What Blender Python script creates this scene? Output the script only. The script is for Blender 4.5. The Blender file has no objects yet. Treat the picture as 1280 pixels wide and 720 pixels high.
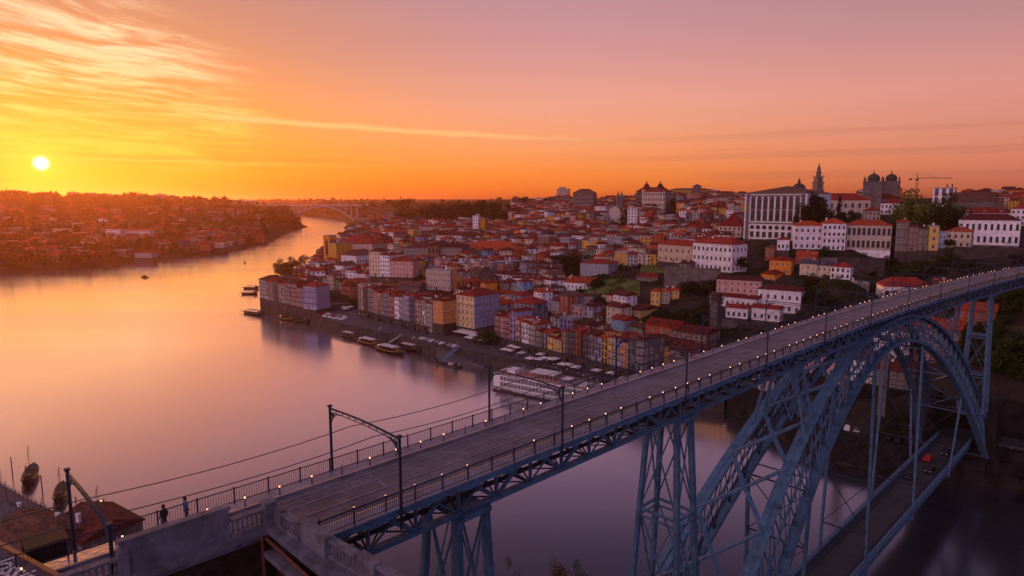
import bpy, bmesh, math, random
import numpy as np
from mathutils import Vector, Matrix
R = math.radians
random.seed(7); rng = np.random.default_rng(7)
SC = bpy.context.scene
COL = SC.collection
CAMH = 82.5; F = 818.0; PITCH = math.atan(110 / 818.0)
HAZE = 0.00008; NEARN = 142; WINY = 520

# ------------------------------------------------------------------ camera
cam = bpy.data.cameras.new("camera"); cam.sensor_width = 36; cam.lens = F / 1280 * 36
cam.clip_start = 0.5; cam.clip_end = 60000
camo = bpy.data.objects.new("camera", cam); COL.objects.link(camo)
camo.location = (0, 0, CAMH); camo.rotation_euler = (math.pi / 2 - PITCH, 0, 0)
SC.camera = camo

# ------------------------------------------------------------------ node helpers
class NT:
    def __init__(s, nt): s.nt = nt; s.n = nt.nodes; s.l = nt.links
    def node(s, t, **k):
        x = s.n.new(t)
        for a, b in k.items(): setattr(x, a, b)
        return x
    def put(s, sock, v):
        if isinstance(v, bpy.types.NodeSocket): s.l.new(v, sock)
        elif v is not None:
            try: sock.default_value = v
            except Exception: sock.default_value = tuple(v) + (1,) if hasattr(v, '__len__') and len(v) == 3 else v
    def m(s, op, a, b=None, c=None, clamp=False):
        x = s.node('ShaderNodeMath', operation=op, use_clamp=clamp)
        for i, v in enumerate((a, b, c)):
            if v is not None: s.put(x.inputs[i], v)
        return x.outputs[0]
    def add(s, a, b): return s.m('ADD', a, b)
    def sub(s, a, b): return s.m('SUBTRACT', a, b)
    def mul(s, a, b): return s.m('MULTIPLY', a, b)
    def sstep(s, x, a, b, lo=0., hi=1.):
        r = s.node('ShaderNodeMapRange', interpolation_type='SMOOTHSTEP', clamp=True)
        s.put(r.inputs['Value'], x)
        s.put(r.inputs['From Min'], a); s.put(r.inputs['From Max'], b)
        s.put(r.inputs['To Min'], lo); s.put(r.inputs['To Max'], hi)
        return r.outputs['Result']
    def mix(s, f, a, b, blend='MIX'):
        x = s.node('ShaderNodeMix', data_type='RGBA', blend_type=blend)
        s.put(x.inputs[0], f); s.put(x.inputs[6], a); s.put(x.inputs[7], b)
        return x.outputs[2]
    def comb(s, x, y, z):
        c = s.node('ShaderNodeCombineXYZ')
        for i, v in enumerate((x, y, z)): s.put(c.inputs[i], v)
        return c.outputs[0]
    def noise(s, vec, scale=1., detail=3., rough=.5, dist=0., out='Fac'):
        x = s.node('ShaderNodeTexNoise')
        if vec is not None: s.put(x.inputs['Vector'], vec)
        x.inputs['Scale'].default_value = scale; x.inputs['Detail'].default_value = detail
        x.inputs['Roughness'].default_value = rough; x.inputs['Distortion'].default_value = dist
        return x.outputs[out]
    def ramp(s, fac, stops):
        x = s.node('ShaderNodeValToRGB'); e = x.color_ramp.elements
        while len(e) < len(stops): e.new(0.5)
        for i, (p, c) in enumerate(stops): e[i].position = p; e[i].color = tuple(c) + (1,)
        s.put(x.inputs[0], fac); return x.outputs[0]

# ------------------------------------------------------------------ sky
SUN_AZ, SUN_EL = -35.3, 2.55          # degrees right of +Y, above the horizon
W = bpy.data.worlds.new("World"); SC.world = W; W.use_nodes = True
w = NT(W.node_tree); w.n.clear()
out = w.node('ShaderNodeOutputWorld')
sky = w.node('ShaderNodeTexSky', sky_type='NISHITA', sun_disc=False)
sky.sun_elevation = R(SUN_EL); sky.sun_rotation = R(SUN_AZ)
bg1 = w.node('ShaderNodeBackground'); w.l.new(sky.outputs[0], bg1.inputs[0]); bg1.inputs[1].default_value = 0.015
tc = w.node('ShaderNodeTexCoord'); sep = w.node('ShaderNodeSeparateXYZ'); w.l.new(tc.outputs['Generated'], sep.inputs[0])
sx, sy, sz = sep.outputs
az = w.mul(w.m('ARCTAN2', sx, sy), 57.2958)
el = w.mul(w.m('ARCSINE', sz), 57.2958)
def sky_ramp(st): return w.ramp(w.m('DIVIDE', w.m('MAXIMUM', el, 0.), 90.), [(e / 90., c) for e, c in st])
cl = sky_ramp([(0, (.85, .13, .002)), (2.0, (1., .27, .002)), (5, (1., .33, .012)), (8, (.90, .29, .045)), (12, (.66, .24, .11)), (17, (.50, .22, .17)), (26, (.52, .25, .33)), (45, (.16, .12, .28)), (90, (.05, .06, .14))])
cc = sky_ramp([(0, (.93, .18, .012)), (2.5, (.98, .26, .05)), (5, (.93, .33, .15)), (8, (.86, .35, .25)), (12, (.66, .29, .28)), (17, (.50, .25, .30)), (22, (.44, .24, .38)), (30, (.22, .165, .38)), (48, (.05, .062, .19)), (90, (.014, .022, .07))])
cr = sky_ramp([(0, (.50, .12, .075)), (3, (.70, .22, .14)), (8, (.72, .29, .25)), (12, (.54, .25, .25)), (17, (.39, .20, .24)), (25, (.20, .14, .26)), (45, (.04, .052, .13)), (90, (.02, .022, .055))])
cb = sky_ramp([(0, (.05, .07, .14)), (10, (.055, .085, .19)), (25, (.045, .075, .19)), (50, (.022, .038, .11)), (90, (.02, .022, .055))])
dA = w.m('ABSOLUTE', w.sub(w.m('FLOORED_MODULO', w.add(az, 180. - SUN_AZ), 360.), 180.))
c = w.mix(w.sstep(dA, 2, 42), cl, cc)
c = w.mix(w.sstep(dA, 38, 76), c, cr)
c = w.mix(w.sstep(dA, 74, 125), c, cb)
# added rosy fill behind the camera, brighter than a real afterglow, lights facades
dB = w.m('ABSOLUTE', w.sub(w.m('FLOORED_MODULO', w.add(az, 180. + 152.), 360.), 180.))
c = w.mix(w.mul(w.sstep(dB, 74., 14.), w.sstep(el, 72., 20.)), c, (1.5, .78, 1.55, 1))
# cirrus fan on the left
warp = w.noise(w.comb(w.mul(az, .05), w.mul(el, .12), 3.3), 1., 2.)
warp2 = w.mul(w.sub(warp, .5), 5.)
fan = w.add(el, w.mul(w.mul(w.add(az, 44.), w.sstep(el, 3., 16.)), .26))
st1 = w.noise(w.comb(w.mul(az, .085), w.mul(w.add(fan, warp2), .50), 0.), 1., 9., .62, .25)
st2 = w.noise(w.comb(w.mul(az, .22), w.mul(w.add(fan, w.mul(warp2, .6)), 1.5), 5.), 1., 8., .66, .3)
st3 = w.noise(w.comb(w.mul(az, .06), w.mul(el, .16), 8.), 1., 3., .5, .2)
edge = w.add(w.mul(w.sub(w.noise(w.comb(w.mul(az, .05), w.mul(el, .55), 9.), 1., 5., .6), .5), 15.), az)
msk = w.mul(w.sstep(edge, -19., -25.5), w.sstep(el, 1.2, 4.))
msk = w.mul(msk, w.sstep(w.add(w.mul(w.add(az, 42.), .5), w.sub(el, 21.)), 1.5, -4.5))
cirr = w.mul(msk, w.mul(w.sstep(w.add(w.mul(st1, .6), w.mul(st2, .4)),   .43, .60), w.sstep(st3, .30, .55, .45, 1.)))
ccol = w.mix(w.sstep(el, 4., 12.), (1.0, .56, .06, 1), (1.0, .70, .42, 1))
c = w.mix(w.m('MINIMUM', w.mul(cirr, 1.25), .95), c, ccol)
# thin veil spreading low to the centre
v1 = w.noise(w.comb(w.mul(az, .035), w.mul(el, .9), 14.), 1., 6., .6, .2)
veil = w.mul(w.mul(w.sstep(v1, .50, .70), w.sstep(el, 7.5, 4.5)), w.mul(w.sstep(el, 1.5, 3.), w.sstep(az, 12., -12.)))
c = w.mix(w.mul(veil, .45), c, (1., .50, .10, 1))
# vapour trail
cen = w.sub(6.45, w.mul(w.add(az, 24.), .045))
cen = w.add(cen, w.mul(w.sub(w.noise(w.comb(w.mul(az, .18), 0., 0.), 1., 2.), .5), .35))
dd = w.m('ABSOLUTE', w.sub(el, cen))
wd = w.noise(w.comb(w.mul(az, .25), w.mul(el, 1.5), 2.), 1., 4.)
trail = w.mul(w.sstep(dd, w.mul(wd, .75), .03), w.mul(w.sstep(az, -28., -22.), w.sstep(az, 15., -12.)))
c = w.mix(w.mul(trail, .8), c, (1., .55, .20, 1))
# dark stratus bands low on the right and beside the sun
b1 = w.noise(w.comb(w.mul(az, .03), w.mul(el, 1.25), 21.), 1., 4., .55, .2)
bands = w.mul(w.mul(w.sstep(b1, .50, .62), w.sstep(az, -6., 26.)), w.mul(w.sstep(el, 7.5, 4.5), w.sstep(el, .5, 2.)))
c = w.mix(w.mul(bands, .24), c, (.42, .13, .10, 1))
b2 = w.noise(w.comb(w.mul(az, .04), w.mul(el, 2.6), 33.), 1., 4., .5, .2)
l2 = w.m('ABSOLUTE', w.sub(el, w.add(3.25, w.mul(w.sub(w.noise(w.comb(w.mul(az, .12), 4., 0.), 1., 3.), .5), .5))))
bl = w.mul(w.sstep(l2, .28, .05), w.sstep(az, -8., -24.))
bl = w.m('MAXIMUM', bl, w.mul(w.mul(w.sstep(b2, .53, .62), w.sstep(el, 5.6, 4.)), w.sstep(az, -22., -36.)))
c = w.mix(w.mul(bl, .42), c, (.55, .17, .02, 1))
# the sun and its aureole
sd = (math.sin(R(SUN_AZ)) * math.cos(R(SUN_EL)), math.cos(R(SUN_AZ)) * math.cos(R(SUN_EL)), math.sin(R(SUN_EL)))
dt = w.node('ShaderNodeVectorMath', operation='DOT_PRODUCT'); w.l.new(tc.outputs['Generated'], dt.inputs[0]); dt.inputs[1].default_value = sd
ang = w.mul(w.m('ARCCOSINE', w.m('MINIMUM', dt.outputs['Value'], 1.)), 57.2958)
disc = w.sstep(ang, .62, .20)
glow = w.m('EXPONENT', w.mul(ang, -.62))
glow2 = w.m('EXPONENT', w.mul(ang, -.10))
c = w.mix(w.mul(glow, .95), c, (1.5, .70, .06, 1))
c = w.mix(w.mul(glow2, .12), c, (1., .40, .02, 1))
c = w.mix(disc, c, (3.2, 2.6, 1.5, 1))
c = w.mix(w.sstep(el, -.2, -3.), c, (.05, .03, .04, 1))
bg2 = w.node('ShaderNodeBackground'); w.l.new(c, bg2.inputs[0]); bg2.inputs[1].default_value = 1.0
ad = w.node('ShaderNodeAddShader'); w.l.new(bg1.outputs[0], ad.inputs[0]); w.l.new(bg2.outputs[0], ad.inputs[1])
w.l.new(ad.outputs[0], out.inputs[0])

# ------------------------------------------------------------------ sun
sun = bpy.data.lights.new("sun", 'SUN'); sun.energy = 2.5; sun.angle = R(0.6); sun.color = (1., .34, .09)
suno = bpy.data.objects.new("sun", sun); COL.objects.link(suno)
suno.rotation_euler = Vector((-sd[0], -sd[1], -sd[2])).to_track_quat('-Z', 'Y').to_euler()
SC.view_settings.view_transform = 'Standard'; SC.view_settings.look = 'None'
SC.view_settings.exposure = 0.0; SC.view_settings.gamma = 1.0; SC.view_settings.use_curve_mapping = False
SC.cycles.max_bounces = 6; SC.cycles.volume_bounces = 1; SC.cycles.diffuse_bounces = 2; SC.cycles.glossy_bounces = 2
SC.cycles.transmission_bounces = 1; SC.cycles.transparent_max_bounces = 4
SC.cycles.sample_clamp_indirect = 4.0; SC.cycles.volume_step_rate = 8

# ------------------------------------------------------------------ object helpers
def tag(o, label=None, cat=None, group=None, kind=None):
    if label: o['label'] = label
    if cat: o['category'] = cat
    if group: o['group'] = group
    if kind: o['kind'] = kind
    return o
def empty(name, loc, yaw=0., label=None, cat=None, group=None):
    o = bpy.data.objects.new(name, None); o.empty_display_size = 1
    COL.objects.link(o); o.location = loc; o.rotation_euler = (0, 0, yaw)
    return tag(o, label, cat, group)
class MB:
    def __init__(s): s.v = []; s.f = []; s.m = []; s.uv = []
    def face(s, pts, m=0, uv=None):
        n = len(s.v); s.v += [tuple(p) for p in pts]; s.f.append(tuple(range(n, n + len(pts)))); s.m.append(m)
        s.uv.append(uv)
    def mesh(s, vs, fs, m=0):
        n = len(s.v); s.v += [tuple(p) for p in vs]
        for f in fs: s.f.append(tuple(n + i for i in f)); s.m.append(m); s.uv.append(None)
    def box(s, x0, x1, y0, y1, z0, z1, m=0):
        s.mesh([(x0, y0, z0), (x1, y0, z0), (x1, y1, z0), (x0, y1, z0), (x0, y0, z1), (x1, y0, z1), (x1, y1, z1), (x0, y1, z1)],
               [(3, 2, 1, 0), (4, 5, 6, 7), (0, 1, 5, 4), (1, 2, 6, 5), (2, 3, 7, 6), (3, 0, 4, 7)], m)
    def beam(s, a, b, w_, h_, m=0, up=(0, 0, 1)):
        a = Vector(a); b = Vector(b); d = (b - a)
        if d.length < 1e-6: return
        d.normalize(); u = Vector(up)
        if abs(d.dot(u)) > .98: u = Vector((.703, -.711, 0))
        sd_ = d.cross(u).normalized(); up_ = sd_.cross(d).normalized()
        vs = []
        for p in (a, b):
            for i, j in ((-1, -1), (1, -1), (1, 1), (-1, 1)):
                vs.append(p + sd_ * (w_ / 2 * i) + up_ * (h_ / 2 * j))
        s.mesh(vs, [(3, 2, 1, 0), (4, 5, 6, 7), (0, 1, 5, 4), (1, 2, 6, 5), (2, 3, 7, 6), (3, 0, 4, 7)], m)
    def tube(s, pts, rad, n=6, m=0, caps=True):
        pts = [Vector(p) for p in pts]; rs = rad if hasattr(rad, '__len__') else [rad] * len(pts)
        vs = []; fs = []
        for i, p in enumerate(pts):
            d = (pts[min(i + 1, len(pts) - 1)] - pts[max(i - 1, 0)]).normalized()
            u = Vector((1, 0, 0)) if abs(d.x) < .9 else Vector((0, 1, 0))
            a = d.cross(u).normalized(); b = d.cross(a)
            for k in range(n):
                t = 2 * math.pi * k / n
                vs.append(p + (a * math.cos(t) + b * math.sin(t)) * rs[i])
        for i in range(len(pts) - 1):
            for k in range(n):
                k2 = (k + 1) % n
                fs.append((i * n + k, i * n + k2, (i + 1) * n + k2, (i + 1) * n + k))
        if caps: fs.append(tuple(range(n))); fs.append(tuple(reversed(range((len(pts) - 1) * n, len(pts) * n))))
        s.mesh(vs, fs, m)
    def prism(s, poly, z0, z1, m=0):
        n = len(poly)
        vs = [(p[0], p[1], z0) for p in poly] + [(p[0], p[1], z1) for p in poly]
        fs = [tuple(reversed(range(n))), tuple(range(n, 2 * n))] + [(i, (i + 1) % n, n + (i + 1) % n, n + i) for i in range(n)]
        s.mesh(vs, fs, m)
    def lathe(s, prof, n=12, c=(0, 0), m=0, ph=0.):
        vs = []; fs = []
        for r_, z in prof:
            for k in range(n):
                t = 2 * math.pi * k / n + ph; vs.append((c[0] + r_ * math.cos(t), c[1] + r_ * math.sin(t), z))
        for i in range(len(prof) - 1):
            for k in range(n): fs.append((i * n + k, i * n + (k + 1) % n, (i + 1) * n + (k + 1) % n, (i + 1) * n + k))
        fs.append(tuple(reversed(range(n)))); fs.append(tuple(range((len(prof) - 1) * n, len(prof) * n)))
        s.mesh(vs, fs, m)
    def build(s, name, mats, parent=None, org=(0, 0, 0), smooth=False, fix=False):
        if not isinstance(mats, (list, tuple)): mats = [mats]
        me = bpy.data.meshes.new(name)
        ox, oy, oz = org
        me.from_pydata([(a - ox, b - oy, c_ - oz) for a, b, c_ in s.v], [], s.f)
        for m_ in mats: me.materials.append(m_)
        if len(mats) > 1: me.polygons.foreach_set('material_index', s.m)
        if any(u is not None for u in s.uv):
            ul = me.uv_layers.new(name='UVMap'); d = []
            for f, u in zip(s.f, s.uv):
                if u is None: d += [(0.02, 0.02)] * len(f)
                else: d += list(u)
            ul.data.foreach_set('uv', [q for p in d for q in p])
        if smooth: me.polygons.foreach_set('use_smooth', [True] * len(me.polygons))
        if fix:
            bm = bmesh.new(); bm.from_mesh(me); bmesh.ops.remove_doubles(bm, verts=bm.verts, dist=1e-4)
            bmesh.ops.recalc_face_normals(bm, faces=bm.faces); bm.to_mesh(me); bm.free()
        me.update()
        o = bpy.data.objects.new(name, me); COL.objects.link(o)
        if parent is not None:
            o.parent = parent
        else: o.location = org
        return o
def copy_tree(o, parent=None):
    n = o.copy(); COL.objects.link(n)
    if parent is not None: n.parent = parent
    for ch in KIDS.get(o.name, [c_ for c_ in o.children]): copy_tree(ch, n)
    return n
KIDS = {}

# pixel of the photograph (1280x720) -> point of the place at height z, or at distance Y
def ray(px, py):
    dx = (px - 640) / F; dz = -(py - 360) / F; c_, s_ = math.cos(PITCH), math.sin(PITCH)
    return Vector((dx, c_ + dz * s_, -s_ + dz * c_))
def g(px, py, z=0.):
    r = ray(px, py); t = (z - CAMH) / r.z; return Vector((r.x * t, r.y * t, z))
def gy(px, py, Y):
    r = ray(px, py); t = Y / r.y; return Vector((r.x * t, Y, CAMH + r.z * t))
def proj(p):
    c_, s_ = math.cos(PITCH), math.sin(PITCH); z = p[2] - CAMH
    d = p[1] * c_ - z * s_; u = p[1] * s_ + z * c_
    return 640 + F * p[0] / d, 360 - F * u / d

# ------------------------------------------------------------------ materials
def mat(name, col, rough=.8, metal=0., var=.15, vscale=.6, bump=0., rnd=0., spec=.3, dirt=0.):
    m_ = bpy.data.materials.new(name); m_.use_nodes = True; t = NT(m_.node_tree)
    p = t.n['Principled BSDF']; p.inputs['Roughness'].default_value = rough; p.inputs['Metallic'].default_value = metal
    p.inputs['Specular IOR Level'].default_value = spec
    tcn = t.node('ShaderNodeTexCoord'); nz = t.noise(tcn.outputs['Object'], vscale, 5., .6)
    c0 = tuple(col) + (1,)
    f = t.sstep(nz, .3, .7, 1 - var, 1 + var)
    oi = t.node('ShaderNodeObjectInfo')
    if rnd: f = t.mul(f, t.add(1 - rnd, t.mul(oi.outputs['Random'], 2 * rnd)))
    vm = t.node('ShaderNodeVectorMath', operation='SCALE'); t.put(vm.inputs[0], col); t.put(vm.inputs['Scale'], f)
    base = vm.outputs[0]
    if dirt:
        n2 = t.noise(tcn.outputs['Object'], vscale * .35, 6., .7)
        base = t.mix(t.mul(t.sstep(n2, .52, .7), dirt), base, tuple(x * .35 for x in col) + (1,))
    t.l.new(base, p.inputs['Base Color'])
    if bump:
        b = t.node('ShaderNodeBump'); b.inputs['Strength'].default_value = bump; b.inputs['Distance'].default_value = .1
        t.l.new(t.noise(tcn.outputs['Object'], vscale * 6, 5., .6), b.inputs['Height']); t.l.new(b.outputs[0], p.inputs['Normal'])
    return m_
def emis(name, col, s):
    m_ = bpy.data.materials.new(name); m_.use_nodes = True; p = m_.node_tree.nodes['Principled BSDF']
    p.inputs['Base Color'].default_value = tuple(col) + (1,)
    p.inputs['Emission Color'].default_value = tuple(col) + (1,); p.inputs['Emission Strength'].default_value = s
    return m_
M = {}
WALLC = dict(white=(.80, .78, .77), cream=(.62, .52, .34), ochre=(.58, .33, .07), yellow=(.74, .46, .10), orange=(.72, .26, .03), rust=(.36, .10, .05),
             red=(.40, .06, .04), pink=(.58, .34, .29), grey=(.34, .34, .36), blue=(.22, .38, .52), lilac=(.34, .33, .52), stone=(.17, .15, .13),
             brown=(.20, .12, .09), slate=(.13, .13, .16), green=(.20, .26, .18), beige=(.50, .42, .33), straw=(.72, .55, .25))
for k, v in WALLC.items(): M[k] = mat('plaster_' + k, v, .85, 0, .2, .45, .1, .12, .2, .55)
def far_wall(k, col):
    m_ = M[k].copy(); m_.name = 'facade_' + k; t = NT(m_.node_tree); p = t.n['Principled BSDF']
    src = p.inputs['Base Color'].links[0].from_socket
    uv = t.node('ShaderNodeTexCoord'); s_ = t.node('ShaderNodeSeparateXYZ'); t.l.new(uv.outputs['UV'], s_.inputs[0])
    fu = t.m('FRACT', s_.outputs[0]); fv = t.m('FRACT', s_.outputs[1])
    a = t.mul(t.m('GREATER_THAN', fu, .32), t.m('LESS_THAN', fu, .68)); b = t.mul(t.m('GREATER_THAN', fv, .28), t.m('LESS_THAN', fv, .80))
    t.l.new(t.mix(t.mul(a, b), src, (.035, .032, .035, 1)), p.inputs['Base Color'])
    return m_
for k in list(WALLC): M['f_' + k] = far_wall(k, WALLC[k])
def roof_mat(name, col, rnd=.3):
    m_ = mat(name, col, .8, 0, .5, .8, 0, rnd, .2, .6); t = NT(m_.node_tree); p = t.n['Principled BSDF']
    tcn = t.node('ShaderNodeTexCoord'); wv = t.node('ShaderNodeTexWave', wave_type='BANDS', bands_direction='X'); t.l.new(tcn.outputs['Object'], wv.inputs[0]); wv.inputs['Scale'].default_value = 1.6
    wv.inputs['Distortion'].default_value = .6
    b = t.node('ShaderNodeBump'); b.inputs['Strength'].default_value = .5; b.inputs['Distance'].default_value = .08; t.l.new(wv.outputs['Fac'], b.inputs['Height']); t.l.new(b.outputs[0], p.inputs['Normal'])
    return m_
M['tile'] = roof_mat('clay_tile', (.26, .030, .020)); M['tile_dark'] = roof_mat('weathered_tile', (.11, .022, .018)); M['tile_or'] = roof_mat('orange_tile', (.42, .07, .026), .2)
M['tile_br'] = roof_mat('brown_tile', (.15, .07, .05)); M['slate_roof'] = roof_mat('slate_roof', (.09, .09, .11), .1)
M['flat'] = mat('flat_roof', (.30, .28, .27), .9, 0, .2, .3, 0, .2)
M['glass'] = mat('window_glass', (.03, .032, .04), .12, 0, .2, 2., 0, .3, .6)
M['frame'] = mat('white_frame', (.62, .60, .58), .6)
M['frame_dark'] = mat('dark_frame', (.08, .05, .045), .6)
M['granite'] = mat('granite', (.15, .13, .115), .85, 0, .3, .35, .4, 0, .2, .5)
M['wallstone'] = mat('quay_stone', (.066, .056, .05), .85, 0, .35, .3, .5, 0, .2, .6)
M['dark_stone'] = mat('shaded_stone', (.024, .021, .020), .9, 0, .5, .3, .5, 0, .15, .6)  # stone darkened to paint in the shade under the bridge
M['pave'] = mat('quay_paving', (.10, .088, .094), .65, 0, .2, .15, .2, 0, .3, .3)
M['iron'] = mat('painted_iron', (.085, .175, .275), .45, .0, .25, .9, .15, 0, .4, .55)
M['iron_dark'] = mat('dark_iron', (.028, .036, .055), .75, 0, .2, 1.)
M['pipe'] = mat('rusty_pipe', (.15, .055, .03), .6, 0, .3, 2.)
M['wood'] = mat('timber', (.16, .085, .05), .6, 0, .3, 1.)
M['hull'] = mat('dark_hull', (.035, .022, .02), .35, 0, .3, 1.)
M['white_paint'] = mat('white_paint', (.78, .77, .76), .4, 0, .05, .4)
M['canvas'] = mat('pale_canvas', (.74, .70, .68), .8, 0, .08, .4, 0, .1)
M['canvas_red'] = mat('dark_canvas', (.32, .07, .06), .8, 0, .08, .4)
M['blue_paint'] = mat('blue_paint', (.10, .40, .60), .4)
M['deckred'] = mat('deck_floor', (.38, .16, .12), .7)
M['rubber'] = mat('rubber', (.02, .02, .02), .8)
M['bark'] = mat('bark', (.07, .05, .04), .9, 0, .3, 2., .5)
M['lamp'] = emis('lamp_glow', (1., .45, .20), 3.2)
M['lampoff'] = mat('lamp_glass_unlit', (.25, .22, .2), .3)
M['warm'] = emis('warm_lit', (1., .30, .05), 2.0)
M['skin'] = mat('skin', (.45, .26, .18), .6); M['hair'] = mat('hair', (.03, .02, .015), .7)
def leaf_mat(name, a, b):
    m_ = bpy.data.materials.new(name); m_.use_nodes = True; t = NT(m_.node_tree); p = t.n['Principled BSDF']
    tcn = t.node('ShaderNodeTexCoord'); geo = t.node('ShaderNodeNewGeometry'); oi = t.node('ShaderNodeObjectInfo')
    f = t.add(t.mul(t.noise(tcn.outputs['Object'], .7, 3.), .7), t.mul(geo.outputs['Random Per Island'], .35))
    cc_ = t.mix(t.sstep(f, .25, .8), tuple(a) + (1,), tuple(b) + (1,))
    vm = t.node('ShaderNodeVectorMath', operation='SCALE'); t.l.new(cc_, vm.inputs[0]); t.put(vm.inputs['Scale'], t.add(.75, t.mul(oi.outputs['Random'], .5)))
    t.l.new(vm.outputs[0], p.inputs['Base Color']); p.inputs['Roughness'].default_value = .8; p.inputs['Specular IOR Level'].default_value = .15
    return m_
M['leaf'] = leaf_mat('leaf_green', (.018, .034, .008), (.05, .078, .018)); M['leaf_dark'] = leaf_mat('leaf_dark', (.008, .015, .006), (.022, .034, .012))
M['leaf_light'] = leaf_mat('leaf_light', (.05, .075, .014), (.11, .13, .03)); M['leaf_brown'] = leaf_mat('leaf_russet', (.09, .05, .02), (.16, .10, .035))
# ------------------------------------------------------------------ land and water
PORTO = [(900, -560), (500, -180), (230, 95), (146, 179), (130, 184), (110, 193), (102, 198), (83, 248), (56, 262), (29, 281), (10, 303), (-15, 323), (-41, 343), (-62, 362), (-85, 384), (-105, 401), (-141, 441),
         (-166, 460), (-189, 486), (-198, 520), (-207, 580), (-222, 650), (-235, 720), (-250, 800), (-262, 900), (-262, 1000), (-280, 1120), (-300, 1285), (-320, 1450), (-385, 1707), (-499, 1952), (-560, 2250), (-700, 2700), (-1500, 4200)]
GAIA = [(-2600, 4300), (-1150, 2900), (-770, 2400), (-690, 2150), (-632, 2030), (-590, 1780), (-545, 1570), (-505, 1400), (-473, 1300), (-470, 1200), (-455, 1134), (-452, 1050), (-458, 985), (-478, 930), (-497, 881), (-512, 840), (-529, 797), (-592, 752), (-640, 700), (-640, 600),
        (-520, 470), (-380, 350), (-260, 265), (-174, 198), (-146, 177), (-126, 164), (-109, 154), (-70, 124), (-20, 104), (40, 66), (95, 10), (350, -250), (800, -700)]
RIVER = np.array(PORTO + GAIA, float)
def sdist(X, Y, poly=RIVER):       # >0 on land, <0 in the river
    P0 = poly; P1 = np.roll(poly, -1, 0); best = np.full(X.shape, 1e9); ins = np.zeros(X.shape, bool)
    for (ax, ay), (bx, by) in zip(P0, P1):
        dx, dy = bx - ax, by - ay; t = np.clip(((X - ax) * dx + (Y - ay) * dy) / (dx * dx + dy * dy), 0, 1)
        best = np.minimum(best, np.hypot(X - ax - t * dx, Y - ay - t * dy))
        cond = ((ay > Y) != (by > Y)) & (X < (bx - ax) * (Y - ay) / (by - ay + 1e-12) + ax); ins ^= cond
    return np.where(ins, -best, best)
# heights of the land: (pixel x, pixel y of the ground, distance) or world (X, Y, z)
CP = [(970, 299, 450), (1104, 268, 520), (1050, 312, 415), (1210, 309, 405), (1050, 345, 380), (1090, 348, 385), (1180, 330, 375), (1130, 392, 318), (1110, 395, 330), (1160, 385, 320), (900, 338, 425), (940, 400, 330), (893, 420, 318), (850, 345, 420), (800, 350, 420),
      (760, 375, 385), (700, 390, 390), (640, 345, 500), (540, 340, 520), (615, 332, 560), (440, 345, 560), (500, 320, 640), (560, 300, 760), (620, 300, 780), (700, 302, 720), (780, 310, 620), (860, 300, 620), (740, 276, 850),
      (830, 266, 900), (870, 252, 1050), (700, 252, 1400), (600, 266, 1500), (520, 282, 1400), (640, 262, 1250), (930, 262, 760), (1000, 262, 700), (1180, 262, 560), (1270, 262, 640), (1150, 248, 900), (460, 262, 2600), (520, 258, 2400),
      (420, 258, 3000), (370, 262, 3000), (560, 252, 3000), (700, 248, 3000), (1000, 249, 2500), (1270, 247, 2500), (60, 252, 1700), (0, 248, 1600), (150, 250, 1800), (250, 254, 1900), (330, 262, 1900), (0, 290, 950), (100, 286, 1050), (200, 282, 1150), (280, 285, 1300),
      (0, 315, 850), (150, 308, 930), (250, 303, 1080), (-200, 250, 1500), (-200, 246, 2600), (200, 250, 3200), (0, 249, 3500), (340, 258, 3400)]
CPW = [tuple(gy(*c_)) for c_ in CP]
CPW += [(200, 215, 58), (240, 260, 62), (300, 330, 62), (165, 205, 40), (150, 196, 14), (190, 180, 45), (260, 120, 58), (182, 250, 48), (160, 250, 26), (130, 235, 12), (120, 250, 12), (150, 290, 26), (170, 330, 42), (125, 300, 15), (100, 320, 14), (70, 330, 12),
        (40, 350, 9), (-20, 400, 9), (-90, 460, 10), (-150, 520, 11), (-170, 600, 9), (-140, 640, 11), (0, 0, 60), (10, -20, 66), (-20, 40, 40), (-38, 30, 34), (-62, 48, 16), (-60, 10, 30), (-15, 80, 22), (10, 60, 30), (60, 20, 40), (-70, 75, 12), (-90, 100, 8), (-130, 130, 5), (-160, 100, 8), (-110, 60, 14), (-300, 200, 12), (-400, 100, 50), (0, -200, 80), (-300, -200, 90), (300, -300, 70), (-700, 400, 30),
        (-900, 700, 75), (500, 500, 75), (800, 900, 80), (600, 1500, 85), (500, 3000, 90), (3000, 3000, 90), (-3000, 3000, 95), (-3000, 0, 100), (3000, 0, 100), (0, 8000, 90), (-6000, 8000, 90), (6000, 8000, 90), (-4500, 5500, 80)]
CPA = np.array(CPW)
def land(X, Y):
    X = np.asarray(X, float); Y = np.asarray(Y, float)
    num = np.zeros(X.shape); den = np.zeros(X.shape)
    for cx_, cy_, cz_ in CPA:
        sc_ = 1. / (150 + .2 * math.hypot(cx_, cy_))
        d2 = ((X - cx_) ** 2 + (Y - cy_) ** 2) * sc_ * sc_ + 1e-4
        q = 1 / d2 ** 1.7; num += q * cz_; den += q
    h = num / den
    d = sdist(X, Y)
    far = np.clip((Y - 600) / 500, 0, 1)
    qz = np.clip((X + 172) / 14, 0, 1) * np.clip((112 - X) / 14, 0, 1) * np.clip((470 - Y) / 20, 0, 1) * (Y > 225) * (X + Y > 120)
    s_ = np.clip((d - 4 - 42 * qz) / (24 + 50 * far), 0, 1); s_ = s_ * s_ * (3 - 2 * s_)
    base = np.clip(d * .9, -5, 3.9)
    return np.where(d > 4, base * (1 - s_) + np.maximum(h, 4.2) * s_, base)
def landz(x, y): return float(land(np.array([x]), np.array([y]))[0])
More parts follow.
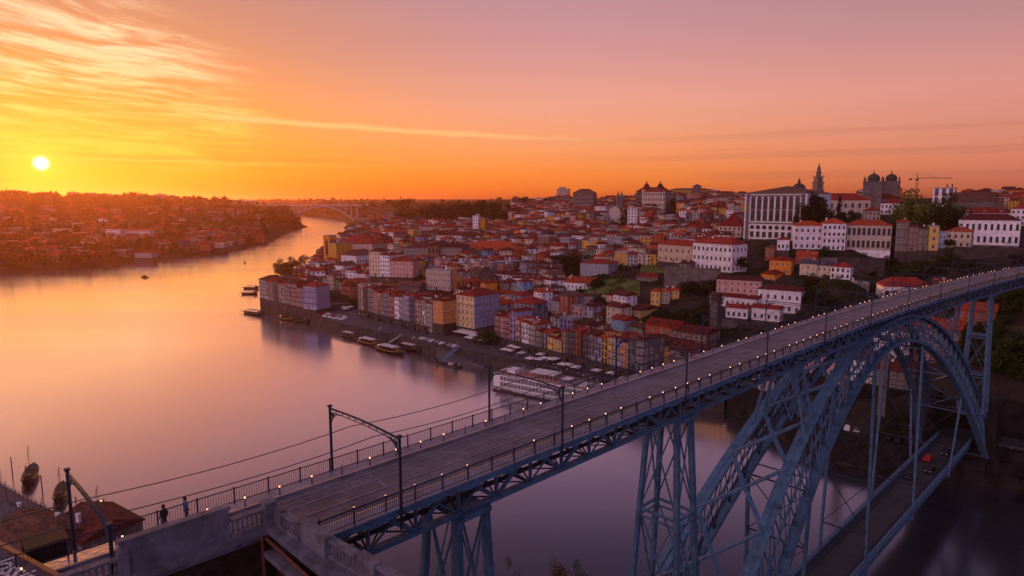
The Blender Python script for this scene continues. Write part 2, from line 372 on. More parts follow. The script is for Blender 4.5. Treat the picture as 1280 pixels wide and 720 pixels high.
def onland(px, py, lo=150, hi=6000):      # where the sight line through a pixel meets the land
    r = ray(px, py); ts = np.geomspace(lo, hi, 260) / r.y
    zz = CAMH + r.z * ts - land(r.x * ts, r.y * ts)
    i = np.argmax(zz < 0)
    if zz[i] >= 0: return None
    t = ts[i]; return Vector((r.x * t, r.y * t, CAMH + r.z * t))
def lines(segs):
    o = []
    for a, b, st_ in segs: o += list(np.arange(a, b, st_))
    return np.array(sorted(set(np.round(o, 2))))
xs = np.concatenate([-np.geomspace(30000, 1300, 14), lines([(-1250, -260, 22), (-260, 320, 6), (320, 900, 20)]), np.geomspace(920, 30000, 15)])
ys = np.concatenate([-np.geomspace(3000, 120, 8), lines([(-100, 560, 6), (560, 1200, 14), (1200, 3300, 40)]), np.geomspace(3350, 45000, 16)])
GX, GY = np.meshgrid(xs, ys); GZ = land(GX, GY)
dd_ = sdist(GX, GY)
rough_ = (np.sin(GX * .31 + np.cos(GY * .23) * 2) * np.cos(GY * .27 + GX * .11)) * np.clip((dd_ - 30) / 40, 0, 1) * 1.1
GZ = GZ + np.where((GX > 80) & (GY < 420), rough_, rough_ * .3)
nx, ny = len(xs), len(ys)
me = bpy.data.meshes.new('ground')
idx = np.arange(nx * ny).reshape(ny, nx)
fs = np.stack([idx[:-1, :-1], idx[:-1, 1:], idx[1:, 1:], idx[1:, :-1]], -1).reshape(-1, 4)
me.from_pydata(np.stack([GX, GY, GZ], -1).reshape(-1, 3).tolist(), [], fs.tolist()); me.polygons.foreach_set('use_smooth', [True] * len(me.polygons))
gm = bpy.data.materials.new('hillside'); gm.use_nodes = True; t = NT(gm.node_tree); p = t.n['Principled BSDF']
geo = t.node('ShaderNodeNewGeometry'); pos = geo.outputs['Position']; sN = t.node('ShaderNodeSeparateXYZ'); t.l.new(geo.outputs['Normal'], sN.inputs[0])
n1 = t.noise(pos, .035, 6., .62); n2 = t.noise(pos, .3, 5., .6); n3 = t.noise(pos, .012, 3.)
veg = t.mix(n2, (.005, .008, .003, 1), (.028, .036, .010, 1)); earth = t.mix(n2, (.03, .024, .018, 1), (.075, .06, .046, 1)); rock = t.mix(n2, (.015, .012, .011, 1), (.07, .058, .05, 1))
cg = t.mix(t.sstep(n1, .44, .56), veg, earth)
cg = t.mix(t.mul(t.sstep(sN.outputs[2], .86, .7), t.sstep(n1, .40, .56)), cg, rock)
t.l.new(cg, p.inputs['Base Color']); p.inputs['Roughness'].default_value = .95; p.inputs['Specular IOR Level'].default_value = .1
b = t.node('ShaderNodeBump'); b.inputs['Strength'].default_value = .8; b.inputs['Distance'].default_value = .8; t.l.new(n2, b.inputs['Height']); t.l.new(b.outputs[0], p.inputs['Normal'])
me.materials.append(gm)
lawn_m = mat('lawn_grass', (.085, .125, .022), .9, 0, .5, .12, .3)
go = bpy.data.objects.new('ground', me); COL.objects.link(go); tag(go, kind='structure')

wm = bpy.data.materials.new('river_water'); wm.use_nodes = True; t = NT(wm.node_tree); p = t.n['Principled BSDF']
geo = t.node('ShaderNodeNewGeometry'); pos = geo.outputs['Position']
mp = t.node('ShaderNodeMapping'); t.l.new(pos, mp.inputs[0]); mp.inputs['Rotation'].default_value = (0, 0, R(40)); mp.inputs['Scale'].default_value = (.016, .055, .03)
n1 = t.noise(mp.outputs[0], 1., 5., .6, .4)
p.inputs['Base Color'].default_value = (.030, .028, .042, 1); p.inputs['IOR'].default_value = 1.33; p.inputs['Specular IOR Level'].default_value = 1.
t.l.new(t.sstep(n1, .35, .65, .29, .36), p.inputs['Roughness'])
b = t.node('ShaderNodeBump'); b.inputs['Strength'].default_value = .06; b.inputs['Distance'].default_value = 1.2; t.l.new(t.noise(mp.outputs[0], 3., 4., .55), b.inputs['Height']); t.l.new(b.outputs[0], p.inputs['Normal'])
gl = t.node('ShaderNodeBsdfGlossy'); gl.inputs['Color'].default_value = (1., .95, .97, 1); t.l.new(t.sstep(t.noise(mp.outputs[0], .22, 2., .5, .3), .35, .65, .15, .20), gl.inputs['Roughness'])
lw = t.node('ShaderNodeLayerWeight'); lw.inputs['Blend'].default_value = .5; ms = t.node('ShaderNodeMixShader')
t.l.new(t.sstep(lw.outputs['Facing'], .46, .84, .02, .98), ms.inputs[0]); t.l.new(p.outputs[0], ms.inputs[1]); t.l.new(gl.outputs[0], ms.inputs[2]); t.l.new(ms.outputs[0], t.n['Material Output'].inputs[0])
wb = MB(); wb.face([(-9000, -3000, 0), (9000, -3000, 0), (9000, 12000, 0), (-9000, 12000, 0)]); wo = wb.build('river_water', wm); tag(wo, kind='structure')

# haze: one closed box round everything
hz = MB(); hz.box(-31500, 31500, -3600, 46500, -8, 190)
hm = bpy.data.materials.new('haze'); hm.use_nodes = True; t = NT(hm.node_tree); t.n.remove(t.n['Principled BSDF'])
pv = t.node('ShaderNodeVolumePrincipled'); pv.inputs['Color'].default_value = (.97, .46, .26, 1); pv.inputs['Density'].default_value = HAZE; pv.inputs['Anisotropy'].default_value = .77
t.l.new(pv.outputs[0], t.n['Material Output'].inputs['Volume']); ho = hz.build('haze', hm); tag(ho, kind='stuff')

# ------------------------------------------------------------------ quays
UQ = Vector((.745, -.667, 0)); VQ = Vector((.667, .745, 0)); YQ = math.atan2(-.667, .745)
def quay(name, pts, inner, z, zb=-2.5, ms=('pave', 'wallstone')):
    b = MB(); b.prism(list(reversed([(p_[0], p_[1]) for p_ in pts] + [(p_[0], p_[1]) for p_ in reversed(inner)])), zb, z)
    # coping along the edge
    for a, c_ in zip(pts[:-1], pts[1:]):
        a = Vector((*a, z + .12)); c_ = Vector((*c_, z + .12)); b.beam(a, c_, .7, .3, 1)
    o = b.build(name, [M[ms[0]], M[ms[1]]], fix=True)
    for pl_ in o.data.polygons:
        if abs(pl_.normal.z) < .5: pl_.material_index = 1
    return tag(o, kind='structure')
qp = [(-141, 441), (-105, 401), (-85, 384), (-62, 362), (-41, 343), (-15, 323), (10, 303), (29, 281), (56, 262), (83, 248)]
def shift(pts, dd_): return [(a + VQ.x * dd_, b_ + VQ.y * dd_) for a, b_ in pts]
quay('quay_pavement', qp, shift(qp, 44), 5.6)
qp2 = [(84, 247), (102, 199), (110, 193.5), (130, 184.5), (146, 179.5)]
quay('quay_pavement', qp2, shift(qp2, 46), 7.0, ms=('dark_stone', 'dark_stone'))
hp = [(-141.5, 442), (-166, 459), (-189, 485), (-199, 520), (-209, 580), (-224, 650), (-240, 740)]
quay('river_wall', hp, [(a + 40, b_ + 30) for a, b_ in hp], 9.4)
# lower landing and ramps on the quay
def ramp(a, c_, wd, z0, z1):
    b = MB(); a = Vector(a); c_ = Vector(c_); d = (c_ - a).normalized(); n_ = Vector((-d.y, d.x, 0)) * wd / 2
    b.mesh([a - n_ + Vector((0, 0, -3)), a + n_ + Vector((0, 0, -3)), c_ + n_ + Vector((0, 0, -3)), c_ - n_ + Vector((0, 0, -3)), a - n_ + Vector((0, 0, z0)), a + n_ + Vector((0, 0, z0)), c_ + n_ + Vector((0, 0, z1)), c_ - n_ + Vector((0, 0, z1))],
           [(3, 2, 1, 0), (4, 5, 6, 7), (0, 1, 5, 4), (1, 2, 6, 5), (2, 3, 7, 6), (3, 0, 4, 7)])
    return tag(b.build('quay_ramp', M['pave'], fix=True), kind='structure')
ramp((-12, 319, 0), (-38, 341, 0), 6, .6, 5.5)
ramp((30, 274, 0), (2, 304, 0), 7, .6, 5.5)

# grassy terraces below the seminary
def lawn(px0, py0, px1, py1):
    q = [onland(a, c_) for a, c_ in ((px0, py1), (px1, py1), (px1, py0), (px0, py0))]; n = 12; b = MB(); P_ = []
    for i in range(n + 1):
        for j in range(n + 1):
            u, v_ = i / n, j / n; p_ = (q[0] * (1 - u) + q[1] * u) * (1 - v_) + (q[3] * (1 - u) + q[2] * u) * v_; P_.append((p_.x, p_.y))
    z_ = land(np.array([p_[0] for p_ in P_]), np.array([p_[1] for p_ in P_])); b.mesh([(x, y, z + .8) for (x, y), z in zip(P_, z_)], [(i * (n + 1) + j, (i + 1) * (n + 1) + j, (i + 1) * (n + 1) + j + 1, i * (n + 1) + j + 1) for i in range(n) for j in range(n)])
    tag(b.build('lawn', lawn_m, smooth=True, fix=True), kind='structure')
lawn(742, 352, 800, 374); lawn(800, 330, 860, 345); lawn(700, 356, 742, 378)
# ------------------------------------------------------------------ the iron bridge
AB = R(45.3); BD = Vector((math.sin(AB), math.cos(AB), 0)); BN = Vector((BD.y, -BD.x, 0)); DE = -1.6875 * 21.5
def BS(s, t_, z):                      # straight coordinates: along, towards the west, height
    return BD * s + BN * (DE - t_) + Vector((0, 0, z))
def BC(s, t_, z):                      # the upper deck bends slightly beyond the crown
    e_ = .00042 * max(0., s - 100.) ** 2
    return BS(s, t_ - e_, z)
ZD = 61.0; T0, T1 = 0.25, 8.95; S_A, S_E = 14.6, 292.
broot = empty('iron_arch_bridge', BS(40, 4.6, 0), 0, 'blue-grey two-deck iron arch bridge carrying the tram road over the river', 'bridge')
BO = tuple(broot.location)
def bpart(mb, name, mats, parent=None, **k):
    return mb.build(name, mats, parent or broot, org=BO, **k)
# deck slab, fascia with scalloped brackets
d_ = MB(); step = 4.
ss_ = list(np.arange(2., S_E, step)) + [S_E]
for a, c_ in zip(ss_[:-1], ss_[1:]):
    top = ZD
    for (t0, t1, z0, z1, mi) in ((.1, 9.1, ZD - .45, ZD - .01, 0),):
        q = [BC(a, t0, z0), BC(c_, t0, z0), BC(c_, t1, z0), BC(a, t1, z0), BC(a, t0, z1), BC(c_, t0, z1), BC(c_, t1, z1), BC(a, t1, z1)]
        d_.mesh(q, [(0, 1, 2, 3), (7, 6, 5, 4), (4, 5, 1, 0), (5, 6, 2, 1), (6, 7, 3, 2), (7, 4, 0, 3)], mi)
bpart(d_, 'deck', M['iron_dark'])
# roadway, pavements, rails
rm = mat('tram_road', (.118, .110, .145), .5, 0, .4, .35, .35, 0, .4, .6)
t = NT(rm.node_tree); p = t.n['Principled BSDF']; src = p.inputs['Base Color'].links[0].from_socket
uv = t.node('ShaderNodeTexCoord'); br = t.node('ShaderNodeTexBrick'); t.l.new(uv.outputs['UV'], br.inputs[0]); br.inputs['Scale'].default_value = 1.; br.inputs['Brick Width'].default_value = 1.2; br.inputs['Row Height'].default_value = .6
br.inputs['Mortar Size'].default_value = .035; br.inputs['Color1'].default_value = (.85, .85, .85, 1); br.inputs['Color2'].default_value = (1.1, 1.08, 1.05, 1); br.inputs['Mortar'].default_value = (.45, .45, .45, 1)
t.l.new(t.mix(1., src, br.outputs['Color'], 'MULTIPLY'), p.inputs['Base Color'])
pm = mat('footway', (.21, .20, .27), .45, 0, .3, .4, .3, 0, .5, .6)
for nm, t0, t1, z, mt in (('roadway', 1.55, 7.65, ZD + .004, rm), ('footway', .12, 1.55, ZD + .12, pm), ('footway', 7.65, 9.08, ZD + .12, pm)):
    b = MB(); L = list(np.arange(2., S_E, 4.)) + [S_E]
    for a, c_ in zip(L[:-1], L[1:]):
        b.face([BC(a, t0, z), BC(a, t1, z), BC(c_, t1, z), BC(c_, t0, z)][::-1], 0, [(a, t0), (a, t1), (c_, t1), (c_, t0)][::-1])
        if nm == 'footway':
            e_ = t1 if t0 < 1 else t0
            b.face([BC(a, e_, z), BC(c_, e_, z), BC(c_, e_, ZD), BC(a, e_, ZD)], 0)
    bpart(b, nm, mt)
steel = mat('tram_rail', (.32, .30, .31), .3, .8, .1); yl = mat('kerb_glow_strip', (.75, .50, .22), .6)  # lamp glow along the kerbs, painted in as a pale yellow strip
for tt in (2.35, 3.79, 5.42, 6.86):
    b = MB()
    for a, c_ in zip(L[:-1], L[1:]): b.beam(BC(a, tt, ZD + .02), BC(c_, tt, ZD + .02), .07, .03)
    bpart(b, 'tram_rail', steel)
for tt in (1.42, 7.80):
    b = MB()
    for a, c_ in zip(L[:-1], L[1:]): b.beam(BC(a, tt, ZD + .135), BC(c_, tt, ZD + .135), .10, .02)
    bpart(b, 'kerb_glow_strip', yl)
lm = mat('joint_paint', (.30, .28, .30), .6)
for i, s_ in enumerate(np.arange(18., 200., 8.4)):
    for tt in ((1.9, 2.2), (4.1, 5.1)): b = MB(); b.beam(BC(s_, tt[0], ZD + .012), BC(s_ + .1, tt[1], ZD + .012), .12, .012); bpart(b, 'expansion_joint', lm)  # expansion joints laid as thin strips across the roadway
# scalloped side girders under the footways
for side in (0, 1):
    tt = .06 if side == 0 else 9.14; b = MB(); br2 = MB()
    for a in np.arange(14.6, S_E - 4.2, 4.2):
        n = 8; up = []; lo = []
        for i in range(n + 1):
            u = i / n; s_ = a + 4.2 * u; up.append(BC(s_, tt, ZD + .05)); lo.append(BC(s_, tt, ZD - .30 - .24 * (abs(2 * u - 1)) ** 2.0))
        for i in range(n):
            b.face([lo[i], lo[i + 1], up[i + 1], up[i]] if side == 0 else [up[i], up[i + 1], lo[i + 1], lo[i]])
            b.face([lo[i + 1], lo[i], lo[i] + (-BN if side == 0 else BN) * .12, lo[i + 1] + (-BN if side == 0 else BN) * .12])
            b.beam(lo[i], lo[i + 1], .22, .07)
        # bracket back to the truss
        t2 = 2.6 if side == 0 else 6.7
        br2.beam(BC(a, tt, ZD - .5), BC(a, t2, ZD - 1.7), .10, .12)
        br2.beam(BC(a, tt, ZD - .40), BC(a, t2, ZD - .5), .12, .2)
    b.beam(BC(14.6, tt, ZD + .05), BC(100, tt, ZD + .05), .16, .14)
    for a in np.arange(100, S_E - 8, 8.): b.beam(BC(a, tt, ZD + .05), BC(a + 8, tt, ZD + .05), .16, .14)
    t3 = tt + (.9 if side == 0 else -.9)
    for a in np.arange(14.6, S_E - 4.2, 4.2): br2.beam(BC(a, t3, ZD - .5), BC(a + 4.2, t3, ZD - .5), .14, .3)
    bpart(b, 'side_girder', M['iron']); bpart(br2, 'under_deck_bracing', M['iron_dark'])  # second part: footway brackets with a tie beam along them
# railings
for side in (0, 1):
    tt = T0 if side == 0 else T1; b = MB(); s0_ = 16.4 if side == 0 else 2.
    ps = np.arange(s0_, S_E - 2.5, 2.5)
    for a in ps:
        b.beam(BC(a, tt, ZD + .1), BC(a, tt, ZD + 1.32), .09, .09)
        for zz, hh in ((1.22, .06), (.25, .04)): b.beam(BC(a, tt, ZD + zz), BC(a + 2.5, tt, ZD + zz), .05, hh)
        nb = 14 if a < 90 else 7
        for k in range(1, nb): b.beam(BC(a + 2.5 * k / nb, tt, ZD + .25), BC(a + 2.5 * k / nb, tt, ZD + 1.2), .022 if a < 90 else .04, .022 if a < 90 else .04)
    bpart(b, 'railing', M['iron_dark'])
# deck trusses
TE, TW = 2.7, 6.6; ZT, ZB = 60.35, 57.15; PL = 4.25
def X(b, fn, s0, s1, t_, z0, z1, w_=.22, both=True):
    b.beam(fn(s0, t_, z0), fn(s1, t_, z1), w_, w_ * .7, up=BN)
    if both: b.beam(fn(s0, t_, z1), fn(s1, t_, z0), w_, w_ * .7, up=BN)
for tt in (TE, TW):
    b = MB(); L2 = list(np.arange(15.4, S_E - 4, PL))
    for i, a in enumerate(L2):
        c_ = a + PL
        b.beam(BC(a, tt, ZB), BC(c_, tt, ZB), .55, .42); b.beam(BC(a, tt, ZT), BC(c_, tt, ZT), .5, .5)
        b.beam(BC(a, tt, ZB), BC(a, tt, ZT), .2, .24, up=BD)
        if i % 2 == 0: b.beam(BC(a, tt, ZT), BC(c_, tt, ZB), .36, .2, up=BN)
        else: b.beam(BC(a, tt, ZB), BC(c_, tt, ZT), .36, .2, up=BN)
        if i % 2 == 0: b.beam(BC(a, tt, ZB), BC(c_, tt, ZT), .16, .1, up=BN)
        else: b.beam(BC(a, tt, ZT), BC(c_, tt, ZB), .16, .1, up=BN)
    bpart(b, 'deck_truss', M['iron'])
b = MB()
for i, a in enumerate(L2):
    b.beam(BC(a, TE, ZB), BC(a, TW, ZB), .18, .2); b.beam(BC(a, TE, ZB + .05), BC(a + PL, TW, ZB + .05), .12, .1); b.beam(BC(a, TW, ZB + .05), BC(a + PL, TE, ZB + .05), .12, .1)
    b.beam(BC(a, TE, ZT), BC(a, TW, ZT), .2, .5); b.beam(BC(a, TE, ZB), BC(a, TW, ZT), .12, .1); b.beam(BC(a, TW, ZB), BC(a, TE, ZT), .12, .1)
bpart(b, 'under_deck_bracing', M['iron_dark'])
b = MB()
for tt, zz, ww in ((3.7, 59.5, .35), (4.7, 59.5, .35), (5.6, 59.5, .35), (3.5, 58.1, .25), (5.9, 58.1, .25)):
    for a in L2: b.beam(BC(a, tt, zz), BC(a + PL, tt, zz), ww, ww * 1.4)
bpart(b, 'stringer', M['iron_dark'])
# piers
def pier(s0, zb, top_s=1.5, kS=.034, kT=.055, fn=BC, name='pier', top=ZB - .3, levels=None):
    r_ = MB(); H_ = top - zb
    def q(i, j, z):
        dz = top - z; return fn(s0 + i * (top_s + kS * dz), (TE + TW) / 2 + j * ((TW - TE) / 2 + kT * dz), z)
    nl = max(2, round(H_ / 11.)); zs = [top - H_ * i / nl for i in range(nl + 1)]
    legs = []
    for i in (-1, 1):
        for j in (-1, 1):
            l_ = MB(); l_.beam(q(i, j, zb), q(i, j, top), .42, .42, up=BN)
            for k in (-1, 1):
                off = BD * (.27 * k); l_.beam(q(i, j, zb) + off, q(i, j, top) + off, .08, .62 if j < 0 else .5, up=BN)
            legs.append(l_)
    for z in zs:
        for (i0, j0), (i1, j1) in (((-1, -1), (1, -1)), ((-1, 1), (1, 1)), ((-1, -1), (-1, 1)), ((1, -1), (1, 1))):
            r_.beam(q(i0, j0, z), q(i1, j1, z), .3, .3)
            if z < top - 1: r_.beam(q(i0, j0, z - .9), q(i1, j1, z - .9), .2, .2)
    for za, zb_ in zip(zs[:-1], zs[1:]):
        for (i0, j0), (i1, j1) in (((-1, -1), (1, -1)), ((-1, 1), (1, 1)), ((-1, -1), (-1, 1)), ((1, -1), (1, 1))):
            r_.beam(q(i0, j0, za), q(i1, j1, zb_), .2, .12); r_.beam(q(i0, j0, zb_), q(i1, j1, za), .2, .12)
    r_.beam(q(-1, 0, top + .1), q(1, 0, top + .1), (TW - TE) + 1.8, .5)
    po = bpart(r_, name, M['iron'])
    for l_ in legs: l_.build('pier_leg', M['iron'], po, org=BO)
pier(33.8, 30.); pier(67.3, 8.); pier(216., 24., top_s=1.0, kS=.02, kT=.03)
# stone bases
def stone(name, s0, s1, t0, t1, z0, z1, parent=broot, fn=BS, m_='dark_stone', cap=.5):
    b = MB(); q = [fn(s0, t0, 0), fn(s1, t0, 0), fn(s1, t1, 0), fn(s0, t1, 0)]
    b.prism([(a.x, a.y) for a in q], z0, z1)
    c_ = sum(q, Vector()) / 4; b.prism([((a.x - c_.x) * 1.05 + c_.x, (a.y - c_.y) * 1.05 + c_.y) for a in q], z1, z1 + cap)
    b.prism([((a.x - c_.x) * 1.05 + c_.x, (a.y - c_.y) * 1.05 + c_.y) for a in q], z0 + (z1 - z0) * .55, z0 + (z1 - z0) * .55 + .4)
    if parent: return bpart(b, name, M[m_], parent, fix=True)
    return b.build(name, M[m_], fix=True)
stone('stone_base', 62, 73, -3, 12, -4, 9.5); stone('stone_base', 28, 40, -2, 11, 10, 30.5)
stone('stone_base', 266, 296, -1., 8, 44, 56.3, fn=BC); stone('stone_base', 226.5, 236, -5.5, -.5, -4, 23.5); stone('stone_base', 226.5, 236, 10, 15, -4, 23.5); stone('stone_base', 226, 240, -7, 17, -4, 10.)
# arches
SC0 = 145.5
def u_(s): return (s - SC0) / 86.
def zext(s): u = u_(s); return 59.1 - 38.83 * u * u - 6.94 * u ** 4
def zint(s): u = u_(s); return 53.6 - 58.5 * u * u + 6.87 * u ** 4
def tarch(z, w_): t_ = 1.95 - .112 * (59.1 - z); return t_ if w_ == 0 else 9.2 - t_
def E_(s, w_): z = zext(s); return BS(s, tarch(z, w_), z)
def I_(s, w_): z = zint(s); return BS(s, tarch(z, w_), z)
SA0, SA1, NP = 65.5, 225.5, 38
sp = [SC0 + (SA1 - SC0) * math.sin(math.pi / 2 * (-1 + 2 * i / NP)) * 1.0 for i in range(NP + 1)]
sp = [.25 * s + .75 * (SA0 + (SA1 - SA0) * i / NP) for i, s in enumerate(sp)]
for w_ in (0, 1):
    fine = np.linspace(SA0, SA1, 61); ch2 = []
    for fn, ww, hh in ((E_, 1.85, .55), (I_, 1.6, .55)):
        b = MB(); ch2.append(b)
        for a, c_ in zip(fine[:-1], fine[1:]):
            pa, pc = fn(a, w_), fn(c_, w_); b.beam(pa, pc, ww, .10); sgn = -1 if fn is E_ else 1
            n_ = (pc - pa).cross(BN).normalized(); n_ = n_ if n_.z > 0 else -n_
            for k in (-1, 1): b.beam(pa + BN * (.75 * k) + n_ * sgn * .3, pc + BN * (.75 * k) + n_ * sgn * .3, .09, .6)
            b.beam(pa + n_ * (.07), pc + n_ * .07, .10, .05)
    rib = bpart(ch2[0], 'arch_rib', M['iron']); ch2[1].build('inner_chord', M['iron'], rib, org=BO)
    v = MB()
    for i in range(NP + 1):
        for k in (0,):
            o_ = BN * (.5 * k)
            v.beam(E_(sp[i], w_) + o_, I_(sp[i], w_) + o_, .16 if w_ == 0 else .08, .2, up=BD)
            if i < NP:
                v.beam(E_(sp[i], w_) + o_, I_(sp[i + 1], w_) + o_, .23 if w_ == 0 else .08, .16, up=BN); v.beam(I_(sp[i], w_) + o_, E_(sp[i + 1], w_) + o_, .23 if w_ == 0 else .08, .16, up=BN)
    v.build('lattice_web', M['iron'] if w_ == 0 else M['iron_dark'], rib, org=BO)  # far rib's web in dark iron: its shade put into the colour
    v = MB()
    for a, c_ in zip(fine[:-1], fine[1:]): v.beam((E_(a, w_) + I_(a, w_)) / 2, (E_(c_, w_) + I_(c_, w_)) / 2, .35, .25)
    v.build('middle_chord', M['iron'], rib, org=BO)
b = MB()
bs = [66, 75, 84, 93, 102, 111, 120, 132, 145.5, 159, 171, 180, 189, 198, 207, 216, 225]
for fn, q, bs_ in ((E_, .62, bs), (I_, .3, bs[::2])):
    for a, c_ in (zip(bs_[:-1], bs_[1:]) if fn is E_ else ()):
        mid = (fn((a + c_) / 2, 0) + fn((a + c_) / 2, 1)) / 2
        xb = MB()
        for P_ in (fn(a, 0), fn(a, 1), fn(c_, 0), fn(c_, 1)): xb.beam(P_, mid, q, q * .5)
        bpart(xb, 'cross_brace', M['iron'])
    if fn is I_:
        for a in bs_: xb = MB(); xb.beam(fn(a, 0), fn(a, 1), q, q * .6); bpart(xb, 'tie_beam', M['iron'])
# posts from the arch haunches to the deck
for s0 in (100.8, 190.2):
    zt = ZB - .2; ze = zext(s0)
    b = MB()
    for i in (-1, 1):
        for j in (0, 1):
            tt = TE if j == 0 else TW; sx_ = s0 + i * 1.6
            b.beam(BC(s0 + i * 1.3, tt, zt), BS(sx_, tarch(zext(sx_), j), zext(sx_)), .42, .42, up=BD)
    for j in (0, 1):
        tt = TE if j == 0 else TW
        X(b, BC, s0 - 1.3, s0 + 1.3, tt, zt, (zt + ze) / 2, .14); X(b, BC, s0 - 1.3, s0 + 1.3, tt, (zt + ze) / 2, ze + 1, .14)
    for i in (-1, 1):
        b.beam(BC(s0 + i * 1.3, TE, zt), BC(s0 + i * 1.3, TW, ze + .5), .18, .14); b.beam(BC(s0 + i * 1.3, TW, zt), BC(s0 + i * 1.3, TE, ze + .5), .18, .14)
    bpart(b, 'haunch_post', M['iron'])
# lower deck
ZL = 11.2; LT0, LT1 = .4, 8.8; SL0, SL1 = 66., 229.
b = MB(); b.mesh([BS(SL0, LT0, ZL - .5), BS(SL1, LT0, ZL - .5), BS(SL1, LT1, ZL - .5), BS(SL0, LT1, ZL - .5), BS(SL0, LT0, ZL), BS(SL1, LT0, ZL), BS(SL1, LT1, ZL), BS(SL0, LT1, ZL)],
      [(0, 1, 2, 3), (7, 6, 5, 4), (0, 4, 5, 1), (1, 5, 6, 2), (2, 6, 7, 3), (3, 7, 4, 0)])
bpart(b, 'lower_deck', M['iron'], fix=True)
asph = mat('asphalt', (.055, .052, .055), .7, 0, .2, .3, .2, 0, .3, .3)
b = MB(); b.face([BS(SL0, 1.9, ZL + .006), BS(SL1, 1.9, ZL + .006), BS(SL1, 7.3, ZL + .006), BS(SL0, 7.3, ZL + .006)])
bpart(b, 'lower_road', asph)
for t0, t1 in ((LT0 + .1, 1.9), (7.3, LT1 - .1)):
    b = MB(); q = [BS(SL0, t0, 0), BS(SL1, t0, 0), BS(SL1, t1, 0), BS(SL0, t1, 0)]; b.prism([(a.x, a.y) for a in q], ZL + .002, ZL + .16)
    bpart(b, 'lower_footway', M['iron_dark'], fix=True)
for tt in (LT0, LT1):
    b = MB(); b.beam(BS(SL0, tt, ZL - 1.0), BS(SL1, tt, ZL - 1.0), .4, .22); b.beam(BS(SL0, tt, ZL + .1), BS(SL1, tt, ZL + .1), .35, .2)
    b.beam(BS(SL0, tt, ZL + 1.3), BS(SL1, tt, ZL + 1.3), .34, .12)
    for a in np.arange(SL0, SL1 - 1.2, 1.2):
        b.beam(BS(a, tt, ZL - 1), BS(a, tt, ZL + .1), .08, .08); X(b, BS, a, a + 1.2, tt, ZL - 1, ZL + .1, .08)
        b.beam(BS(a, tt, ZL + .1), BS(a, tt, ZL + 1.3), .08, .12); b.beam(BS(a + .6, tt, ZL + .1), BS(a + .6, tt, ZL + 1.3), .05, .05)
        X(b, BS, a, a + 1.2, tt, ZL + .15, ZL + .7, .05)
    bpart(b, 'lower_girder', M['iron'])
b = MB()
for a in np.arange(SL0, SL1, 4.): b.beam(BS(a, LT0, ZL - .9), BS(a, LT1, ZL - .9), .2, .5)
bpart(b, 'floor_beam', M['iron_dark'])
for s0 in (100.5, 133.7, 166.3, 200.):
    for w_ in (0, 1):
        tt = LT0 - .25 if w_ == 0 else LT1 + .25
        b = MB(); top = I_(s0, w_); bot = BS(s0, tt, ZL - 1.9)
        for k in (-.32, .32): b.beam(bot + BD * k, top + BD * k, .12, .42, up=BN)
        b.beam(bot, top, .5, .10, up=BD)
        n = int((top - bot).length / 1.2)
        for i in range(n):
            a = bot.lerp(top, i / n); c_ = bot.lerp(top, (i + 1) / n); b.beam(a - BD * .3, c_ + BD * .3, .06, .2, up=BN)
        bpart(b, 'hanger', M['iron'])
    b = MB()
    zt = zint(s0)
    def H(j, z): f_ = (z - ZL) / max(1, zt - ZL); t0 = LT0 - .25 if j == 0 else LT1 + .25; return BS(s0, t0 * (1 - f_) + tarch(zt, j) * f_, z)
    zz = [ZL + 6.2] + [z for z in (ZL + 17, ZL + 28, ZL + 38) if z < zt - 3] + [zt - .5]
    for a, c_ in zip(zz[:-1], zz[1:]): b.beam(H(0, a), H(1, c_), .13, .13); b.beam(H(1, a), H(0, c_), .13, .13)
    for a in zz: b.beam(H(0, a), H(1, a), .18, .25)
    bpart(b, 'hanger_bracing', M['iron_dark'])

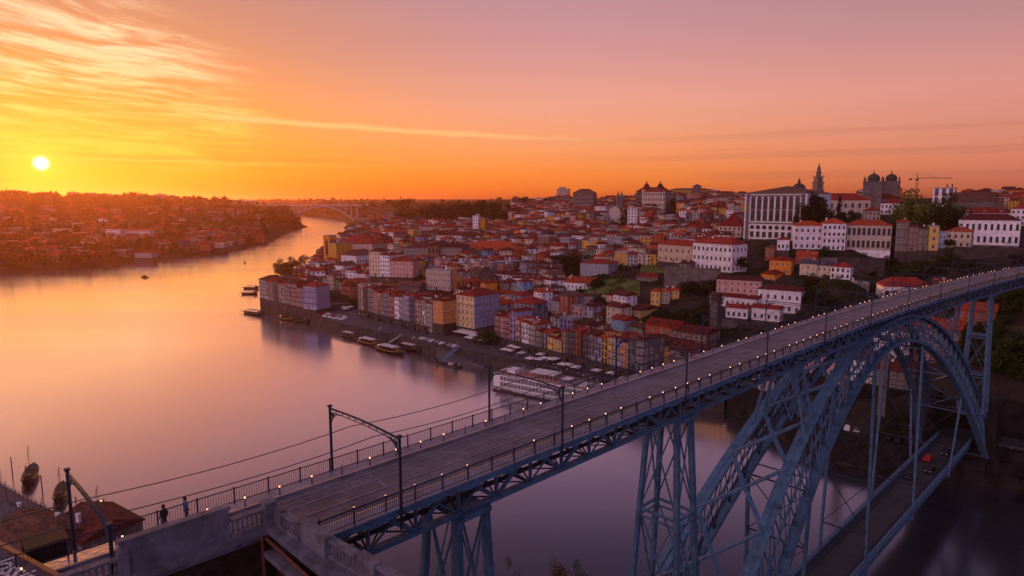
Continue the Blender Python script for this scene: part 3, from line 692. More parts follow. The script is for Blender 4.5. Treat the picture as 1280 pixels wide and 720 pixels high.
# catenary masts, lamps, wires
mast_s = [7.4, 24.9, 42., 62.7, 82.9, 103.3, 123.8, 144.2, 164.6, 185., 205.4, 226., 246., 267.]
ordn = ['first', 'second', 'third', 'fourth', 'fifth', 'sixth', 'seventh', 'eighth', 'ninth', 'tenth', 'eleventh', 'twelfth', 'thirteenth', 'fourteenth']
for i, s0 in enumerate(mast_s):
    r_ = empty('catenary_portal', BC(s0, 4.6, ZD), 0, ordn[i] + ' overhead wire portal over the tram road, counted from the near end', 'catenary mast', 'catenary portals on the bridge')
    O_ = tuple(r_.location)
    for tt in (-.12, 9.32):
        b = MB(); ht = 5.35
        for k in (-.07, .07): b.beam(BC(s0 + k, tt, ZD - 1.4), BC(s0 + k, tt, ZD + ht), .11, .04, up=BD)
        b.beam(BC(s0, tt, ZD - 1.4), BC(s0, tt, ZD + ht), .05, .10, up=BD); b.beam(BC(s0, tt, ZD + ht), BC(s0, tt, ZD + ht + .12), .3, .3)
        b.beam(BC(s0, tt, ZD - .2), BC(s0, tt + (.3 if tt < 0 else -.3), ZD - .2), .2, .3)
        b.build('post', M['iron_dark'], r_, org=O_)
        sg = 1 if tt < 0 else -1; br_ = MB(); arc = []
        for k in range(7):
            a_ = math.pi / 2 * k / 6; arc.append(BC(s0, tt + sg * 1.5 * (1 - math.cos(a_)), ZD + 3.5 + 1.5 * math.sin(a_)))
        for a, c_ in zip(arc[:-1], arc[1:]): br_.beam(a, c_, .09, .09)
        br_.tube([BC(s0 - .03, tt + sg * .45, ZD + 4.75 + .0), BC(s0 + .03, tt + sg * .45, ZD + 4.75)], .2, 10)
        br_.build('bracket', M['iron_dark'], r_, org=O_)
    b = MB(); pts = [BC(s0, -.12 + 9.44 * k / 10, ZD + 5.2 + .16 * math.sin(math.pi * k / 10)) for k in range(11)]
    for a, c_ in zip(pts[:-1], pts[1:]): b.beam(a, c_, .14, .1); b.beam(a - Vector((0, 0, .28)), c_ - Vector((0, 0, .28)), .05, .05) if 0 < 1 else 0
    for k in range(1, 10): b.beam(pts[k], pts[k] - Vector((0, 0, .28)), .05, .05)
    b.build('crossbeam', M['iron_dark'], r_, org=O_)
for tt in (3.07, 6.14):
    b = MB()
    for a, c_ in zip(mast_s[:-1], mast_s[1:]):
        n = 8
        for k in range(n):
            sag = lambda u: -.35 * 4 * u * (1 - u)
            b.beam(BC(a + (c_ - a) * k / n, tt, ZD + 4.55 + sag(k / n)), BC(a + (c_ - a) * (k + 1) / n, tt, ZD + 4.55 + sag((k + 1) / n)), .045, .045)
    b.beam(BC(7.4, tt, ZD + 4.55), BC(-30, tt, ZD + 4.6), .045, .045)
    o = b.build('overhead_wire', M['iron_dark']); tag(o, 'thin black overhead wire above the %s tram track of the bridge' % ('east' if tt < 4 else 'west'), 'overhead wire', 'tram wires')
# bollard lamps
def lamp_proto(on):
    r_ = empty('bollard_lamp', (0, 0, -999)); b = MB(); b.lathe([(.13, 0), (.13, .08), (.085, .12), (.085, .72), (.11, .74), (.11, .80)], 8)
    b.build('post', M['iron_dark'], r_); b = MB(); b.lathe([(.085, .80), (.10, .84), (.10, .97), (.085, 1.0)], 8); h_ = b.build('lamp_head', M['lamp'] if on else M['lampoff'], r_)
    b = MB(); b.lathe([(.12, 1.0), (.12, 1.03), (.05, 1.08)], 8); b.build('cap', M['iron_dark'], r_); return r_
lp = [lamp_proto(True), lamp_proto(False)]; used_ = [False, False]
def ordw(n): return '%d%s' % (n, 'th' if 10 <= n % 100 <= 20 else {1: 'st', 2: 'nd', 3: 'rd'}.get(n % 10, 'th'))
cnt = {}
for side in (0, 1):
    tt = 1.25 if side == 0 else 7.98
    for i in range(100):
        s0 = (16.9 if side == 0 else 4.6) + 2.55 * i
        if s0 > 268: break
        off = (i % 7 == 1) or (side == 1 and i % 5 == 3) or random.random() < .06
        src = lp[1 if off else 0]
        if not used_[off]: o = src; used_[off] = True
        else: o = copy_tree(src)
        p_ = BC(s0, tt, ZD + .12); o.location = p_; o.scale = (.52, .52, .72)
        key = (side, off); cnt[key] = cnt.get(key, 0) + 1
        tag(o, '%s bollard lamp on the %s kerb, %s %s one counted from the near end' % ('unlit' if off else 'glowing', 'east' if side == 0 else 'west', ordw(cnt[key]), 'unlit' if off else 'lit'), 'bollard lamp', 'bollard lamps along the bridge deck')

# ------------------------------------------------------------------ near abutment with parapets
def pbox(b, s0, s1, t0, t1, z0, z1, m_=0, fn=BS):
    q = [fn(s0, t0, 0), fn(s1, t0, 0), fn(s1, t1, 0), fn(s0, t1, 0)]
    b.prism([(a.x, a.y) for a in q][::-1] if (s1 - s0) * (t1 - t0) > 0 else [(a.x, a.y) for a in q], z0, z1, m_)
par = empty('stone_abutment', BS(12, -.5, 40), 0, 'weathered stone abutment with balustrade and dark brick arches below the near deck end', 'abutment')
PO = tuple(par.location)
def balus(s0, s1, t0, t1, z):          # one run of balustrade between two points
    b = MB(); L_ = math.hypot(s1 - s0, t1 - t0); n = int(L_ / .27)
    a = BS(s0, t0, z); c_ = BS(s1, t1, z)
    b.beam(a + Vector((0, 0, .1)), c_ + Vector((0, 0, .1)), .42, .2); b.beam(a + Vector((0, 0, .98)), c_ + Vector((0, 0, .98)), .46, .16)
    for i in range(n):
        p_ = a.lerp(c_, (i + .5) / n); b.lathe([(.06, p_.z + .2), (.10, p_.z + .38), (.055, p_.z + .55), (.05, p_.z + .7), (.08, p_.z + .9)], 6, (p_.x, p_.y))
    b.build('balustrade', M['par_stone'], par, org=PO, fix=True)
M['par_stone'] = mat('parapet_stone', (.15, .15, .18), .85, 0, .35, .8, .6, 0, .15, .9)
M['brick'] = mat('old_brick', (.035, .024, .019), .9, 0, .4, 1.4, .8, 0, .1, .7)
ZP = 63.6
balus(3.2, 7.6, -.3, -.3, ZP); balus(13.2, 15.1, -.3, -.3, ZP)
balus(15.75, 15.9, -1.6, -3.4, ZP); balus(16.2, 16.4, -6.2, -8.6, ZP); balus(16.6, 16.8, -10.2, -13.5, ZP)
def par_(b): return b.build('parapet', M['par_stone'], par, org=PO, fix=True)
b = MB()
pbox(b, 7.7, 13.1, -.5, -.1, ZP, 65.35); pbox(b, 7.6, 13.2, -.55, -.05, 65.35, 65.5); pbox(b, 7.55, 8.05, -.6, 0, ZP, 64.95); par_(b); b = MB()
pbox(b, 15.1, 15.75, -.7, -.05, ZP, 64.9); pbox(b, 15.05, 15.8, -.75, 0, 64.9, 65.02); par_(b)
for s0, s1, t0, t1 in ((15.55, 15.95, -1.6, -.75), (15.8, 16.35, -6.2, -3.4), (16.25, 16.75, -10.2, -8.6)): b = MB(); pbox(b, s0, s1, t0, t1, ZP, 64.75); par_(b)
b = MB(); pbox(b, 1.5, 16.2, -.9, .05, 63.25, 63.6); pbox(b, 15.1, 17.4, -16, -.9, 63.25, 63.6); pbox(b, 1.5, 15.4, -.75, .0, 62.95, 63.248); pbox(b, 15.3, 17.4, -16, -.8, 62.95, 63.248)
b.build('cornice', M['par_stone'], par, org=PO, fix=True)
# walls with arched openings
def arch_wall(b, P, L_, z0, z1, bays, zs, rise, thick_dir, th, m_=0):
    """P(x)->ground Vector along the wall; bays [(x0,x1)]; openings spring at zs"""
    def quad(x0, x1, za0, za1, zb0, zb1):
        A, B_ = P(x0), P(x1); o_ = thick_dir * th
        f = [A + Vector((0, 0, za0)), B_ + Vector((0, 0, za1)), B_ + Vector((0, 0, zb1)), A + Vector((0, 0, zb0))]
        b.mesh(f + [v_ + o_ for v_ in f], [(0, 1, 2, 3), (7, 6, 5, 4), (0, 4, 5, 1), (1, 5, 6, 2), (2, 6, 7, 3), (3, 7, 4, 0)], m_)
    x = 0
    for a, c_ in bays:
        if a > x: quad(x, a, z0, z0, z1, z1)
        n = 8
        for k in range(n):
            u0, u1 = k / n, (k + 1) / n; h0 = zs + rise * math.sqrt(max(0, 1 - (2 * u0 - 1) ** 2)); h1 = zs + rise * math.sqrt(max(0, 1 - (2 * u1 - 1) ** 2))
            quad(a + (c_ - a) * u0, a + (c_ - a) * u1, h0, h1, z1, z1)
        x = c_
    if x < L_: quad(x, L_, z0, z0, z1, z1)
b = MB()
arch_wall(b, lambda x: BS(1.5 + x, -.55, 0), 14.2, 48, 62.94, [(1., 6.2), (7.4, 13.)], 58.6, 2.6, -BN, .6)
arch_wall(b, lambda x: BS(15.5 + x * .09, -.8 - x, 0), 15, 48, 62.94, [(1.2, 5.8), (7.2, 12.)], 58.9, 2.4, BD, .6)
pbox(b, 1.5, 15.4, 2.5, 3., 46, 60.2)
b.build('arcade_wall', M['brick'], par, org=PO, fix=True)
b = MB(); pbox(b, 14.75, 15.45, -16, -1.0, 62.0, 62.35); b.build('ledge', M['par_stone'], par, org=PO, fix=True)
b = MB(); b.tube([BS(14.95, -.9, 63.05), BS(14.85, -8, 62.9), BS(14.9, -16, 62.85)], .10, 8); b.tube([BS(14.7, -.95, 63.3), BS(14.75, -.95, 60), BS(14.8, -.9, 52)], .09, 8); b.build('drain_pipe', M['pipe'], par, org=PO)
b = MB(); 
for dz, s_, tt in ((0, .5, 3.5),): pbox(b, -30, 14.6, 0, 9.25, 45, 60.5)
pbox(b, 12, 17.5, .3, 9.3, 40, 59.9)
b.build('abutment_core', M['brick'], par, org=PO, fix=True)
b = MB(); pbox(b, -30, 4, 5.2, 9.1, 60.951, 61.0); b.build('approach_paving', pm, par, org=PO, fix=True)
# ------------------------------------------------------------------ houses
def unit_window(fr, arch=False, shutter=False):
    b = MB()
    b.box(-.5, .5, -.07, .05, -.03, .03, 0); b.box(-.5, .5, -.07, .05, .97, 1.03, 0); b.box(-.5, -.38, -.06, .05, .03, .97, 0); b.box(.38, .5, -.06, .05, .03, .97, 0)
    b.box(-.03, .03, -.045, .03, .03, .97, 0); b.box(-.38, .38, -.045, .03, .62, .66, 0)
    b.box(-.62, .62, -.13, .0, -.09, -.031, 0)
    b.face([(-.38, -.015, .03), (.38, -.015, .03), (.38, -.015, .97), (-.38, -.015, .97)], 1)
    if arch:
        n = 6; vs = [(.5 * math.cos(math.pi * k / n), -.02, 1.03 + .28 * math.sin(math.pi * k / n)) for k in range(n + 1)]
        b.face(vs[::-1], 1); b.tube([(x_, -.04, z_) for x_, _, z_ in vs], .06, 4, 0)
    me = bpy.data.meshes.new('window'); 
    o = b.build('window', [M[fr], M['glass']]); me = o.data; bpy.data.objects.remove(o); return me
WM = dict(w=unit_window('frame'), d=unit_window('frame_dark'), g=unit_window('granite'), a=unit_window('granite', True))
def unit_balcony():
    b = MB(); b.box(-.5, .5, -.55, 0, -.12, 0); b.box(-.5, .5, -.56, -.52, .92, .98)
    for k in range(13): x_ = -.5 + k / 12; b.box(x_ - .006, x_ + .006, -.555, -.53, 0, .92)
    for x_ in (-.5, .49): b.box(x_, x_ + .01, -.55, 0, .9, .98)
    o = b.build('balcony', M['iron_dark']); me = o.data; bpy.data.objects.remove(o); return me
BALC = unit_balcony()
def inst(name, me, parent, loc, rz=0., sc=(1, 1, 1)):
    o = bpy.data.objects.new(name, me); COL.objects.link(o); o.parent = parent; o.location = loc; o.rotation_euler = (0, 0, rz); o.scale = sc; return o
nwin = 0
def wall_mesh(w_, d_, h, found, rt, rh, ridge, far, cols, st_, sidecols):
    b = MB(); fh = h / st_
    def fc(p0, p1, c_):
        L_ = c_; z0 = -found
        b.face([(p0[0], p0[1], 0), (p1[0], p1[1], 0), (p1[0], p1[1], h), (p0[0], p0[1], h)], 0, [(0, 0), (L_, 0), (L_, st_), (0, st_)] if far else None)
        b.face([(p0[0], p0[1], z0), (p1[0], p1[1], z0), (p1[0], p1[1], 0), (p0[0], p0[1], 0)], 1)
    x = w_ / 2
    fc((-x, 0), (x, 0), cols); fc((x, 0), (x, d_), sidecols); fc((x, d_), (-x, d_), cols); fc((-x, d_), (-x, 0), sidecols)
    if rt == 'gable':
        if ridge == 'x':
            b.face([(x, 0, h), (x, d_, h), (x, d_ / 2, h + rh)]); b.face([(-x, d_, h), (-x, 0, h), (-x, d_ / 2, h + rh)])
        else:
            b.face([(-x, 0, h), (x, 0, h), (0, 0, h + rh)]); b.face([(x, d_, h), (-x, d_, h), (0, d_, h + rh)])
    return b
def roof_mesh(w_, d_, h, rt, rh, ridge, oh=.45, th=.22):
    b = MB(); x = w_ / 2 + oh; y0 = -oh; y1 = d_ + oh; ym = d_ / 2
    if rt == 'flat':
        b.box(-w_ / 2 - .1, w_ / 2 + .1, -.1, d_ + .1, h, h + .25); b.box(-w_ / 2 - .1, w_ / 2 + .1, -.1, .15, h + .25, h + .8); b.box(-w_ / 2 - .1, w_ / 2 + .1, d_ - .15, d_ + .1, h + .25, h + .8)
        b.box(w_ / 2 - .15, w_ / 2 + .1, .15, d_ - .15, h + .25, h + .8); b.box(-w_ / 2 - .1, -w_ / 2 + .15, .15, d_ - .15, h + .25, h + .8); return b
    z = h + .02; top = [(-x, y0, z + th), (x, y0, z + th), (x, y1, z + th), (-x, y1, z + th)]
    b.mesh([(-x, y0, z), (x, y0, z), (x, y1, z), (-x, y1, z)] + top, [(3, 2, 1, 0), (0, 1, 5, 4), (1, 2, 6, 5), (2, 3, 7, 6), (3, 0, 4, 7)])
    zz = z + th
    if rt == 'gable':
        if ridge == 'x':
            a, c_ = (-x, ym, zz + rh), (x, ym, zz + rh)
            b.face([top[0], top[1], c_, a]); b.face([top[2], top[3], a, c_]); b.face([top[1], top[2], c_]); b.face([top[3], top[0], a])
        else:
            a, c_ = (0, y0, zz + rh), (0, y1, zz + rh)
            b.face([top[1], top[2], c_, a]); b.face([top[3], top[0], a, c_]); b.face([top[0], top[1], a]); b.face([top[2], top[3], c_])
    else:
        if w_ >= d_:
            k = d_ / 2; a, c_ = (-x + k * .95, ym, zz + rh), (x - k * .95, ym, zz + rh)
            b.face([top[0], top[1], c_, a]); b.face([top[2], top[3], a, c_]); b.face([top[1], top[2], c_]); b.face([top[3], top[0], a])
        else:
            k = w_ / 2; a, c_ = (0, y0 + k * .95, zz + rh), (0, y1 - k * .95, zz + rh)
            b.face([top[1], top[2], c_, a]); b.face([top[3], top[0], a, c_]); b.face([top[0], top[1], a]); b.face([top[2], top[3], c_])
    return b
HOUSES = []
def house(P, yaw, w_, d_, h, wall='white', roof='tile', rt='hip', rh=None, st_=3, cols=None, sc_=None, win='w', wins=True, side=True, balc=False, found=14, label=None, cat='house', group=None,
          far=False, chim=None, gnd='wallstone', ridge=None, wsz=(1.15, 1.75), dorm=0, name='house', skip0=False, deg=True, sidewall=None, w0=0, band=None):
    global nwin
    r_ = empty(name, P, yaw, label, cat, group)
    cols = cols or max(1, round(w_ / 2.7)); sc_ = sc_ or max(1, round(d_ / 3.6)); ridge = ridge or ('x' if w_ >= d_ else 'y'); rh = rh if rh is not None else min(w_, d_) * .24
    b = wall_mesh(w_, d_, h, found, rt, rh + .2, ridge, far, cols, st_, sc_)
    wl = b.build('wall', [M[('f_' if far else '') + wall], M[gnd]], r_)
    if sidewall:
        wl.data.materials.append(M[sidewall]); wl.data.polygons[2].material_index = 2
    rf = roof_mesh(w_, d_, h, rt, rh, ridge).build('roof', M[roof] if rt != 'flat' else M['flat'], r_, fix=False)
    nc = random.choice((0, 1, 1, 2)) if chim is None else chim
    for k in range(nc):
        cx_ = random.uniform(-.35, .35) * w_; cy_ = random.uniform(.3, .8) * d_; b = MB(); z1 = h + rh * .75 + 1.1
        b.box(cx_ - .45, cx_ + .45, cy_ - .3, cy_ + .3, h - .1, z1); b.box(cx_ - .55, cx_ + .55, cy_ - .4, cy_ + .4, z1, z1 + .15); b.build('chimney', M[random.choice(('white', 'stone', 'cream', 'wallstone'))], rf)
    for k in range(dorm):
        cx_ = (-.5 + (k + .5) / dorm) * w_; b = MB(); y0 = d_ * .10; z0 = h + .3; b.box(cx_ - .8, cx_ + .8, y0, y0 + d_ * .22, z0, z0 + 1.7, 0); b.box(cx_ - 1., cx_ + 1., y0 - .25, y0 + d_ * .22, z0 + 1.7, z0 + 1.9, 2); b.face([(cx_ - .55, y0 - .01, z0 + .3), (cx_ + .55, y0 - .01, z0 + .3), (cx_ + .55, y0 - .01, z0 + 1.5), (cx_ - .55, y0 - .01, z0 + 1.5)], 1)
        b.build('dormer', [M[wall], M['glass'], M[roof]], rf)
    if band:
        for k in band:
            b = MB(); zz = h * k; b.box(-w_ / 2 - .06, w_ / 2 + .06, -.08, .0, zz - .12, zz + .12); b.box(w_ / 2, w_ / 2 + .07, 0, d_, zz - .12, zz + .12); b.build('cornice', M['granite'], r_)
    if wins and not far:
        fh = h / st_; ww, wh = wsz; wh = min(wh, fh * .68); me_ = WM[win]
        for s_ in range(w0, st_):
            zz = s_ * fh + fh * .24
            if balc and s_ > 0: inst('balcony', BALC, r_, (0, 0, s_ * fh + .08), 0, (w_ * .94, 1, 1))
            for k in range(cols):
                if random.random() < (.06 if deg else 0): continue
                q_ = random.random() if deg else 1.; inst('window', me_, r_, ((-.5 + (k + .5) / cols) * w_, -.0, zz), 0, (ww * (.8 if q_ < .15 else 1), 1, wh * (.6 if q_ < .1 else 1))); nwin += 1
            if side:
                for k in range(sc_):
                    if random.random() < (.15 if deg else 0): continue
                    inst('window', me_, r_, (w_ / 2, (k + .5) / sc_ * d_, zz), math.pi / 2, (ww, 1, wh)); nwin += 1
        if not skip0 and w0 == 0 and deg:
            b = MB(); dx_ = random.uniform(-.3, .3) * w_; b.box(dx_ - .55, dx_ + .55, -.10, 0, 0, 2.3); b.build('door', M[random.choice(('frame_dark', 'blue_paint', 'canvas_red', 'wood'))], r_)
    HOUSES.append((P.copy() if isinstance(P, Vector) else Vector(P), yaw, w_, d_, h))
    return r_
def facade(pl, pr, z=None, Y=None, **k):
    """house whose front runs between two ground pixels: on plane z, or both at distances Y"""
    if Y is not None:
        a = gy(pl[0], pl[1], Y[0]); c_ = gy(pr[0], pr[1], Y[1]); zb = min(a.z, c_.z); a.z = c_.z = zb
    else: a = g(pl[0], pl[1], z); c_ = g(pr[0], pr[1], z)
    d = c_ - a; mid = (a + c_) / 2
    return house(mid, math.atan2(d.y, d.x), d.length, **k)
CN = dict(straw='straw', white='white', cream='cream', ochre='ochre', yellow='yellow', orange='orange', rust='rust-red', red='red', pink='pink', grey='grey', blue='pale blue', lilac='lilac', stone='grey stone', brown='brown', slate='dark slate', green='dull green', beige='beige')
RN = dict(tile='red roof', tile_dark='dark red roof', tile_or='orange roof', tile_br='brown roof', slate_roof='slate roof', flat='flat roof')
NW = ['no', 'one', 'two', 'three', 'four', 'five', 'six', 'seven', 'eight']
def row(name, A, B_, specs, d_=11, balc=True, gnd='wallstone', jit=.5, **kw):
    """terraced houses between world points A and B: specs (width share, storeys, height, wall, roof)"""
    tot = sum(s[0] for s in specs); d = B_ - A; L_ = d.length; u = d.normalized(); yaw = math.atan2(d.y, d.x); x = 0; out_ = []
    vperp = Vector((-u.y, u.x, 0))
    for i, s in enumerate(specs):
        wd = L_ * s[0] / tot; c_ = A + u * (x + wd / 2) + vperp * random.uniform(0, jit); x += wd
        lab = '%s %s-storey house with %s, %s from left in %s' % (CN[s[3]], NW[s[1]], RN[s[4]] if (len(s) < 6 or s[5] != 'flat') else 'flat roof', ordw(i + 1), name)
        last = i == len(specs) - 1
        hi = last or s[2] > specs[i + 1][2] + 3
        out_.append(house(c_, yaw, wd - .06, d_ + random.uniform(-1, 1.5), s[2], s[3], s[4], rt=s[5] if len(s) > 5 else random.choice(('gable', 'hip', 'gable')), ridge='x', st_=s[1], cols=max(2, round(wd / 2.1)), win=random.choice('wwwgd'), balc=balc and i % 4 != 3,
                          side=last, label=lab, gnd=gnd, wsz=(1.15, 2.1), dorm=random.choice((0, 0, 1, 2)), group='terraced houses, ' + name, sidewall=None, **kw))
    return out_
# block standing on the river wall at the far left
A = g(324, 372, 9.5); B_ = g(380, 385, 9.4)
row('river wall block', A, B_, [(10, 5, 14, 'grey', 'tile_dark', 'hip'), (9, 5, 13.5, 'beige', 'tile', 'hip'), (7, 5, 14.5, 'stone', 'tile_dark'), (8, 5, 13.5, 'brown', 'tile'), (7, 5, 15, 'stone', 'tile_dark'), (7, 5, 15, 'red', 'tile_dark'), (8, 4, 13, 'stone', 'tile_dark')], d_=16)
house((g(380, 385.5, 9.4) + g(396, 388, 8.5)) / 2 + Vector((0, 0, 0)), YQ + .25, 11.5, 13, 15.5, 'lilac', 'tile', 'hip', st_=4, cols=5, sc_=4, balc=True, label='pale lilac corner house with long balconies at the right end of the river wall', wsz=(1.2, 2.2), band=(.25, .5, .75))
house(g(412, 384, 6) + VQ * 14, YQ, 13, 12, 14, 'rust', 'tile_dark', 'hip', st_=4, label='rust-red four-storey house just behind the lilac corner house', balc=True)
facade((428, 378), (446, 381), z=6, d_=13, h=15, wall='yellow', roof='tile', rt='gable', ridge='y', st_=4, cols=4, label='mustard yellow gabled house left of the long quayside terrace', balc=True, sidewall='brown')
# long terrace left of the orange corner house
A = g(448, 393, 6); B_ = g(540, 416, 6)
ra = [(9, 6, 20, 'beige', 'tile_dark', 'flat'), (8, 6, 18.5, 'brown', 'tile'), (9, 6, 19.5, 'stone', 'tile_dark'), (8, 6, 18, 'rust', 'tile'), (8, 6, 17.5, 'beige', 'tile_dark'), (9, 6, 18, 'stone', 'tile'), (8, 5, 16.5, 'red', 'tile'), (7, 5, 17, 'white', 'tile'), (7, 5, 17.5, 'grey', 'tile_dark'), (8, 6, 19, 'lilac', 'tile_dark'), (8, 6, 19.5, 'slate', 'tile'), (8, 6, 18, 'pink', 'tile'), (7, 6, 18, 'white', 'tile_dark'), (8, 6, 17, 'beige', 'tile')]
row('the long quay terrace', A, B_, ra, d_=13, w0=1)
ro_ = house(g(548, 418, 6), YQ, 8.5, 21, 19.5, 'orange', 'tile_dark', 'hip', st_=6, cols=3, sc_=6, balc=False, side=True, w0=2, label='bright orange corner house with arched stone ground floor on the quay', dorm=2, band=(.32, .66), chim=2, deg=False, wsz=(1.2, 2.))
b = MB()
Pc = g(548, 418, 6)
# big lilac and yellow corner block
cb_ = g(592, 420, 6)
r_ = house(cb_ - UQ * 6.6, YQ, 14.5, 21, 22.5, 'straw', 'tile', 'hip', rh=3.2, st_=6, cols=4, sc_=7, label='tall corner block, yellow river side and lilac square side, on the quayside square', sidewall='lilac', band=(.34, .55, .78), deg=False, wsz=(1.3, 2.1), dorm=1, chim=3)
def stone_base(par_, w_, d_, h, n1, n2):
    b = MB(); P1 = lambda x: Vector((-w_ / 2 + x, -.12, 0)); P2 = lambda x: Vector((w_ / 2 + .12, x, 0))
    arch_wall(b, P1, w_ + .12, 0, h, [(w_ * (k + .2) / n1, w_ * (k + .8) / n1) for k in range(n1)], 2.2, 1.1, Vector((0, 1, 0)), .1)
    arch_wall(b, P2, d_, 0, h, [(d_ * (k + .2) / n2, d_ * (k + .8) / n2) for k in range(n2)], 2.2, 1.1, Vector((-1, 0, 0)), .1)
    b.build('stone_ground_floor', M['wallstone'], par_)
    b = MB(); b.face([(-w_ / 2 + .1, -.015, 0), (w_ / 2 - .1, -.015, 0), (w_ / 2 - .1, -.015, 3.2), (-w_ / 2 + .1, -.015, 3.2)]); b.face([(w_ / 2 + .015, .1, 0), (w_ / 2 + .015, d_ - .1, 0), (w_ / 2 + .015, d_ - .1, 3.2), (w_ / 2 + .015, .1, 3.2)]); b.build('doorway', M['frame_dark'], par_)
stone_base(ro_, 8.5, 21, 6.2, 2, 5); stone_base(r_, 14.5, 21, 4.2, 4, 6)
# terrace B and C
A = g(618, 428, 6); B_ = g(668, 441, 6)
row('terrace behind quay awnings', A, B_, [(7, 5, 15, 'rust', 'tile_dark'), (7, 5, 14.5, 'pink', 'tile'), (8, 5, 15, 'red', 'tile'), (8, 6, 19, 'lilac', 'tile', 'hip'), (8, 5, 15, 'pink', 'tile_or'), (9, 5, 14.5, 'white', 'tile'), (8, 5, 14, 'beige', 'tile_or')], d_=12, w0=1)
A = g(669, 441.3, 6); B_ = g(724, 456, 6)
row('middle quayside terrace', A, B_, [(7, 4, 11.5, 'stone', 'tile'), (9, 4, 11, 'grey', 'tile_or'), (9, 3, 10, 'yellow', 'tile_dark'), (8, 3, 9.5, 'ochre', 'tile'), (7, 5, 14, 'cream', 'tile'), (7, 5, 15, 'slate', 'tile_dark'), (8, 5, 15.5, 'rust', 'tile')], d_=12, w0=1)
A = g(728, 457, 6); B_ = g(803, 476, 6)
row('the arcade terrace', A, B_, [(8, 5, 15, 'slate', 'tile'), (8, 5, 15.5, 'grey', 'tile_dark'), (8, 5, 15, 'lilac', 'tile'), (8, 5, 15.5, 'ochre', 'tile_or'), (8, 5, 16, 'yellow', 'tile'), (8, 5, 16, 'lilac', 'tile'), (8, 5, 15, 'orange', 'tile_dark'), (9, 5, 16.5, 'slate', 'tile'), (9, 5, 17.5, 'stone', 'tile_dark', 'hip')], d_=15, w0=1)
# dark red roofs stepping down to the bridge
for (px, py, wd, dp, h, wl, lb) in ((828, 462, 20, 12, 11, 'ochre', 'long ochre building under dark red roofs beside the right quayside terrace'), (860, 470, 18, 12, 10.5, 'brown', 'brown house with dark red roof behind the west railing of the bridge'), (892, 478, 16, 12, 9, 'yellow', 'yellow house with orange roof half hidden by the bridge railing'), (826, 440, 18, 11, 13, 'rust', 'rust-red row house uphill of the long ochre building'), (860, 446, 18, 11, 12, 'brown', 'brown row house uphill of the west bridge railing')):
    house(g(px, py, 8), YQ, wd, dp, h, wl, 'tile_dark' if wl != 'rust' else 'tile', 'gable', st_=3, label=lb, found=8, dorm=2)

# ------------------------------------------------------------------ landmarks
# bishop's palace
a = gy(929, 299, 452); c_ = gy(1005, 300, 447)
pr = facade((929, 298), (1006, 298), Y=(466, 436), d_=44, h=31.5, wall='white', roof='tile_br', rt='hip', rh=5, st_=4, wins=False, found=20, gnd='granite', label='huge white palace with tall arched windows and a brown hipped roof', cat='palace', name='palace', chim=0)
Wp = (c_ - a).length
b = MB()
for z in (10.8, 29.5, 31.3): b.box(-Wp / 2 - .3, Wp / 2 + .3, -.5, 0, z, z + .8)
for x_ in (-Wp / 2, Wp / 2 - 2.2): b.box(x_, x_ + 2.2, -.35, 0, 0, 31)
b.build('stone_trim', M['granite'], pr)
for k in range(8):
    x_ = -Wp / 2 + 2.6 + (k + .5) * (Wp - 5.2) / 8
    inst('window', WM['g'], pr, (x_, 0, 1.6), 0, (2.6, 1.3, 3.6))
    b = MB(); b.tube([(x_ + 1.3 * math.cos(2 * math.pi * q / 12), -.1, 8.2 + 1.3 * math.sin(2 * math.pi * q / 12)) for q in range(13)], .22, 5, 0); b.face([(x_ + 1.3 * math.cos(2 * math.pi * q / 12), -.03, 8.2 + 1.3 * math.sin(2 * math.pi * q / 12)) for q in range(12)], 1); b.build('round_window', [M['granite'], M['glass']], pr)
    inst('window', WM['a'], pr, (x_, 0, 13.0), 0, (3.1, 1.6, 5.6)); inst('window', WM['a'], pr, (x_, 0, 20.9), 0, (3.1, 1.6, 6.4))
for k in range(8):
    y_ = 3 + k * 5.2; inst('window', WM['g'], pr, (Wp / 2, y_, 3), math.pi / 2, (2., 1, 3)); inst('window', WM['g'], pr, (Wp / 2, y_, 13), math.pi / 2, (2.2, 1, 5)); inst('window', WM['g'], pr, (Wp / 2, y_, 21), math.pi / 2, (2.2, 1, 5))
# palace wing / chapter house
facade((1008, 285), (1086, 283), Y=(500, 492), d_=20, h=21, wall='beige', roof='tile', rt='hip', rh=5, st_=3, cols=9, win='g', wsz=(1.8, 3), side=False, found=20, label='long pale wing with red roof between the palace and the cathedral', cat='building', name='palace_wing', deg=False)
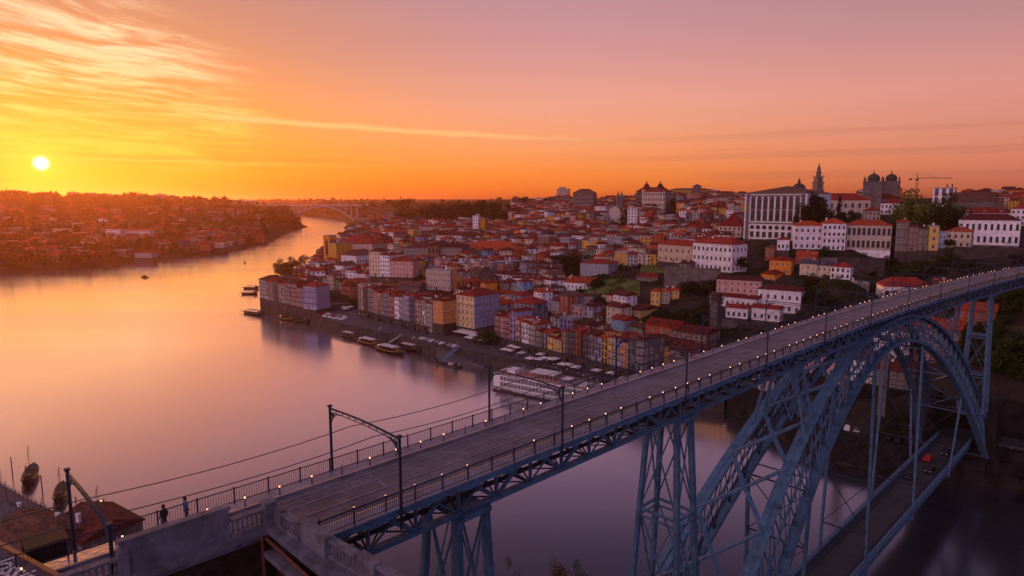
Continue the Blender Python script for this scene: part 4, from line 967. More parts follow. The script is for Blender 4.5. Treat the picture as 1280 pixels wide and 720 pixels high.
# cathedral
cat_ = empty('cathedral', gy(1104, 268, 525), R(-32), 'grey stone cathedral with two square domed bell towers on the hilltop', 'cathedral'); CZ = cat_.location.z
def tower(par_, x0, y0, w_, zb, z1, mt='granite'):
    b = MB(); b.box(x0, x0 + w_, y0, y0 + w_, zb, z1); b.box(x0 - .4, x0 + w_ + .4, y0 - .4, y0 + w_ + .4, z1, z1 + .8)
    for i in (0, 1):
        for j in (0, 1):
            cx_, cy_ = x0 + .6 + i * (w_ - 1.2), y0 + .6 + j * (w_ - 1.2); b.lathe([(.75, z1 + .8), (.75, z1 + 1.8), (.4, z1 + 2.3), (.55, z1 + 3), (.1, z1 + 5.2), (.0, z1 + 5.3)], 8, (cx_, cy_))
    for k in range(9):
        for (px_, py_) in ((x0 + w_ * (k + .5) / 9, y0), (x0 + w_ * (k + .5) / 9, y0 + w_), (x0, y0 + w_ * (k + .5) / 9), (x0 + w_, y0 + w_ * (k + .5) / 9)): b.box(px_ - .15, px_ + .15, py_ - .15, py_ + .15, z1 + .8, z1 + 1.6)
    r1 = w_ * .30; m2 = (x0 + w_ / 2, y0 + w_ / 2)
    prof = [(r1 * 1.08, z1 + .8), (r1 * 1.08, z1 + 3.0), (r1 * 1.2, z1 + 3.2), (r1 * 1.2, z1 + 3.5)] + [(r1 * 1.1 * math.cos(q), z1 + 3.5 + r1 * .95 * math.sin(q)) for q in np.linspace(0, 1.35, 6)] + [(.5, z1 + 3.5 + r1 * 1.0), (.5, z1 + 4.6 + r1), (.15, z1 + 5.2 + r1), (.1, z1 + 6.6 + r1)]
    tw_ = b.build('bell_tower', M[mt], par_); d = MB(); d.lathe(prof, 14, m2); d.build('dome', M['wallstone'], tw_, smooth=False)
    for (ax, ay, rz_) in ((x0 + w_ / 2, y0, 0), (x0 + w_, y0 + w_ / 2, math.pi / 2)):
        o = inst('belfry_opening', WM['a'], tw_, (ax, ay, z1 - w_ * .62), rz_, (w_ * .22, 2, w_ * .38))
b = MB(); b.box(-13, 15, 0, 45, -12, 12); b.build('nave_wall', M['granite'], cat_)
b = MB(); b.mesh([(-13.5, -.5, 12), (15.5, -.5, 12), (15.5, 45.5, 12), (-13.5, 45.5, 12), (1, -.5, 17), (1, 45.5, 17)], [(0, 1, 4), (1, 2, 5, 4), (2, 3, 5), (3, 0, 4, 5), (3, 2, 1, 0)]); b.build('roof', M['tile_dark'], cat_)
tower(cat_, -15.5, -2, 13.5, -14, 25.0); tower(cat_, -2.8, 2, 12.5, -14, 25.0)
# clock-less baroque spire tower
sp_ = empty('baroque_tower', gy(1021, 255, 905), R(10), 'slender tiered baroque stone tower rising behind the palace roof', 'tower')
b = MB()
for (w_, z0, z1) in ((11, -10, 18), (9.6, 19, 28), (8.2, 29, 36)):
    b.box(-w_ / 2, w_ / 2, -w_ / 2, w_ / 2, z0, z1); b.box(-w_ / 2 - .7, w_ / 2 + .7, -w_ / 2 - .7, w_ / 2 + .7, z1, z1 + 1)
    for i in (-1, 1):
        for j in (-1, 1): b.lathe([(.7, z1 + 1), (.35, z1 + 1.8), (.5, z1 + 2.3), (.05, z1 + 3.6)], 6, (i * w_ / 2, j * w_ / 2))
b.build('shaft', M['granite'], sp_)
b = MB(); b.lathe([(3.3, 37), (3.2, 42), (3.9, 42.3), (3.9, 43), (2.6, 43.4), (2.4, 47), (2.9, 47.3), (2.1, 48), (1.7, 50), (.9, 51.5), (.8, 53), (.3, 54), (.2, 56.5), (.05, 56.6)], 8); b.build('spire', M['granite'], sp_)
for z0, q in ((22, 2.4), (31, 2.), (8, 2.6)):
    inst('belfry_opening', WM['a'], sp_, (0, -{22: 4.8, 31: 4.1, 8: 5.5}[z0], z0 - 1), 0, (q, 2, 4)); inst('belfry_opening', WM['a'], sp_, ({22: 4.8, 31: 4.1, 8: 5.5}[z0], 0, z0 - 1), math.pi / 2, (q, 2, 4))
# dome behind the palace
dm = empty('church_dome', gy(998, 245, 620), 0, 'round lantern-topped church dome just behind the palace roof', 'dome')
b = MB(); b.lathe([(6, -20), (6, 5), (6.6, 5.2), (6.6, 6)], 12); b.build('drum', M['white'], dm)
b = MB(); b.lathe([(6.2 * math.cos(q), 6 + 6 * math.sin(q)) for q in np.linspace(0, 1.35, 7)] + [(1.3, 12), (1.3, 14.2), (.6, 15), (.15, 17)], 12); b.build('cap', M['wallstone'], dm)
# crane beside the cathedral and orange tower crane in the old town
def crane(base, H_, jib, cj, yaw, lab, mt, wj=1.2):
    r_ = empty('tower_crane', base, yaw, lab, 'crane'); b = MB(); a = wj / 2
    for i in (-a, a):
        for j in (-a, a): b.beam((i, j, -8), (i, j, H_), .22, .22)
    n = int(H_ / 2)
    for k in range(-3, n):
        for i in (-a, a): b.beam((i, -a, k * 2), (i, a, k * 2 + 2), .14, .14); b.beam((-a, i, k * 2 + 2), (a, i, k * 2), .14, .14)
    b.build('mast', M[mt], r_)
    b = MB(); b.beam((-cj, 0, H_), (jib, 0, H_), .5, .3); b.beam((0, 0, H_ + 1.6), (jib * .96, 0, H_ + .9), .3, .3) if jib else 0
    for k in range(int(jib / 2)): b.beam((2 * k, 0, H_), (2 * k + 1, 0, H_ + 1.5), .15, .15); b.beam((2 * k + 1, 0, H_ + 1.5), (2 * k + 2, 0, H_), .15, .15)
    b.beam((0, 0, H_), (0, 0, H_ + 5.5), .7, .7); b.beam((0, 0, H_ + 5.5), (jib * .6, 0, H_ + 1), .12, .12); b.beam((0, 0, H_ + 5.5), (-cj, 0, H_ + .3), .12, .12); b.build('jib', M[mt], r_)
    b = MB(); b.box(-cj - .5, -cj + 2, -.8, .8, H_ - 2, H_); b.box(-.9, 1.1, -.9, .9, H_ - 2.2, H_ - .2); b.build('counterweight', M['wallstone'], r_)
M['crane_or'] = mat('crane_orange', (.55, .16, .03), .5); M['crane_grey'] = mat('crane_grey', (.25, .14, .10), .5)
crane(gy(1144, 255, 760), 29, 42, 9, R(4), 'slim tower crane with a long horizontal jib right of the cathedral', 'crane_grey', 2.)
crane(gy(570, 372, 430), 26, 3, 3, R(20), 'orange crane mast standing behind the tall lilac corner block', 'crane_or', 1.6)
def F_(pl, pr, Y, h, d_, lab, **k): return facade(pl, pr, Y=Y, h=h, d_=d_, label=lab, **k)
# right of the cathedral
F_((1185, 262), (1243, 262), (565, 545), 6.5, 22, 'big grey stone church with a long brown roof right of the cathedral', wall='stone', roof='tile_br', rt='gable', ridge='x', rh=8, st_=1, cols=1, wins=False, cat='church', name='church', chim=0, found=25, gnd='stone')
F_((1165, 258), (1192, 258), (600, 590), 16, 16, 'white building with a flat balustraded top and great arch left of the stone church', wall='white', rt='flat', st_=2, cols=3, wsz=(3, 5), win='a', found=20, deg=False)
F_((1100, 268), (1130, 268), (478, 470), 8, 16, 'white house with red hipped roof below the cathedral towers', wall='white', roof='tile', rt='hip', st_=2, found=15, win='d')
F_((1080, 275), (1100, 276), (470, 466), 7, 12, 'pale house with rust roof tucked left below the cathedral', wall='beige', roof='tile', rt='hip', st_=2, found=15, win='g')
F_((1198, 282), (1262, 281), (470, 455), 9, 16, 'white villa with an upper storey and red hipped roofs above the long white house', wall='white', roof='tile', rt='hip', st_=2, cols=8, found=18, win='d', dorm=3)
F_((1196, 305), (1274, 303), (420, 402), 15.5, 15, 'long white house with dark doors and a dark hipped roof near the frame edge', wall='white', roof='tile_dark', rt='hip', st_=2, cols=10, found=14, win='d', wsz=(1.4, 3.4), deg=False, gnd='granite')
F_((1262, 282), (1300, 281), (470, 460), 12, 14, 'white gabled house cut by the right edge of the picture', wall='white', roof='tile', rt='gable', ridge='y', st_=3, found=18, win='d')
F_((991, 311), (1027, 311), (424, 418), 15, 12, 'white house with orange roof, left one of the pair under the conifers', wall='white', roof='tile_or', rt='hip', st_=3, cols=5, found=16, win='d', deg=False)
F_((1027, 313), (1056, 313), (414, 410), 17, 12, 'white four-storey house with glazed attic under the conifers', wall='white', roof='tile_or', rt='hip', st_=4, cols=5, found=16, win='d', deg=False, band=(.45,))
F_((1057, 312), (1113, 311), (414, 404), 15.5, 13, 'wide beige stone mansion with orange roof right of the white houses', wall='beige', roof='tile_or', rt='hip', st_=2, cols=9, wsz=(1.8, 4), found=16, win='g', deg=False, gnd='white')
F_((1118, 314), (1134, 314), (402, 398), 18, 10, 'narrow stone house with orange gable, leftmost of the ragged row', wall='stone', roof='tile_or', rt='gable', ridge='y', st_=4, found=14)
F_((1134, 314), (1146, 314), (396, 394), 15, 10, 'brown patched house with a tin balcony in the ragged row', wall='brown', roof='tile_dark', rt='gable', st_=4, found=14)
F_((1146, 313), (1160, 313), (394, 390), 13, 10, 'grey stone house beside the narrow yellow house', wall='stone', roof='tile_br', rt='gable', st_=3, found=14)
F_((1160, 313), (1172, 313), (388, 386), 14, 9, 'narrow bright yellow house with white ground floor above the bridge', wall='yellow', rt='flat', st_=3, cols=1, wsz=(1.8, 2.4), found=14, deg=False)
F_((1172.5, 310), (1181.5, 310), (388, 386), 9, 9, 'small blue house squeezed beside the narrow yellow house', wall='blue', rt='flat', st_=2, cols=2, found=14, deg=False)
F_((1182, 309), (1213, 308), (390, 382), 9.5, 10, 'cream house with orange roof and dormer right of the blue house', wall='cream', roof='tile_or', rt='hip', st_=2, cols=4, found=14, win='g', dorm=1, deg=False)
# seminary and white complexes on the slope
F_((865, 336), (914, 340), (432, 408), 17.5, 16, 'white three-storey seminary block with long red hipped roof on its terrace', wall='white', roof='tile', rt='hip', rh=4, st_=3, cols=9, sc_=4, win='g', wsz=(1.3, 2.), found=16, deg=False, gnd='granite')
F_((822, 326), (864, 330), (462, 436), 12, 14, 'lower wing with red roof attached left of the white seminary block', wall='beige', roof='tile', rt='hip', st_=2, cols=6, win='g', found=18)
F_((895, 372), (950, 377), (356, 346), 11, 9, 'rear range of the terraced white complex, brick-pink left part, dark red roof', wall='pink', roof='tile_dark', rt='gable', rh=1.8, st_=3, cols=7, found=10, deg=False)
F_((887, 377), (945, 387), (346, 330), 5.2, 7, 'long low white range with sloping red roof in front of the pink range', wall='white', roof='tile', rt='gable', rh=1.4, st_=1, cols=9, found=9, win='g', deg=False)
F_((907, 395), (934, 399), (330, 324), 5.2, 7, 'lowest left white shed-like house of the terraced complex', wall='white', roof='tile', rt='gable', rh=1.4, st_=1, cols=4, found=9, win='g', deg=False)
F_((939, 399), (974, 403), (322, 314), 6.2, 7, 'lowest right white house of the terraced complex, beside the lift tower', wall='white', roof='tile', rt='gable', rh=1.4, st_=1, cols=4, found=9, win='g', deg=False)
F_((946, 388), (1000, 391), (338, 326), 11.5, 12, 'tall white block with six windows and a dark red roof, right end of complex', wall='white', roof='tile_dark', rt='hip', rh=2., st_=2, cols=6, found=10, win='g', deg=False)
F_((961, 342), (988, 344), (395, 388), 8.5, 9, 'bright orange gabled house with arched balcony on the hillside', wall='orange', roof='tile', rt='gable', ridge='y', st_=2, cols=4, found=10)
F_((951, 351), (968, 354), (388, 382), 5., 16, 'low orange house with long red roof below the gabled orange house', wall='orange', roof='tile', rt='gable', ridge='y', st_=1, cols=2, found=8)
F_((971, 312), (986, 313), (408, 405), 6.5, 7, 'tiny white house with three windows above the orange house', wall='white', roof='tile', rt='hip', st_=1, cols=3, found=8, win='d')
F_((995, 327), (1020, 331), (400, 394), 5.5, 9, 'rusty-roofed stone shed right of the orange gabled house', wall='rust', roof='tile_or', rt='gable', st_=1, wins=False, found=8)
F_((999, 345), (1020, 346), (384, 378), 7.5, 9, 'cream terraced cottage with grey roof, left of the pair on the slope', wall='cream', roof='slate_roof', rt='gable', st_=2, found=9)
F_((1020, 346), (1040, 350), (380, 374), 8., 9, 'cream terraced cottage with grey roof, right of the pair on the slope', wall='cream', roof='slate_roof', rt='gable', st_=2, found=9)
F_((1037, 355), (1062, 356), (370, 364), 10, 9, 'small white three-storey house with red roof on the cliff side', wall='white', roof='tile', rt='hip', st_=3, found=9, win='d')
F_((1046, 364), (1086, 366), (352, 346), 4.5, 8, 'long low ruined stone building under the small white cliff house', wall='stone', rt='flat', st_=1, cols=7, found=9)
F_((1103, 373), (1166, 366), (322, 316), 6.2, 13, 'white house with broad red hipped roof just above the bridge lamps', wall='white', roof='tile', rt='hip', rh=4, st_=1, cols=6, found=12, win='d', wsz=(1.6, 2.4))
# yellow triple house, blue house, others on the slope
for i, (x0, x1, yb) in enumerate(((813, 824, 389), (824, 836, 387), (836, 848, 384))):
    F_((x0, yb), (x1, yb + .5), (372 + i * 3, 370 + i * 3), 11.5 - i * .8, 10, '%s bay of the yellow triple-gabled house on the slope' % ('left', 'middle', 'right')[i], wall='yellow' if i != 1 else 'beige', roof='tile_or', rt='hip', st_=3, cols=2, found=12, deg=False)
F_((706, 392), (723, 393), (388, 384), 10.5, 10, 'pale blue three-storey house amid the old town roofs', wall='blue', roof='tile', rt='hip', rh=1.5, st_=3, cols=3, found=10, deg=False)
F_((725, 390), (740, 391), (392, 388), 9, 10, 'salmon house with flat terrace right of the pale blue house', wall='pink', rt='flat', st_=3, found=10)
F_((752, 393), (778, 394), (382, 372), 12, 10, 'white-fronted house with black side wall and dark red roof', wall='pink', roof='tile_dark', rt='hip', rh=1.5, st_=4, cols=3, found=10, sidewall='slate')
F_((783, 398), (800, 402), (366, 358), 6, 18, 'yellow house with double long red roof near the slope', wall='yellow', roof='tile_dark', rt='gable', ridge='x', st_=2, cols=5, found=8)
F_((642, 415), (668, 420), (352, 344), 17, 13, 'slate-sided tall house with rounded red roof over the quay terrace', wall='slate', roof='tile', rt='hip', st_=6, found=8)
F_((795, 355), (822, 356), (418, 412), 5, 9, 'stone cottage with rust roof on the green terraces', wall='stone', roof='tile', rt='hip', st_=1, cols=4, found=8)
F_((703, 368), (738, 372), (430, 420), 9, 12, 'white arcaded house with a bright red penthouse storey', wall='white', roof='tile_or', rt='hip', st_=2, cols=7, found=10)
F_((704, 357), (740, 360), (440, 430), 5.5, 10, 'bright red flat-topped penthouse with one white window', wall='red', roof='tile_or', rt='hip', rh=1, st_=1, cols=2, found=8)
F_((725, 350), (760, 353), (470, 460), 13, 22, 'large plain grey building with red roof left of the green terraces', wall='grey', roof='tile', rt='hip', rh=2.5, st_=3, wins=False, found=12)
F_((687, 322), (705, 323), (560, 555), 10, 12, 'blank beige wall building in the middle of the roofs', wall='cream', roof='tile', rt='gable', st_=3, wins=False, found=10)
F_((672, 314), (686, 315), (610, 600), 14, 12, 'tall brown blank-sided building left of the beige wall', wall='brown', rt='flat', st_=4, wins=False, found=10)
F_((614, 356), (639, 362), (470, 455), 10, 10, 'white twin-gabled house behind the lilac corner block', wall='white', roof='tile_dark', rt='gable', ridge='y', rh=2.5, st_=3, cols=5, found=9, win='d')
F_((640, 362), (676, 365), (455, 448), 9, 12, 'white house with a row of red dormers and a gable', wall='white', roof='tile_dark', rt='hip', st_=2, cols=9, found=9, win='d', dorm=5)
# old customs, exchange and churches
F_((505, 338), (539, 338), (535, 530), 19, 26, 'left stone wing of the stock exchange palace', wall='stone', roof='tile_dark', rt='hip', rh=4, st_=3, cols=9, wsz=(1.5, 3.2), win='w', found=9, deg=False, side=False, cat='palace')
F_((535, 339), (549, 339), (529, 527), 20.5, 26, 'pedimented centre of the stock exchange palace with dark portals', wall='granite' if False else 'brown', roof='tile_dark', rt='gable', ridge='y', rh=3, st_=3, cols=3, wsz=(1.8, 3.6), win='d', found=9, deg=False, side=False, cat='palace')
F_((548.5, 338), (577, 337), (530, 526), 19, 26, 'right stone wing of the stock exchange palace', wall='stone', roof='tile_dark', rt='hip', rh=4, st_=3, cols=8, wsz=(1.5, 3.2), win='w', found=9, deg=False, side=False, cat='palace')
F_((580, 332), (646, 329), (590, 575), 15, 24, 'long yellow-cream market building with big orange roof', wall='cream', roof='tile_or', rt='hip', rh=7, st_=2, cols=20, wsz=(1.6, 3.4), found=9, deg=False)
F_((418, 347), (430, 349), (545, 538), 11, 16, 'small white gabled chapel, lower of the two white gables', wall='white', roof='tile_br', rt='gable', ridge='y', st_=1, cols=2, found=9, win='d', cat='church')
F_((427, 340), (446, 342), (560, 550), 15, 20, 'larger white gabled church behind the small chapel', wall='white', roof='tile_br', rt='gable', ridge='y', st_=2, cols=2, found=9, win='d', cat='church')
F_((462, 345), (476, 346), (500, 495), 19, 12, 'cream six-storey house with rounded red roof beside the white gable front', wall='cream', roof='tile_dark', rt='hip', st_=6, found=9)
F_((476, 345), (487, 346), (495, 491), 16, 10, 'white round-gabled front next to the salmon red house', wall='white', roof='tile', rt='gable', ridge='y', st_=5, cols=4, found=9)
F_((487, 346), (516, 345), (491, 486), 12, 12, 'salmon red long house with dormers beside the white gable front', wall='pink', roof='tile', rt='hip', st_=3, found=9, dorm=4)
F_((533, 362), (563, 364), (455, 448), 14, 9, 'pale ruinous house with two chimneys left of the orange crane', wall='beige', rt='flat', st_=3, found=9)
F_((495, 372), (524, 372), (445, 440), 8, 12, 'grey shed-like house with dark roof and white gable end', wall='stone', roof='tile_br', rt='gable', st_=2, found=8, wins=False)
F_((405, 325), (413, 326), (640, 636), 24, 9, 'ochre church front tower with tall dark niche near the river bend', wall='orange', roof='tile_br', rt='flat', st_=1, cols=1, win='a', wsz=(3.4, 11), found=15, cat='church', deg=False, gnd='white')
F_((413, 326), (421, 327), (636, 630), 17, 20, 'ochre block with small turret right of the ochre church front', wall='ochre', rt='flat', st_=2, wins=False, found=15)
F_((421, 322), (466, 322), (650, 640), 14, 30, 'large church with big rust roof and white base by the river bend', wall='beige', roof='tile', rt='hip', rh=8, st_=1, wins=False, found=15, cat='church', gnd='white')
F_((477, 307), (487, 308), (760, 750), 16, 20, 'sunlit white gabled warehouse end in the middle distance', wall='white', roof='tile_or', rt='gable', ridge='y', st_=2, wins=False, found=15)
F_((487, 306), (537, 306), (760, 750), 11, 20, 'long white convent range with orange roof in the middle distance', wall='white', roof='tile', rt='hip', st_=2, cols=12, far=True, found=15)
F_((502, 296), (531, 296), (840, 830), 11, 16, 'white hall with dark red roof behind the convent range', wall='white', roof='tile_dark', rt='hip', st_=2, cols=4, far=True, found=15)
F_((545, 306), (600, 306), (700, 690), 10, 16, 'long low white range with brown roof and one white chimney stack', wall='white', roof='tile_dark', rt='hip', st_=2, cols=16, far=True, found=12)
F_((591, 300), (598, 300), (770, 768), 28, 9, 'slim white apartment tower amid the middle roofs', wall='white', rt='flat', st_=8, cols=2, far=True, found=12, cat='tower')
F_((598.5, 301), (606, 301), (772, 768), 26, 9, 'dull yellow block leaning against the slim white tower', wall='ochre', rt='flat', st_=6, cols=3, far=True, found=12)
F_((625, 298), (656, 298), (760, 750), 11, 14, 'white middle-distance house under a wide orange roof', wall='white', roof='tile_or', rt='hip', st_=3, cols=9, far=True, found=12)
# hilltop skyline
F_((803, 266), (830, 266), (860, 850), 27, 18, 'tall white-fronted block with four rows of windows under the twin turrets', wall='beige', roof='tile', rt='hip', st_=4, cols=9, far=True, found=20)
for x_, lb in ((808, 'left'), (825, 'right')):
    tr = empty('roof_turret', gy(x_, 242, 900), 0, lb + ' one of the twin pyramid-roofed turrets on the hilltop', 'turret', 'twin turrets'); b = MB(); b.box(-5, 5, -5, 5, -20, 5); b.build('wall', M['f_cream'], tr)
    b = MB(); b.lathe([(8, 5), (5.6, 9), (2.2, 13.5), (.7, 14), (.7, 16), (.1, 18)], 4, ph=math.pi / 4); b.build('roof', M['tile_dark'], tr)
F_((795, 252), (838, 252), (930, 920), 14, 20, 'broad rust-roofed monastery body behind the twin turrets', wall='stone', roof='tile', rt='hip', rh=6, st_=2, cols=14, far=True, found=20)
F_((835, 252), (893, 250), (1050, 1040), 18, 30, 'long golden colonnaded building crowning the hill', wall='ochre', roof='tile_br', rt='hip', rh=3, st_=2, cols=18, far=True, found=20)
F_((866, 252), (876, 252), (1035, 1033), 24, 10, 'dark central pavilion of the golden hilltop building', wall='stone', rt='gable', ridge='y', rh=3, st_=2, far=True, found=20, roof='tile_br')
dm = empty('church_dome', gy(891, 248, 1060), 0, 'small pale dome at the right end of the golden hilltop building', 'dome'); b = MB(); b.lathe([(6, -20), (6, 10)] + [(6.4 * math.cos(q), 11 + 5 * math.sin(q)) for q in np.linspace(0, 1.5, 6)], 12); b.build('drum', M['white'], dm)
F_((900, 256), (918, 257), (900, 900), 15, 12, 'dark stone tower block right of the small pale dome', wall='stone', roof='tile_br', rt='hip', st_=3, far=True, found=20)
# church with twin bell turrets on the middle hill
ch = empty('church', gy(768, 280, 800), R(-20), 'pale baroque church with round gable and a twin-topped belfry on the middle hill', 'church')
b = MB(); b.box(-7, 7, 0, 30, -15, 14); b.face([(7 * math.cos(q), -.05, 14 + 7 * math.sin(q)) for q in np.linspace(0, math.pi, 10)][::-1]); b.build('wall', M['beige'], ch)
b = MB(); b.mesh([(-7.5, 0, 14), (7.5, 0, 14), (7.5, 30, 14), (-7.5, 30, 14), (0, 0, 20), (0, 30, 20)], [(0, 1, 4), (1, 2, 5, 4), (2, 3, 5), (3, 0, 4, 5)]); b.build('roof', M['tile'], ch)
b = MB()
b.box(-3.5, 3.5, 28, 34, -15, 24); b.build('tower', M['stone'], ch)
for k in (-2, 2): b = MB(); b.lathe([(2.4, 24), (2.4, 32), (2.8, 32.5), (1.6, 36), (.6, 38), (.1, 41)], 8, (k * 1.1, 31)); b.build('belfry', M['stone'], ch)
F_((743, 275), (757, 276), (830, 824), 18, 16, 'white gabled house left of the pale baroque church', wall='white', roof='tile', rt='gable', ridge='y', st_=4, far=True, found=15)
F_((784, 280), (796, 281), (760, 756), 18, 10, 'slim white four-storey house on the middle hill slope', wall='white', rt='flat', st_=5, cols=3, far=True, found=20)
F_((800, 283), (811, 284), (740, 736), 11, 10, 'small white house right of the slim white one on the slope', wall='white', roof='tile', rt='hip', st_=3, cols=3, far=True, found=20)
F_((820, 281), (834, 281), (740, 735), 9, 10, 'cream house with two rows of windows at the slope foot', wall='cream', roof='tile', rt='hip', st_=3, cols=5, far=True, found=20)
F_((716, 262), (742, 262), (1000, 990), 25, 20, 'broad palace-like block with dark roof left of the church hill', wall='stone', roof='tile_br', rt='hip', rh=6, st_=4, cols=9, far=True, found=20)
F_((696, 250), (711, 250), (1350, 1345), 22, 20, 'blocky stepped tower building alone on the far skyline', wall='beige', rt='flat', st_=7, cols=6, far=True, found=20, cat='tower')
F_((699, 238), (707, 238), (1352, 1350), 6, 10, 'small rooftop box on the blocky skyline tower', wall='beige', rt='flat', st_=2, far=True, found=6)
F_((898, 290), (906, 290), (650, 648), 15, 7, 'squat stone bell tower, right of the two low church towers', wall='stone', roof='tile_br', rt='hip', rh=2, st_=2, cols=1, far=True, found=10, cat='tower')
F_((856, 286), (863, 286), (660, 658), 15, 7, 'squat stone bell tower, left of the two low church towers', wall='stone', roof='tile_br', rt='hip', rh=2, st_=2, cols=1, far=True, found=10, cat='tower')
F_((850, 296), (887, 296), (600, 590), 9, 20, 'stone church with orange front gable below the two low towers', wall='pink', roof='tile', rt='gable', ridge='y', rh=5, st_=2, cols=4, far=True, found=15, cat='church')
F_((898, 296), (926, 297), (545, 535), 9, 20, 'building with a broad bright red roof left of the palace', wall='beige', roof='tile', rt='hip', rh=10, st_=2, cols=5, far=True, found=15)

# ------------------------------------------------------------------ the other houses of the old town, street by street
OCC = []
for P_, yw, w_, d_, h in HOUSES:
    c2 = Vector((P_.x, P_.y)) + Vector((-math.sin(yw), math.cos(yw))) * d_ / 2; OCC.append((c2.x, c2.y, max(w_, d_) * .36 + min(w_, d_) * .22))
def free(x, y, r_):
    return all((x - a) ** 2 + (y - b_) ** 2 > (r_ + c_) ** 2 for a, b_, c_ in OCC)
PARK = [(690, 335, 850, 384), (782, 380, 862, 425), (1003, 308, 1290, 345), (878, 318, 945, 340), (855, 340, 900, 372), (862, 372, 1300, 470), (1040, 330, 1300, 400), (1000, 235, 1075, 300), (755, 272, 800, 296), (815, 258, 850, 282), (915, 290, 1300, 322), (1120, 222, 1252, 264), (1075, 262, 1290, 300), (640, 236, 900, 250), (482, 225, 640, 285)]
def inpark(px, py): return any(a <= px <= c_ and b_ <= py <= e_ for a, b_, c_, e_ in PARK)
cands = []
for j in range(0, 78):
    vv = 20 + j * 12.2; u = -620 + random.uniform(0, 10)
    while u < 330:
        wd = random.uniform(5.6, 11) * (1 + .3 * (vv > 450)); u += wd / 2
        x = 0 + UQ.x * u + VQ.x * vv; y = 330 + UQ.y * u + VQ.y * vv
        u += wd / 2 + .3
        if y < 310 or y > 1280: continue
        x += random.uniform(-1, 1); y += random.uniform(-1, 1)
        cands.append((x, y, wd, j))
ca = np.array([(c_[0], c_[1]) for c_ in cands]); cz = land(ca[:, 0], ca[:, 1]); cd = sdist(ca[:, 0], ca[:, 1])
good = []
for (x, y, wd, j), z, d0 in zip(cands, cz, cd):
    lim = 46 if y < 520 else (16 if x < -120 and y < 800 else 38)
    if d0 < lim or z < 5: continue
    px, py = proj((x, y, z))
    if px < 300 or px > 1295 or inpark(px, py) or random.random() < .05: continue
    if x > 70 and y < 420: continue
    dp = random.uniform(8.8, 11)
    if not free(x, y, math.hypot(wd, dp) * .30): continue
    OCC.append((x, y, min(wd, dp) * .42)); good.append((x, y, z, wd, dp, j, px, py))
good.sort(key=lambda q: q[1])
near = good[:NEARN]; rest = good[NEARN:]
wc = ['white'] * 5 + ['cream'] * 3 + ['beige'] * 4 + ['ochre', 'ochre', 'yellow', 'rust', 'rust', 'red', 'pink', 'pink', 'grey', 'grey', 'grey', 'blue', 'lilac', 'stone', 'stone', 'stone', 'brown', 'slate', 'green', 'orange']
rc = ['tile'] * 7 + ['tile_dark'] * 8 + ['tile_or'] * 3 + ['tile_br'] * 4
rows_ = {}
for q in near: rows_.setdefault(q[5], []).append(q)
names_ = sorted(rows_)
for ri, j in enumerate(names_):
    for i, (x, y, z, wd, dp, jj, px, py) in enumerate(sorted(rows_[j], key=lambda q: q[6])):
        wl = random.choice(wc); rf = random.choice(rc); st_ = random.choice((2, 3, 3, 4, 4)); h = st_ * random.uniform(2.7, 3.1); rt = random.choice(('hip', 'gable', 'gable', 'hip', 'hip', 'flat'))
        yaw = YQ + .22 * math.sin(x * .017 + y * .011) + random.uniform(-.12, .12)
        fx = 'flat roof' if rt == 'flat' else RN[rf]
        lb = '%s %s-storey house with %s, %s from left in %s uphill street' % (CN[wl], NW[st_], fx, ordw(i + 1), ordw(ri + 1))
        nearwin = y < WINY
        house(Vector((x, y, z - .3)), yaw, wd, dp, h, wl, rf, rt, st_=st_, label=lb, group='houses of the old town hillside', found=9, far=not nearwin, side=True, cols=max(2, round(wd / 3.2)), sc_=max(1, round(dp / 4.5)), dorm=random.choice((0, 0, 1)) if nearwin else 0, win=random.choice('wwgd'),
              chim=None if y < 600 else random.choice((0, 1)))
# far mass of roofs: one object
def mass(name, items):
    keys = list(WALLC); mats_ = [M['f_' + k] for k in keys] + [M[k] for k in ('tile', 'tile_dark', 'tile_or', 'tile_br', 'flat')]; b = MB()
    for (x, y, z, wd, dp, h, wl, rf, rt, yaw, st_) in items:
        c_, s_ = math.cos(yaw), math.sin(yaw); T = lambda p_: (x + p_[0] * c_ - p_[1] * s_, y + p_[0] * s_ + p_[1] * c_, z + p_[2])
        k1 = wall_mesh(wd, dp, h, 8, rt, min(wd, dp) * .24 + .2, 'x', True, max(2, round(wd / 3)), st_, max(1, round(dp / 4)))
        k2 = roof_mesh(wd, dp, h, rt, min(wd, dp) * .24, 'x' if wd >= dp else 'y'); wi = keys.index(wl); ri = len(keys) + (('tile', 'tile_dark', 'tile_or', 'tile_br').index(rf) if rt != 'flat' else 4)
        if rt == 'gable': k1 = wall_mesh(wd, dp, h, 8, 'hip', 0, 'x', True, max(2, round(wd / 3)), st_, max(1, round(dp / 4)))
        for kk, mi in ((k1, wi), (k2, ri)):
            n = len(b.v); b.v += [T(p_) for p_ in kk.v]; b.f += [tuple(n + i for i in f) for f in kk.f]; b.m += [mi] * len(kk.f); b.uv += kk.uv
    return tag(b.build(name, mats_), kind='stuff')
items = []
for (x, y, z, wd, dp, j, px, py) in rest:
    st_ = random.choice((3, 4, 4, 5)); items.append((x, y, z, wd, dp, st_ * 2.9, random.choice(wc), random.choice(rc), random.choice(('hip', 'gable', 'flat', 'hip')), YQ + random.uniform(-.5, .5), st_))
